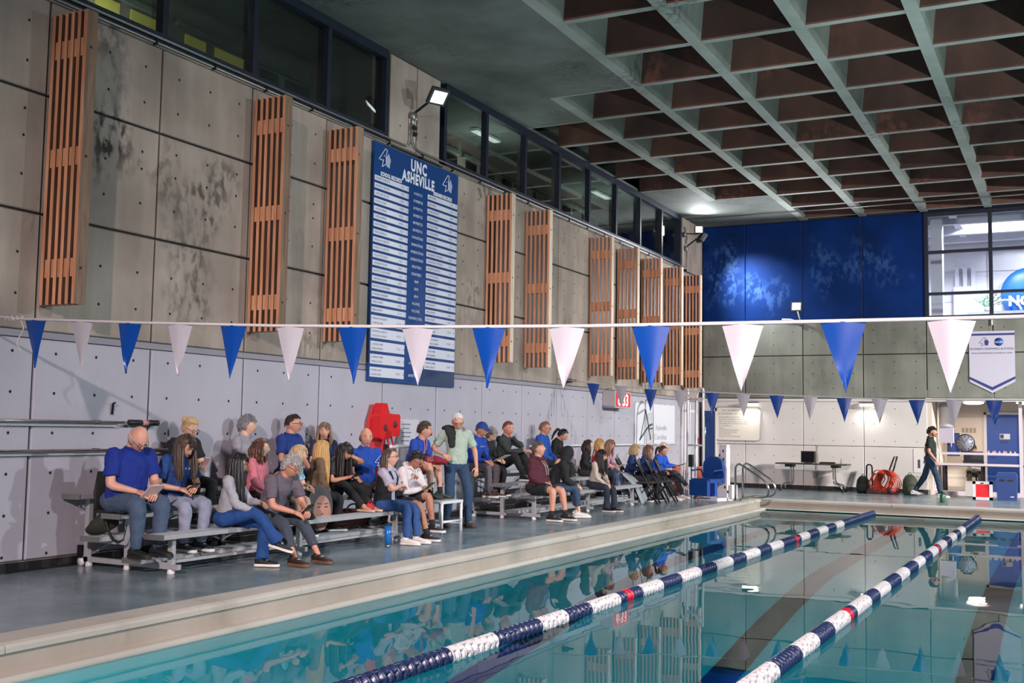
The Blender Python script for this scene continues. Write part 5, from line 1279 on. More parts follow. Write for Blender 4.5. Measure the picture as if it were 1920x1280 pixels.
def head_points(nu=26, nv=22):
    """unit head: x forward, y left, z up, origin at the head centre; about 0.19 deep, 0.155 wide, 0.235 high"""
    vs = []; fs = []
    for i in range(nv+1):
        th = PI*i/nv; zc = math.cos(th)
        for j in range(nu):
            la = 2*PI*j/nu
            x = math.sin(th)*math.cos(la); y = math.sin(th)*math.sin(la); z = zc
            px, py, pz_ = x*0.098, y*0.077, z*0.118
            lower = smoothstep(0.15, -1.0, z)
            py *= 1 - 0.26*lower
            if x < 0: px *= 1 - 0.30*lower
            else: px *= 1 - 0.05*lower
            if x > 0.25:      # face
                front = smoothstep(0.25, 0.9, x)
                px -= 0.008*front*smoothstep(0.1, 0.5, z)*0
                px += front*0.024*math.exp(-((y/0.13)**2))*math.exp(-(((z+0.16)/0.17)**2))          # nose
                px += front*0.012*math.exp(-((y/0.08)**2))*math.exp(-(((z-0.02)/0.14)**2))
                for s_ in (-1, 1): px -= front*0.011*math.exp(-(((y-s_*0.36)/0.17)**2))*math.exp(-(((z-0.06)/0.12)**2))   # sockets
                px += front*0.006*math.exp(-(((z-0.23)/0.10)**2))*math.exp(-((y/0.5)**2))            # brow
                px += front*0.007*math.exp(-((y/0.26)**2))*math.exp(-(((z+0.50)/0.08)**2))           # lips
                px += front*0.010*math.exp(-((y/0.28)**2))*math.exp(-(((z+0.86)/0.14)**2))           # chin
            vs.append(Vector((px, py, pz_)))
    for i in range(nv):
        for j in range(nu): fs.append((i*nu+j, (i+1)*nu+j, (i+1)*nu+(j+1) % nu, i*nu+(j+1) % nu))
    return vs, fs
HV, HF = head_points()

def ik(a, t, l1, l2, pole):
    a, t, pole = Vector(a), Vector(t), Vector(pole)
    d = t-a; L = min(max(d.length, 0.06), (l1+l2)*0.995); dn = d.normalized(); t2 = a+dn*L
    x = (l1*l1-l2*l2+L*L)/(2*L); h = math.sqrt(max(l1*l1-x*x, 0.0))
    p = pole - dn*pole.dot(dn)
    p = p.normalized() if p.length > 1e-4 else dn.orthogonal().normalized()
    return a+dn*x+p*h, t2

def limb(mb, a, b, c, ra, rb, rc, n=10):
    """tapered limb bending softly at b"""
    a, b, c = Vector(a), Vector(b), Vector(c)
    pts = [a, a.lerp(b, 0.45), a.lerp(b, 0.86), b, b.lerp(c, 0.14), b.lerp(c, 0.45), c]
    pts[3] = b*0.6 + (pts[2]+pts[4])*0.2
    ra_ = [ra, ra*0.96*0.6+rb*0.4, rb*1.05, rb*1.04, rb*1.02, rb*0.55+rc*0.5, rc]
    mb.tube(pts, ra_, n)
    mb.ell(a, ra, ra, ra, 10, 7)

def hand_mesh(mb, wrist, fdir, normal, s=1.0, curl=0.6, side=1, spread=1.0):
    """palm and five fingers; fdir: finger direction, normal: back of the hand"""
    w = Vector(wrist); f_ = Vector(fdir).normalized(); n_ = Vector(normal); n_ = (n_-f_*n_.dot(f_)).normalized(); sd = f_.cross(n_)*side
    mb.tube([w-f_*0.01*s, w+f_*0.03*s, w+f_*0.07*s, w+f_*0.095*s], [(0.026*s, 0.021*s), (0.036*s, 0.017*s), (0.042*s, 0.015*s), (0.036*s, 0.011*s)], 10, ref=sd)
    for k, ln in enumerate((0.066, 0.076, 0.072, 0.056)):
        o = (k-1.5)*0.021*s*spread
        p0 = w + f_*0.082*s + sd*o
        d1 = (f_*math.cos(curl*0.5) - n_*math.sin(curl*0.5)).normalized(); d2 = (f_*math.cos(curl*1.3) - n_*math.sin(curl*1.3)).normalized(); d3 = (f_*math.cos(curl*2.0) - n_*math.sin(curl*2.0)).normalized()
        p1 = p0 + d1*ln*0.45*s; p2 = p1 + d2*ln*0.33*s; p3 = p2 + d3*ln*0.30*s
        mb.tube([p0-f_*0.012*s, p1, p2, p3], [0.0100*s, 0.0095*s, 0.0085*s, 0.0062*s], 6)
    p0 = w + f_*0.028*s - sd*0.030*s
    d1 = (f_*0.55 - sd*0.75 - n_*0.35).normalized(); d2 = (f_*0.85 - sd*0.25 - n_*0.45).normalized()
    mb.tube([p0, p0+d1*0.036*s, p0+d1*0.036*s+d2*0.046*s], [0.0135*s, 0.0115*s, 0.0075*s], 6)

def shoe(parent, ankle, fdir, up, col, sole_col, s=1.0, sandal=None):
    a = Vector(ankle); f_ = Vector(fdir).normalized(); u = Vector(up); u = (u-f_*u.dot(f_)).normalized(); sd = f_.cross(u)
    base = a - u*0.075*s
    if sandal is None:
        q = MB(); prof = [(-0.085, 0.030, 0.052), (-0.07, 0.040, 0.060), (0.0, 0.043, 0.062), (0.06, 0.046, 0.046), (0.12, 0.049, 0.034), (0.165, 0.042, 0.028), (0.19, 0.022, 0.018)]
        q.tube([base + f_*x*s + u*(h*0.55+0.016)*s for x, w_, h in prof], [(w_*s, h*0.62*s) for x, w_, h in prof], 12, ref=sd)
        q.tube([base + u*0.05*s - f_*0.03*s, a + u*0.02*s - f_*0.02*s], [(0.040*s, 0.046*s), (0.040*s, 0.043*s)], 10, ref=sd)
        o = q.build('shoe', fabric(col, 0.05, 0.6), parent)
    q = MB(); pr = [(-0.09, 0.030), (-0.06, 0.040), (0.0, 0.040), (0.07, 0.048), (0.14, 0.049), (0.18, 0.038), (0.205, 0.012)]
    L_ = [base + f_*x*s + sd*w_*s for x, w_ in pr] + [base + f_*x*s - sd*w_*s for x, w_ in reversed(pr)]
    q.prism(L_, u*0.028*s)
    if sandal is None: q.build('sole', mat('sole '+sole_col, sole_col, 0.7), o)
    else:
        o = q.build('sandal', mat('sole '+sandal, sandal, 0.7), parent)
    if sandal is None and sole_col != '#1a1a1a':
        q = MB()
        for k in range(4): q.tube([base + f_*(0.055+0.022*k)*s + sd*e*0.022*s + u*(0.072-0.012*k - abs(e)*0.004)*s for e in (-1, 0, 1)], 0.004*s, 5)
        q.build('laces', M_RUB, o)

def hair_build(style, Hc, Rm, col, parent, s, spine_dn, seed=1):
    """hair fitted to the head; Hc centre, Rm head rotation (columns forward, left, up)"""
    rnd = random.Random(seed); m_ = hair_m(col)
    W_ = lambda p: Hc + Rm @ (Vector(p)*s)
    q = MB()
    def cap(z_front, z_back, th=0.012, side_z=None, puff=0.0, front_x=0.55):
        nu, nv = 26, 12; vs = []; fs = []; side_z = side_z if side_z is not None else (z_front+z_back)/2
        for layer in (1.0,):
            for i in range(nv+1):
                for j in range(nu):
                    la = 2*PI*j/nu; cx = math.cos(la)
                    zl = z_front if cx > front_x else (z_back if cx < -0.3 else side_z + (z_front-side_z)*smoothstep(0.15, front_x, cx) + (z_back-side_z)*smoothstep(0.0, -0.3, cx))
                    t = i/nv; thm = math.acos(max(-1, min(1, zl/0.118))); th_ = thm*t
                    x = math.sin(th_)*math.cos(la); y = math.sin(th_)*math.sin(la); z = math.cos(th_)
                    k = th*(1.0 if i < nv else 0.2) + puff*math.sin(th_)*(0.7+0.5*rnd.random())
                    vs.append(W_((x*(0.098+k), y*(0.077+k)*(1-0.0*t), z*(0.118+th))))
        for i in range(nv):
            for j in range(nu): fs.append((i*nu+j, (i+1)*nu+j, (i+1)*nu+(j+1) % nu, i*nu+(j+1) % nu))
        q.add(vs, fs, 0, True)
    def locks(n, a0, a1, length, r0=0.017, out=0.012, wave=0.006, zs=0.03, fwd=0.0, hang=None):
        down = Vector(spine_dn) if hang is None else Vector(hang)
        for k in range(n):
            la = R(a0 + (a1-a0)*(k+0.5)/n)
            for zz in (zs, zs-0.035):
                p0 = W_((math.cos(la)*0.086, math.sin(la)*0.070, zz+0.035)); p1 = W_((math.cos(la)*(0.098+out), math.sin(la)*(0.077+out), zz-0.02))
                L_ = length*rnd.uniform(0.85, 1.1)
                side = (Rm @ Vector((math.cos(la), math.sin(la), 0)))
                pts = [p0, p1]
                for t in (0.35, 0.7, 1.0):
                    pts.append(p1 + down*L_*t + side*(0.012*math.sin(3*t)+wave*rnd.uniform(-1, 1)) + (Rm @ Vector((fwd*t, 0, 0))))
                pts = bez(pts, 3); n_ = len(pts)
                q.tube(pts, [(r0*(1.0 if t < 0.7*n_ else 1.0-0.75*(t-0.7*n_)/(0.3*n_))) for t in range(n_)], 6)
    def tufts(n, zlo_f, zlo_b, ln, r0, lift=0.35):
        for k in range(n):
            la = rnd.uniform(0, 2*PI); cx = math.cos(la); zl = zlo_f if cx > 0.5 else zlo_b + (zlo_f-zlo_b)*smoothstep(-0.3, 0.5, cx)
            th_ = math.sqrt(rnd.random())*math.acos(max(-1, min(1, zl/0.118)))
            nrm = Vector((math.sin(th_)*math.cos(la), math.sin(th_)*math.sin(la), math.cos(th_)))
            p0 = Vector((nrm.x*0.102, nrm.y*0.081, nrm.z*0.122))
            comb = Vector((-0.4+0.5*(cx > 0.3), rnd.uniform(-0.5, 0.5), -0.8*math.sin(th_)-0.1)); comb = (comb - nrm*comb.dot(nrm)).normalized()
            d_ = (comb + nrm*lift*rnd.uniform(0.3, 1.2)).normalized()
            q.tube([W_(p0), W_(p0 + d_*ln*0.5), W_(p0 + d_*ln - nrm*0.006)], [r0*0.9, r0, r0*0.25], 5)
    if style == 'short': cap(0.074, -0.030, 0.009, 0.02); tufts(110, 0.066, -0.035, 0.035, 0.009)
    elif style == 'grey_short': cap(0.072, -0.045, 0.010, 0.0, 0.004); tufts(130, 0.062, -0.05, 0.045, 0.010, 0.45)
    elif style == 'balding':
        nu = 26; q2 = []
        for a in range(70, 291, 11):
            la = R(a); p0 = W_((math.cos(la)*0.095, math.sin(la)*0.075, 0.025)); p1 = W_((math.cos(la)*0.098, math.sin(la)*0.078, -0.015)); p2 = W_((math.cos(la)*0.085, math.sin(la)*0.070, -0.050)); q.tube([p0, p1, p2], [0.006, 0.011, 0.005], 6)
    elif style == 'crew': cap(0.080, -0.01, 0.006, 0.03); tufts(90, 0.074, -0.02, 0.022, 0.008, 0.3)
    elif style == 'curly_short': 
        cap(0.066, -0.035, 0.014, 0.015, 0.004)
        for k in range(60):
            la = rnd.uniform(0, 2*PI); th_ = rnd.uniform(0.05, 1.25 if abs(la-PI) < 2.2 else 0.85)
            q.ell(W_((math.sin(th_)*math.cos(la)*0.108, math.sin(th_)*math.sin(la)*0.088, math.cos(th_)*0.128)), 0.017*s, 0.017*s, 0.015*s, 6, 4)
    elif style == 'long': cap(0.066, -0.04, 0.014, 0.01); tufts(60, 0.06, -0.03, 0.06, 0.010, 0.15); locks(15, 62, 298, 0.30, 0.017)
    elif style == 'long_front': cap(0.066, -0.04, 0.014, 0.01); tufts(60, 0.06, -0.03, 0.06, 0.010, 0.15); locks(17, 48, 312, 0.27, 0.016, fwd=0.02)
    elif style == 'xlong': cap(0.066, -0.04, 0.014, 0.01); tufts(60, 0.06, -0.03, 0.06, 0.010, 0.15); locks(15, 58, 302, 0.40, 0.018)
    elif style == 'shoulder': cap(0.066, -0.05, 0.015, 0.0, 0.004); tufts(60, 0.06, -0.03, 0.06, 0.010, 0.15); locks(15, 65, 295, 0.17, 0.018, wave=0.012)
    elif style == 'curly': 
        cap(0.066, -0.05, 0.018, 0.0, 0.006); locks(15, 65, 295, 0.15, 0.020, 0.02, 0.02)
        for k in range(70):
            la = R(rnd.uniform(60, 300)); z_ = rnd.uniform(-0.14, 0.09); rr = 0.118 if z_ < 0.03 else 0.105
            q.ell(W_((math.cos(la)*rr, math.sin(la)*rr*0.88, z_)), 0.020*s, 0.020*s, 0.020*s, 6, 4)
    elif style == 'bob': cap(0.066, -0.06, 0.016, -0.02, 0.004); tufts(60, 0.06, -0.05, 0.05, 0.010); locks(15, 60, 300, 0.09, 0.020, 0.016, 0.002)
    elif style == 'pony':
        cap(0.074, -0.055, 0.010, -0.005)
        q.tube(bez([W_((-0.10, 0, 0.045)), W_((-0.14, 0, 0.03)), W_((-0.155, 0, -0.06)), W_((-0.13, 0, -0.20))], 4), [0.018, 0.022, 0.024, 0.026, 0.028, 0.028, 0.028, 0.028, 0.026, 0.024, 0.020, 0.016, 0.008], 8)
    elif style == 'updo':
        cap(0.072, -0.05, 0.012, -0.005); q.ell(W_((-0.105, 0, 0.05)), 0.045*s, 0.045*s, 0.04*s, 10, 7)
    elif style == 'halfpony':
        cap(0.076, -0.05, 0.012, -0.005); locks(11, 95, 265, 0.26, 0.018)
    if q.v: q.build('hair', m_, parent)
    if style in ('hood', 'hood_down'):
        pass

def person(name_label, pos, yaw=0, lean=8, head=(0, 0), hs=1.0, girth=1.0, seat=None, stand=False,
           handL=(0.30, 0.16, 0.16), handR=(0.30, -0.16, 0.16), footL=(0.42, 0.12), footR=(0.42, -0.12), footz=0.0, footzL=None, footzR=None,
           top='#336699', sleeve='short', bottom='#333a4a', blen='long', shoes='#222222', sole='#d9d6d2', skin='#c89a84', hair=('short', '#3a2a20'),
           glasses=False, twist=0, collar=False, logo=None, female=False, curl=0.7, hood=False, cap=None, vest=None, sandal=None, crossR=False, hroll=0, palm=None, cat='person', fyawL=0, fyawR=0, group='spectators along the side wall', beard=None):
    """pos: (x, y) of the hips; seat: seat height; all positions (forward, left, up) are relative to the hip centre"""
    S_ = hs; fw = Vector((math.cos(R(yaw)), math.sin(R(yaw)), 0)); lf = Vector((-fw.y, fw.x, 0)); up = Vector((0, 0, 1))
    hipz = (seat + 0.095*S_*max(1, girth**0.3)) if not stand else (0.90*S_ + footz)
    root = thing('person', name_label, cat, (pos[0], pos[1], seat if seat is not None else footz), 0, group)
    base = Vector((0, 0, hipz - (seat if seat is not None else footz)))        # hip centre in root space
    Lc = lambda v: base + fw*v[0]*1.0 + lf*v[1] + up*v[2]
    zabs = lambda z: z - (seat if seat is not None else footz)
    sp = (up*math.cos(R(lean)) + fw*math.sin(R(lean))).normalized()
    sp2 = (up*math.cos(R(lean*1.35)) + fw*math.sin(R(lean*1.35))).normalized()
    # torso frame can twist against the hips
    tf = (fw*math.cos(R(twist)) + lf*math.sin(R(twist))); tl = up.cross(tf).normalized()
    mid = base + sp*0.24*S_; chest = base + sp*0.24*S_ + sp2*0.14*S_; neck = mid + sp2*0.275*S_
    sw = 0.175*S_*(0.88 if female else 1.0)*(1+0.25*(girth-1))
    shL = neck - sp2*0.055*S_ + tl*sw; shR = neck - sp2*0.055*S_ - tl*sw
    g = girth
    # head
    hy, hp = head
    hf = tf*math.cos(R(hy)) + tl*math.sin(R(hy)); hl = up.cross(hf).normalized()
    hfp = (hf*math.cos(R(hp)) - up*math.sin(R(hp))).normalized(); hu = hfp.cross(hl).normalized()
    if hroll:
        hl2 = hl*math.cos(R(hroll)) + hu*math.sin(R(hroll)); hu = hfp.cross(hl2).normalized(); hl = hl2
    Rm = Matrix(((hfp.x, hl.x, hu.x), (hfp.y, hl.y, hu.y), (hfp.z, hl.z, hu.z)))
    nb = neck + sp2*0.03*S_
    HS = S_*1.07
    Hc = nb + (sp2*0.6+up*0.4)*0.028*S_ + hu*0.080*S_ + hfp*0.026*S_
    vox = 0.012
    sk = skin_m(skin)
    body = MB(); extra = MB()
    extra.add([Hc + Rm @ (v*HS) for v in HV], HF, 0, True)
    for s_ in (-1, 1):     # ears
        extra.ell(Hc + Rm @ (Vector((-0.008, s_*0.076, -0.005))*HS), 0.018*HS, 0.008*HS, 0.030*HS, 8, 6, rot=Rm)
    body.tube([neck - sp2*0.05*S_, nb, Hc - hu*0.05*S_ - hfp*0.022*S_], [0.066*S_, 0.060*S_*(1+0.3*(g-1)), 0.056*S_*(1+0.2*(g-1))], 12)
    body.ell(chest, 0.09*S_, 0.11*S_, 0.16*S_, 12, 8); body.ell(base + sp*0.06, 0.10*S_, 0.12*S_, 0.14*S_, 12, 8); body.tube([base, mid, neck - sp2*0.06*S_], [0.09*S_, 0.09*S_, 0.07*S_], 10)
    # arms
    arms = []
    for s_, sh, hd in ((1, shL, handL), (-1, shR, handR)):
        wr = Lc((hd[0]*S_, hd[1]*S_, hd[2]*S_)); pole = hd[3] if len(hd) > 3 else (-0.35, s_*0.6, -0.7)
        el, w2 = ik(sh, wr, 0.285*S_, 0.255*S_, fw*pole[0] + lf*pole[1] + up*pole[2])
        arms.append((s_, sh, el, w2)); ag = 1+0.35*(g-1)
        limb(body, sh, el, w2, 0.046*S_*ag, 0.038*S_*ag, 0.026*S_, 10)
        fd = (w2-el).normalized(); nn = Vector(palm[0 if s_ > 0 else 1]) if palm else (up*0.8 + fw*0.3 + lf*s_*0.3)
        nn = fw*nn.x + lf*nn.y + up*nn.z if palm else nn
        fd2 = (fd + (-nn.normalized())*0.15).normalized()
        hand_mesh(extra, w2, fd2, nn, S_*0.98, curl, -s_)
    # legs
    legs = []; hw = 0.095*S_
    for s_, ft, fz, fy in ((1, footL, footzL, fyawL), (-1, footR, footzR, fyawR)):
        z0 = fz if fz is not None else footz
        hj = base + lf*s_*hw
        an = base + fw*ft[0]*S_ + lf*ft[1]*S_; an = Vector((an.x, an.y, zabs(z0) + 0.085*S_))
        kn, an2 = ik(hj, an, 0.43*S_, 0.425*S_, (fw + up*0.35 + lf*s_*0.12) if not stand else (fw + lf*s_*0.1))
        legs.append((s_, hj, kn, an2, fy))
        if blen in ('shorts', 'crop'): kk = 1.0 if blen == 'shorts' else 0.80; limb(body, hj, kn, an2, 0.070*S_*(1+0.5*(g-1))*kk, 0.054*S_*(1+0.3*(g-1))*kk, 0.036*S_*kk, 12); (body.ell(kn.lerp(an2, 0.30) - fw*0.02*S_, 0.047*S_, 0.047*S_, 0.10*S_, 10, 7) if blen == 'shorts' else None)
        else: body.tube([base + (hj-base)*0.9, kn, an2], [0.05*S_, 0.035*S_, 0.028*S_], 8)
        if sandal: body.tube([an2 + up*0.02, an2 - up*0.03 + fw*0.03*S_, an2 - up*0.05*S_ + fw*0.12*S_, an2 - up*0.055*S_ + fw*0.17*S_], [(0.032*S_, 0.034*S_), (0.036*S_, 0.036*S_), (0.040*S_, 0.020*S_), (0.030*S_, 0.012*S_)], 10, ref=tuple(lf))
    remeshed('body', body, sk, root, vox, 4, extra)
    # ---- top
    t = MB(); fr = 1.0
    wd = 0.150*(0.92 if female else 1.0)*S_; dp = 0.105*S_
    belly = 0.018*S_ + 0.10*(g-1)*S_
    tor = [(base - sp*0.02*S_, wd*(0.98+0.7*(g-1)), dp*(1.05+0.8*(g-1)), 0.0), (base + sp*0.09*S_, wd*(0.99+0.85*(g-1)), dp*(1.1+1.1*(g-1)), belly), (mid, wd*(0.97+0.75*(g-1)), dp*(1.05+0.9*(g-1)), belly*0.7), (chest, wd*(1.06+0.5*(g-1)), dp*(1.10+0.5*(g-1)), 0.012*S_ + (0.016*S_ if female else 0)), (neck - sp2*0.07*S_, wd*(1.0+0.35*(g-1)), dp*0.85, 0.0), (neck - sp2*0.025*S_, 0.115*S_, 0.080*S_, -0.004), (neck + sp2*0.025*S_, 0.064*S_, 0.066*S_, 0.0)]
    t.tube([p + tf*o for p, a, b_, o in tor], [(a, b_) for p, a, b_, o in tor], 18, ref=tuple(tl))
    cuffs = []
    for (s_, sh, el, w2) in arms:
        ag = 1+0.4*(g-1)
        t.ell(sh - sp2*0.005*S_, 0.068*S_*ag, 0.068*S_*ag, 0.068*S_*ag, 12, 8)
        t.tube([chest + tl*s_*0.05*S_, sh], [0.07*S_, 0.066*S_*ag], 10)
        if sleeve == 'short': e = sh.lerp(el, 0.72); t.tube([sh, sh.lerp(el, 0.4), e], [0.066*S_*ag, 0.064*S_*ag, 0.066*S_*ag], 12)
        elif sleeve == 'none': pass
        else:
            e = el.lerp(w2, {'long': 0.93, 'three': 0.55}[sleeve]); limb(t, sh, el, e, 0.066*S_*ag, 0.052*S_*ag, 0.038*S_, 12)
    remeshed('top', t, fabric(top), root, 0.013, 6, None, 0.035)
    if collar:
        q = MB(); q.tube([neck + sp2*0.012*S_ + (tf*math.cos(2*PI*k/14)*0.070 + tl*math.sin(2*PI*k/14)*0.066)*S_ + sp2*0.012*math.cos(2*PI*k/14)*-1 for k in range(14)], [(0.012*S_, 0.022*S_)]*14, 6, closed=True); q.build('collar', fabric(top), root)
    if vest:
        v = MB(); v.tube([p + tf*o - tf*0.006 for p, a, b_, o in tor[:5]], [(a*1.07, b_*1.1) for p, a, b_, o in tor[:5]], 18, ref=tuple(tl))
        # open front: keep the back and sides only
        keep = [i for i in range(len(v.f))]; nf = []
        for fc in v.f:
            c = sum((Vector(v.v[i]) for i in fc), Vector())/len(fc)
            if len(fc) > 6 or (c - (mid + chest)/2).dot(tf) > 0.075*S_ and abs((c-mid).dot(tl)) < 0.10*S_: continue
            nf.append(fc)
        v.f = nf; v.m = [0]*len(nf); v.sm = [True]*len(nf); vo = v.build('vest', fabric(vest), root)
        sm_ = vo.modifiers.new('thick', 'SOLIDIFY'); sm_.thickness = 0.012; sm_.offset = 1
    if hood:
        q = MB()
        if hood == 'up':
            q.ell(Hc + Rm @ (Vector((-0.018, 0, 0.005))*S_), 0.118*S_, 0.102*S_, 0.142*S_, 18, 12, rot=Rm); q.tube([neck, Hc - hu*0.06*S_ - hfp*0.02*S_], [0.10*S_, 0.10*S_], 12)
        else:
            q.tube([neck - tf*0.055*S_ + tl*0.10*S_ + sp2*0.02, neck - tf*0.085*S_ + tl*0.06*S_ + sp2*0.035, neck - tf*0.10*S_ + sp2*0.04, neck - tf*0.085*S_ - tl*0.06*S_ + sp2*0.035, neck - tf*0.055*S_ - tl*0.10*S_ + sp2*0.02], [0.03*S_, 0.045*S_, 0.05*S_, 0.045*S_, 0.03*S_], 10)
            for s_ in (-1, 1): q.tube([neck - tf*0.04*S_ + tl*s_*0.10*S_, neck + tf*0.05*S_ + tl*s_*0.07*S_ + sp2*0.005, neck + tf*0.085*S_ + tl*s_*0.02*S_ - sp2*0.05*S_], [0.03*S_, 0.026*S_, 0.018*S_], 8)
        remeshed('hood', q, fabric(top), root, 0.012, 4)
        if hood == 'down':
            for s_ in (-1, 1):
                q = MB(); q.tube([neck + tf*0.09*S_ + tl*s_*0.03*S_ - sp2*0.04*S_, chest + tf*(0.135+0.3*(g-1)*0.4)*S_ + tl*s_*0.035*S_, mid + tf*(0.13+0.6*(g-1)*0.4)*S_ + tl*s_*0.03*S_], 0.004, 5); q.build('drawstring', M_RUB, root)
    # ---- trousers
    b_ = MB()
    b_.ell(base + up*0.015*S_, 0.135*S_*(1+0.6*(g-1)), 0.165*S_*(1+0.6*(g-1)), 0.115*S_, 16, 10, rot=Matrix(((fw.x, lf.x, 0), (fw.y, lf.y, 0), (0, 0, 1))))
    for (s_, hj, kn, an, fy) in legs:
        tg = 1+0.45*(g-1)
        if blen == 'long':
            e = kn.lerp(an, 0.97); limb(b_, hj, kn, e, 0.090*S_*tg, 0.068*S_*tg, 0.052*S_, 12)
        elif blen == 'flare':
            e = kn.lerp(an, 1.0); b_.tube([hj, hj.lerp(kn, 0.5), hj.lerp(kn, 0.93), kn.lerp(an, 0.1), kn.lerp(an, 0.55), e], [0.092*S_, 0.082*S_, 0.070*S_, 0.068*S_, 0.066*S_, 0.088*S_], 12)
        elif blen == 'crop':
            e = kn.lerp(an, 0.72); limb(b_, hj, kn, e, 0.088*S_*tg, 0.064*S_*tg, 0.056*S_, 12)
        else:
            e = hj.lerp(kn, 0.80); b_.tube([hj, hj.lerp(kn, 0.4), e], [0.098*S_*tg, 0.092*S_*tg, 0.090*S_*tg], 12)
    remeshed('shorts' if blen == 'shorts' else 'trousers', b_, fabric(bottom), root, 0.014, 5, None, 0.026 if blen != 'shorts' else 0.018)
    for (s_, hj, kn, an, fy) in legs:
        fd = (an-kn); fdir = fw*math.cos(R(fy)) + lf*math.sin(R(fy)); u = up
        if (crossR and s_ < 0): fdir = (fw*0.9 - up*0.25).normalized(); u = (up*0.95 + fw*0.2)
        shoe(root, an, fdir, u, shoes, sole, S_, sandal)
        if blen == 'shorts' and not sandal:
            q = MB(); q.tube([an - up*0.01, an.lerp(kn, 0.22)], [0.040*S_, 0.042*S_], 10); q.build('sock', fabric('#1c1c1e' if shoes != '#d8d0cc' else '#d8d6d4'), root)
    # ---- face
    P = lambda x, y, z: Hc + Rm @ (Vector((x, y, z))*HS)
    for s_ in (-1, 1):
        q = MB(); q.ell(P(0.0795, s_*0.029, 0.008), 0.009*S_, 0.012*S_, 0.0075*S_, 8, 6, rot=Rm); e_ = q.build('eye', EYEW, root)
        q = MB(); q.ell(P(0.0865, s_*0.029, 0.008), 0.0035*S_, 0.006*S_, 0.006*S_, 8, 6, rot=Rm); q.build('iris', EYE, e_)
        q = MB(); q.tube([P(0.092, s_*0.014, 0.026), P(0.092, s_*0.030, 0.030), P(0.083, s_*0.046, 0.025)], 0.0035*S_, 5); q.build('eyebrow', hair_m(hair[1]), root)
    q = MB(); q.ell(P(0.094, 0, -0.059), 0.006*S_, 0.021*S_, 0.0065*S_, 10, 6, rot=Rm); q.build('mouth', LIP, root)
    if beard:
        q = MB(); q.tube([P(0.099, -0.03, -0.052), P(0.108, 0, -0.044), P(0.099, 0.03, -0.052)], 0.0075*S_, 6)
        if beard == 'full': q.tube(bez([P(0.02, -0.066, -0.02), P(0.05, -0.060, -0.07), P(0.088, -0.02, -0.100), P(0.088, 0.02, -0.100), P(0.05, 0.060, -0.07), P(0.02, 0.066, -0.02)], 4), 0.012*S_, 6)
        q.build('moustache', hair_m(hair[1]), root)
    if glasses:
        q = MB()
        for s_ in (-1, 1):
            q.tube([P(0.104, s_*0.031 + 0.021*math.cos(2*PI*k/12), 0.006 + 0.017*math.sin(2*PI*k/12)) for k in range(12)], 0.0024*S_, 5, closed=True)
            q.tube([P(0.102, s_*0.052, 0.010), P(0.05, s_*0.074, 0.012), P(0.0, s_*0.080, 0.010)], 0.0025*S_, 5)
        q.tube([P(0.106, -0.010, 0.010), P(0.106, 0.010, 0.010)], 0.0025*S_, 5); q.build('glasses', GLASSF, root)
    if hood != 'up': hair_build(hair[0], Hc, Rm, hair[1], root, HS, -up*0.92 - sp2*0.25 + (fw*0.10), hash(name_label) % 97 if False else len(name_label))
    if cap:
        q = MB(); nu = 24; vs = []; fs = []
        for i in range(8):
            th_ = 1.42*i/7
            for j in range(nu): la = 2*PI*j/nu; vs.append(P(math.sin(th_)*math.cos(la)*0.112, math.sin(th_)*math.sin(la)*0.091, 0.012+math.cos(th_)*0.125))
        for i in range(7):
            for j in range(nu): fs.append((i*nu+j, (i+1)*nu+j, (i+1)*nu+(j+1) % nu, i*nu+(j+1) % nu))
        q.add(vs, fs, 0, True); c_ = q.build('cap', fabric(cap), root)
        q = MB(); q.prism([P(0.09, -0.07, 0.032), P(0.135, -0.06, 0.028), P(0.165, -0.03, 0.022), P(0.172, 0, 0.02), P(0.165, 0.03, 0.022), P(0.135, 0.06, 0.028), P(0.09, 0.07, 0.032)], Rm @ Vector((0, 0, 0.006))); q.build('peak', fabric(cap), c_)
    HEADS.append((name_label, tuple(root.location + Hc)))
    info = dict(root=root, arms=arms, chest=chest, mid=mid, neck=neck, tf=tf, tl=tl, sp=sp2, Hc=Hc, Rm=Rm, S=S_, base=base, fw=fw, lf=lf, g=g)
    if logo:
        # printed chest mark, hugging the front of the top
        txt, size, colr = logo
        fx = dp*(1.10+0.5*(g-1)) + 0.012*S_ + (0.016*S_ if female else 0) + 0.006
        c = chest - sp2*0.02*S_ + tf*fx
        if txt == '*': athletic_logo(root, c - tl*0.09*S_*-1 - sp2*0.09, -tl*-1 if False else tl, sp2, size, tf, 'chest_print', mat('print '+colr, colr, 0.6))
        else: text_part('chest_print', [(txt, c - sp2*size*0.4, tl, sp2, size, 'CENTER', 1.0)], mat('print '+colr, colr, 0.6), root)
    return info

def held(info, name, label, cat, side, size, m_, off=(0.10, 0.0, 0.02), tilt=40, yawoff=0):
    """flat held thing (phone, tablet, sheet) resting in a hand; side +1 left hand, -1 right, 0 between both"""
    a = info['arms']; w = (a[0][3] if side > 0 else a[1][3]) if side else (a[0][3]+a[1][3])/2
    f_ = info['fw']; l_ = info['lf']; up = Vector((0, 0, 1))
    c = info['root'].location + w + f_*off[0] + l_*off[1] + up*off[2]
    n_ = (up*math.cos(R(tilt)) - f_*math.sin(R(tilt))).normalized(); v = l_.cross(n_).normalized() * -1
    q = MB(); q.obox((0, 0, 0), l_*size[0]/2, v*size[1]/2, n_*size[2]/2)
    o = q.build(name, m_, None, c)
    tag(o, label, cat); return o
M_PHONE = mat('phone shell', '#15161a', 0.3); M_PAPER = mat('paper', '#dcd8d6', 0.8); M_TABLET = mat('pale tablet', '#d8b8b0', 0.4)
SK1, SK2, SK3, SK4 = '#c9957f', '#d3a791', '#b07f66', '#a86f55'
NAVY, ROYAL, BLK = '#16233f', '#0f3fa0', '#15161a'

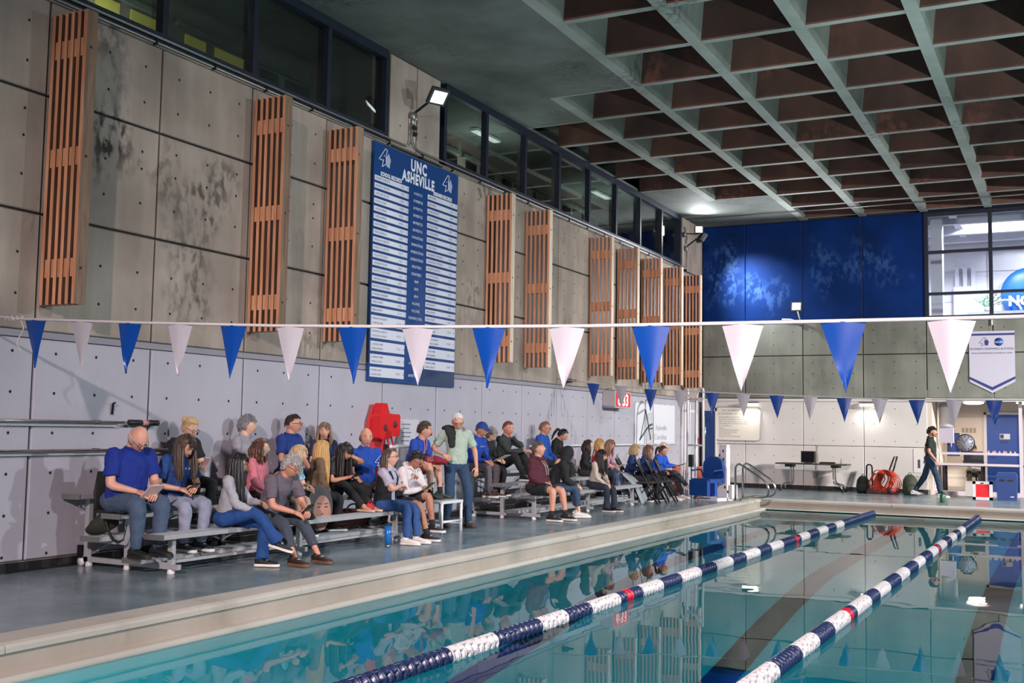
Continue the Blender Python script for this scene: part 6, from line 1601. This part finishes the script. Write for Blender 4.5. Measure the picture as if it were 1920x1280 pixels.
# ---- near bleacher, row two and three at the left
p = person('bald man in a royal blue polo with glasses, looking down at a tablet', (RX2, 8.32), -6, 14, (-8, 42), 1.081, 1.42, 0.60, handL=(0.36, 0.10, 0.10), handR=(0.33, -0.07, 0.10), footL=(0.40, 0.13), footR=(0.38, -0.10), footz=0.163,
           top='#0a2780', collar=True, bottom='#41526b', shoes='#17181b', sole='#1a1a1a', skin='#cf9a86', hair=('balding', '#b0a096'), glasses=True, curl=0.5)
held(p, 'tablet', 'tan tablet held on the lap of the bald man', 'tablet', 0, (0.18, 0.24, 0.010), M_TABLET, (0.11, -0.02, 0.0), 38)
p = person('woman with long brown hair in a navy tee, reading her phone', (RX2, 9.01), -8, 14, (0, 38), 0.999, 1.05, 0.585, handL=(0.34, 0.06, 0.16), handR=(0.30, -0.10, 0.14), footL=(0.40, 0.12), footR=(0.36, -0.08), footz=0.163,
           top='#1c3d78', bottom='#8a8fa4', shoes='#1c2b2e', sole='#d0ccc8', skin=SK1, hair=('long_front', '#4a3a30'), female=True, logo=('* * *', 0.07, '#c8cede'))
held(p, 'phone', 'dark phone in the hands of the brown haired woman in navy', 'phone', 0, (0.075, 0.15, 0.009), M_PHONE, (0.10, 0, 0.02), 30)
p = person('blonde woman in black at the back, looking at her phone', (RX3, 9.75), -5, 8, (0, 25), 0.976, 1.0, 0.76, handL=(0.36, 0.04, 0.20), handR=(0.34, -0.08, 0.18), footL=(0.36, 0.10), footR=(0.34, -0.10), footz=0.343,
           top=BLK, bottom=BLK, shoes='#222226', skin=SK2, hair=('updo', '#c8a878'), female=True, glasses=True)
held(p, 'phone', 'pink phone held by the blonde woman in black at the back', 'phone', 0, (0.075, 0.15, 0.009), mat('pink phone', '#d89a96', 0.4), (0.10, 0, 0.03), 50)
person('woman with long black hair in a grey sweater and jeans, legs crossed', (RX1-0.02, 9.24), 22, 8, (14, 8), 0.920, 1.05, 0.41, handL=(0.42, 0.02, 0.20), handR=(0.40, -0.12, 0.10), footL=(0.46, 0.02), footR=(0.66, -0.06), footzR=0.20, footz=0.0,
       top='#9a9ba4', sleeve='long', bottom='#16407c', blen='flare', shoes='#14161c', sole='#ddd6cc', skin=SK3, hair=('xlong', '#16161a'), female=True, glasses=True, crossR=True)
person('grey haired woman in a pale grey sweater in the back row', (RX3, 10.78), 10, 5, (28, 2), 1.000, 1.05, 0.76, handL=(0.3, 0.12, 0.08), handR=(0.3, -0.12, 0.08), footL=(0.36, 0.1), footR=(0.36, -0.1), footz=0.343,
       top='#8f8d96', sleeve='long', bottom='#3a3c48', skin=SK2, hair=('grey_short', '#77777c'), female=True)
person('woman with curly brown hair in a pink blouse', (RX2-0.02, 10.38), 14, 6, (12, 4), 0.874, 1.03, 0.585, handL=(0.3, 0.10, 0.05), handR=(0.32, -0.1, 0.05), footL=(0.40, 0.1), footR=(0.40, -0.1), footz=0.163,
       top='#c4707e', sleeve='long', bottom='#3a2c34', skin=SK2, hair=('curly', '#5c3a2c'), female=True)
p = person('grey haired man in a mauve grey tee, glasses, leaning on his knees with a phone', (RX1-0.02, 9.91), -6, 27, (2, 26), 1.016, 1.08, 0.41, handL=(0.52, 0.10, 0.07), handR=(0.50, -0.06, 0.05), footL=(0.66, 0.16), footR=(0.66, -0.20), footz=0.0,
       top='#5d5560', bottom='#39414e', blen='crop', shoes='#2a1c18', sole='#6a4a36', skin='#c48a74', hair=('grey_short', '#9a9896'), glasses=True, beard=None, curl=0.8)
held(p, 'phone', 'dark phone in the hands of the grey haired man on the front seat', 'phone', 0, (0.075, 0.15, 0.009), M_PHONE, (0.10, 0, 0.03), 40)
person('dark haired man in a blue polo and glasses in the back row', (RX3, 11.71), 6, 4, (16, 2), 1.025, 1.22, 0.76, handL=(0.28, 0.15, 0.06), handR=(0.28, -0.15, 0.06), footL=(0.36, 0.12), footR=(0.36, -0.12), footz=0.343,
       top='#123278', collar=True, bottom='#2c3040', skin='#c08a76', hair=('crew', '#2a211e'), glasses=True)
person('girl with ash blonde hair in a light blue tee, arms on her knees', (RX2, 10.80), 8, 26, (30, 10), 0.875, 0.97, 0.585, handL=(0.50, 0.06, 0.12), handR=(0.50, -0.06, 0.10), footL=(0.42, 0.1), footR=(0.40, -0.1), footz=0.163,
       top='#8fb0bf', bottom='#1c1f22', blen='shorts', shoes='#2c2c30', skin=SK2, hair=('shoulder', '#b49a78'), female=True, logo=('Q', 0.09, '#2c3c58'))
person('girl with very long blonde hair turned away from the viewer', (RX2-0.02, 11.51), 52, 10, (18, 8), 0.864, 0.97, 0.585, handL=(0.24, 0.14, 0.02), handR=(0.26, -0.12, 0.0), footL=(0.36, 0.1), footR=(0.34, -0.1), footz=0.163,
       top='#6a5440', sleeve='long', bottom='#26262c', skin=SK2, hair=('xlong', '#b98f56'), female=True)
person('smiling woman with light brown hair in the back row, facing the viewer', (RX3, 12.49), -30, 3, (-22, 4), 0.917, 1.0, 0.76, handL=(0.3, 0.12, 0.06), handR=(0.3, -0.12, 0.06), footL=(0.36, 0.1), footR=(0.36, -0.1), footz=0.343,
       top='#1d2a4a', bottom='#2c2c34', skin='#d0a08a', hair=('shoulder', '#75604e'), female=True)
p = person('woman with long dark hair in black, one hand on her forehead', (RX2-0.12, 11.98), -2, 22, (0, 34), 0.905, 0.98, 0.585, handL=(0.34, 0.06, 0.52, (0.2, 0.9, -0.6)), handR=(0.44, -0.05, 0.20), footL=(0.72, 0.12), footR=(0.70, -0.04), footzL=0.413, footzR=0.413, footz=0.413,
       top='#17181b', bottom='#141518', shoes='#b8927a', sandal='#c0a48c', skin='#bd8468', hair=('xlong', '#1f1a1a'), female=True)
held(p, 'phone', 'phone in the lowered hand of the woman holding her forehead', 'phone', -1, (0.075, 0.15, 0.009), M_PHONE, (0.10, 0.02, 0.03), 40)
person('bald man in a blue tee with a white chest logo', (RX2-0.05, 12.73), -32, 2, (-8, 3), 1.040, 1.06, 0.585, handL=(0.30, 0.12, 0.04), handR=(0.28, -0.12, 0.04), footL=(0.40, 0.12), footR=(0.38, -0.1), footz=0.163,
       top='#12429c', bottom='#26282e', shoes='#2a2a2e', skin='#c7947e', hair=('balding', '#5a463c'), logo=('*', 0.15, '#b9c8e8'))
person('woman with glasses and a half ponytail, dark vest, arms folded', (RX1, 12.25), 10, 6, (6, -4), 0.934, 1.12, 0.41, handL=(0.20, -0.06, 0.24, (0.2, 0.7, -0.5)), handR=(0.24, 0.08, 0.26, (0.2, -0.7, -0.5)), footL=(0.50, 0.08), footR=(0.44, -0.16), footz=0.0,
       top='#a9a3b8', vest='#15161e', bottom='#274a80', shoes='#d8d0cc', skin='#c99a86', hair=('halfpony', '#4c3a30'), female=True, glasses=True)
p = person('boy with black hair and glasses in a white hoodie, looking at his phone', (1.24, 12.76), 0, 20, (-4, 32), 0.990, 1.0, 0.41, handL=(0.26, 0.06, 0.34, (0.3, 0.5, -0.8)), handR=(0.40, 0.02, 0.20), footL=(0.48, 0.16), footR=(0.52, -0.04), footz=0.0, footzL=0.10,
       top='#cfc6c8', sleeve='long', bottom='#1b1c20', blen='shorts', shoes='#1d1d20', skin='#a8745c', hair=('short', '#14141a'), glasses=True, hood='down', logo=('DAVE', 0.07, '#8c1c2c'))
held(p, 'phone', 'green cased phone held by the boy in the white hoodie', 'phone', -1, (0.075, 0.15, 0.009), mat('green phone case', '#2a4a30', 0.4), (0.10, 0.0, 0.03), 40)
p = person('man with a moustache in a blue tee on the lifeguard stand', (0.62, 14.03), 4, 18, (14, 4), 1.0, 1.05, 0.76, handL=(0.42, 0.06, 0.12), handR=(0.40, -0.08, 0.12), footL=(0.46, 0.12), footR=(0.42, -0.10), footz=0.462,
       top='#143f98', bottom='#5a1a26', blen='shorts', shoes='#34423a', sole='#1a1a1a', skin='#c08c76', hair=('curly_short', '#3a2a22'), beard='tash')
q = MB(); q.ell((0, 0, 0), 0.20, 0.16, 0.075, 18, 10); q.ell((0.14, 0.02, -0.01), 0.14, 0.10, 0.055, 14, 8)
mj = thing('maroon_jacket', 'crumpled maroon jacket on the lap of the man on the stand', 'jacket', (0.96, 14.06, 1.03)); remeshed('cloth', q, fabric('#7a1426'), mj, 0.018, 3, None, 0.07)
text_part('jacket_print', [('ASHG', (0.05, -0.15, -0.02), (0.86, -0.30, 0.1), (0, 0.3, 0.9), 0.11, 'CENTER', 0.8)], mat('jacket print', '#d8b8bc', 0.6), mj)
q = MB(); q.tube(bez([p['neck'] + p['tf']*0.07 + p['tl']*0.05, p['chest'] + p['tf']*0.13 + p['tl']*0.03, p['mid'] + p['tf']*0.14, p['chest'] + p['tf']*0.13 - p['tl']*0.02, p['neck'] + p['tf']*0.07 - p['tl']*0.05], 4), 0.005, 5); q.build('lanyard', mat('lanyard pink', '#d88a80', 0.6), p['root'])
# ---- the standing man
p = person('white haired man standing in a pale green shirt and jeans', (0.98, 14.80), -38, 0, (-12, 20), 1.045, 1.12, None, True, handL=(0.06, 0.30, -0.02, (-0.6, 0.6, 0)), handR=(0.14, -0.26, 0.16, (-0.7, -0.5, -0.2)), footL=(0.10, 0.16), footR=(-0.04, -0.14), fyawL=12, fyawR=-8,
       top='#a3b4a6', collar=True, bottom='#27405c', shoes='#4a4440', sole='#33302e', skin='#c9957f', hair=('crew', '#d8d4d0'), glasses=True, curl=0.4)
q = MB(); q.tube([p['neck'] - p['tl']*0.13 - p['tf']*0.08 + p['sp']*0.02, p['neck'] - p['tl']*0.135 + p['sp']*0.05, p['neck'] - p['tl']*0.13 + p['tf']*0.10 - p['sp']*0.05, p['chest'] - p['tl']*0.14 + p['tf']*0.15 - p['sp']*0.12], [(0.10, 0.035), (0.10, 0.04), (0.09, 0.04), (0.05, 0.03)], 12, ref=tuple(p['tl']))
q2 = thing('dark_jacket', 'dark jacket slung over the shoulder of the standing man', 'jacket', tuple(p['root'].location)); remeshed('cloth', q, fabric('#1a1e1e'), q2, 0.016, 4, None, 0.04)

# ---- far bleacher
person('man in a blue cap and blue tee with grey trousers', (RX3, 16.71), -2, 14, (0, 12), 1.013, 1.05, 0.76, handL=(0.36, 0.06, 0.10), handR=(0.34, -0.08, 0.10), footL=(0.44, 0.10), footR=(0.42, -0.12), footz=0.343,
       top='#123f9c', sleeve='long', bottom='#5c545c', shoes='#4a3a2c', skin='#b07a64', hair=('crew', '#5a4a40'), cap='#1a3f86', logo=('ASHEVILLE', 0.035, '#c8d4ee'))
p = person('woman in black with sunglasses on her grey hair, holding papers', (RX3, 17.08), 0, 14, (-8, 22), 0.915, 1.05, 0.76, handL=(0.40, 0.10, 0.14), handR=(0.36, -0.06, 0.14), footL=(0.40, 0.1), footR=(0.38, -0.1), footz=0.343,
       top='#14161a', sleeve='long', bottom='#17181c', skin='#c9a08c', hair=('grey_short', '#8a867e'), female=True, glasses=True)
held(p, 'paper_sheet', 'white sheet held by the woman with sunglasses on her hair', 'paper', 0, (0.22, 0.28, 0.004), M_PAPER, (0.08, -0.05, 0.03), 25)
person('laughing man in a dark green grey sweater, hand at his chin', (RX3, 17.77), -4, 12, (-18, 6), 1.047, 1.05, 0.76, handL=(0.20, 0.05, 0.50, (0.3, 0.7, -0.8)), handR=(0.50, 0.0, 0.26), footL=(0.58, 0.10), footR=(0.56, -0.08), footzL=0.588, footzR=0.588, footz=0.588,
       top='#2e3634', sleeve='long', bottom='#17191c', shoes='#17181a', sole='#d8d4d0', skin='#c98b78', hair=('crew', '#6a4430'))
person('heavy man in a maroon hoodie and black shorts looking up', (RX1, 16.84), -4, 4, (8, -14), 1.011, 1.38, 0.41, handL=(0.24, 0.05, 0.10), handR=(0.24, -0.06, 0.10), footL=(0.50, 0.16), footR=(0.42, -0.18), footz=0.0,
       top='#4c1c2a', sleeve='long', bottom='#17181b', blen='shorts', shoes='#18191b', sole='#dcd8d4', skin='#c68f78', hair=('short', '#5c544e'), hood='down')
person('balding man with glasses in a bright blue jacket in the back row', (RX3, 19.44), 4, 6, (8, 4), 1.041, 1.12, 0.76, handL=(0.3, 0.12, 0.06), handR=(0.32, -0.12, 0.06), footL=(0.4, 0.1), footR=(0.4, -0.1), footz=0.343,
       top='#14489a', sleeve='long', bottom='#20242c', skin='#b87e68', hair=('crew', '#7a5a48'), glasses=True)
person('woman with a black ponytail in black, head bowed, back row', (RX3, 19.93), 4, 18, (8, 34), 0.963, 0.97, 0.76, handL=(0.34, 0.06, 0.14), handR=(0.34, -0.06, 0.12), footL=(0.4, 0.1), footR=(0.4, -0.1), footz=0.343,
       top='#121316', sleeve='long', bottom='#1c1d20', skin='#c2917c', hair=('pony', '#101014'), female=True)
person('person in a raised black hood and jeans on the front seat', (RX1-0.03, 17.45), 34, 24, (20, 22), 1.028, 1.02, 0.41, handL=(0.48, 0.06, 0.06), handR=(0.46, -0.10, 0.04), footL=(0.52, 0.14), footR=(0.50, -0.12), footz=0.0,
       top='#17191b', sleeve='long', bottom='#2e4560', blen='crop', shoes='#d8d0cc', skin=SK2, hood='up', hair=('crew', '#2a2420'))
person('person with curly dark hair in black, mostly hidden behind the red top', (RX2-0.15, 20.58), 16, 8, (10, 6), 0.846, 1.0, 0.585, footL=(0.40, 0.1), footR=(0.40, -0.1), footz=0.163,
       top='#141418', sleeve='long', bottom='#222228', skin=SK2, hair=('curly', '#2c1c1a'), female=True)
person('blonde woman in a bright red top in the middle row', (RX2-0.10, 21.06), 40, 8, (20, 8), 0.874, 1.02, 0.585, footL=(0.36, 0.1), footR=(0.36, -0.1), footz=0.163,
       top='#a80f24', sleeve='long', bottom='#26262c', skin=SK2, hair=('shoulder', '#b08a50'), female=True)
person('woman with black hair in a cream sweater and white bib, looking at her hands', (RX1, 19.34), -8, 14, (4, 16), 0.883, 1.0, 0.41, handL=(0.36, 0.04, 0.04), handR=(0.36, -0.06, 0.02), footL=(0.48, 0.10), footR=(0.40, -0.10), footz=0.0,
       top='#b8ada0', sleeve='long', bottom='#232b3c', blen='flare', shoes='#17181b', skin='#cf9c88', hair=('long_front', '#1a1618'), female=True, logo=('SWIM', 0.07, '#4a62a8'))
p = person('woman in a pink top and dark cardigan reading papers', (RX2-0.10, 21.52), -4, 12, (6, 16), 0.874, 1.0, 0.585, handL=(0.36, 0.06, 0.12), handR=(0.36, -0.06, 0.10), footL=(0.40, 0.1), footR=(0.38, -0.1), footz=0.163,
       top='#b48a98', sleeve='long', vest='#1c1a20', bottom='#3a4664', skin='#c0846c', hair=('shoulder', '#8a6a58'), female=True)
held(p, 'paper_sheet', 'pale papers on the lap of the woman in a pink top', 'paper', 0, (0.22, 0.28, 0.006), M_PAPER, (0.08, 0, 0.02), 20)
# ---- people on the folding chairs
GF = 'spectators on the folding chairs'
person('woman with a blonde bob in navy on a folding chair', (0.85, 22.45), 14, 12, (12, 4), 0.90, 1.0, 0.455, footL=(0.42, 0.1), footR=(0.42, -0.1), top='#122c60', sleeve='long', bottom='#20242c', skin=SK2, hair=('bob', '#a8906a'), female=True, group=GF)
person('woman with glasses and brown hair in navy on a folding chair', (0.95, 22.96), 6, 14, (10, 8), 0.89, 1.0, 0.455, footL=(0.42, 0.1), footR=(0.42, -0.1), top='#14306c', sleeve='long', bottom='#20242c', skin='#c08a78', hair=('shoulder', '#6a4a3a'), female=True, glasses=True, group=GF)
person('woman in a royal blue jacket slouched on a folding chair', (1.02, 23.42), 4, 22, (-12, 18), 0.93, 1.0, 0.455, handL=(0.36, 0.1, 0.10), handR=(0.40, -0.04, 0.16), footL=(0.62, 0.1), footR=(0.60, -0.12), top='#1450b8', sleeve='long', bottom='#26262c', shoes='#d8d0cc', skin='#b98070', hair=('pony', '#3a2a26'), female=True, group=GF)
p = person('white haired man in a blue jacket with a laptop on a folding chair', (1.02, 23.95), 8, 8, (10, 4), 0.942, 1.08, 0.455, handL=(0.42, 0.10, 0.20), handR=(0.40, -0.06, 0.20), footL=(0.56, 0.12), footR=(0.70, -0.04), footzR=0.22, crossR=True, top='#1650bc', sleeve='long', bottom='#33363e', shoes='#c8bcb4', skin='#c8917c', hair=('crew', '#d4cfca'), group=GF)
held(p, 'tablet', 'black tablet on the knees of the white haired man', 'tablet', 0, (0.30, 0.22, 0.012), M_PHONE, (0.12, 0, 0.03), 20)
q = MB(); q.obox((1.66, 24.35, 0.86), (0.04, 0.07, 0), (0.0, 0.0, 0.14), (0.008, -0.005, 0)); tag(q.build('music_stand_plate', M_BLACK), 'upright black panel in front of the white haired man', 'panel')
q = MB(); q.tube([(1.66, 24.36, 0.0), (1.66, 24.36, 0.74)], 0.012, 8); q.build('stem', M_BLACKMET, bpy.data.objects['music_stand_plate'])
# ---- far end
person('man walking past the alcove in a black polo and jeans', (6.25, 29.10), 0, 2, (0, 4), 1.039, 1.06, None, True, handL=(-0.05, 0.22, -0.02, (-0.8, 0.3, 0)), handR=(0.16, -0.22, -0.02, (-0.8, -0.3, 0)), footL=(-0.36, 0.06), footzL=0.05, footR=(0.24, -0.08), footz=0.0,
       top='#14201f', collar=True, bottom='#223850', shoes='#cfd4dc', skin='#b9806a', hair=('short', '#16120f'), beard='full', group='people at the far end', logo=('o', 0.03, '#c8c8c8'))
person('person in a white shirt and grey trousers seated behind the alcove table', (6.95, 32.75), -80, 6, (0, 22), 0.98, 1.05, 0.46, footL=(0.46, 0.14), footR=(0.44, -0.12), handL=(0.36, 0.12, 0.24), handR=(0.36, -0.12, 0.24),
       top='#cfc8c8', bottom='#6a655e', shoes='#2a2a2c', skin=SK2, hair=('short', '#3a2e28'), group='people at the far end')
st = thing('stool', 'dark stool under the person behind the alcove table', 'stool', (6.95, 32.80, 0))
q = MB(); q.lathe([(0.18, 0), (0.19, 0.02), (0.18, 0.05)], ((0, 0, 0.41), (0, 0, 1)), 18); q.build('seat', M_BLACK, st)
for k in range(4):
    a = PI/4 + PI/2*k; q = MB(); q.tube([(0.10*math.cos(a), 0.10*math.sin(a), 0.41), (0.17*math.cos(a), 0.17*math.sin(a), 0.0)], 0.014, 8); q.build('leg', M_BLACKMET, st)
finish_remesh()
finish_text()
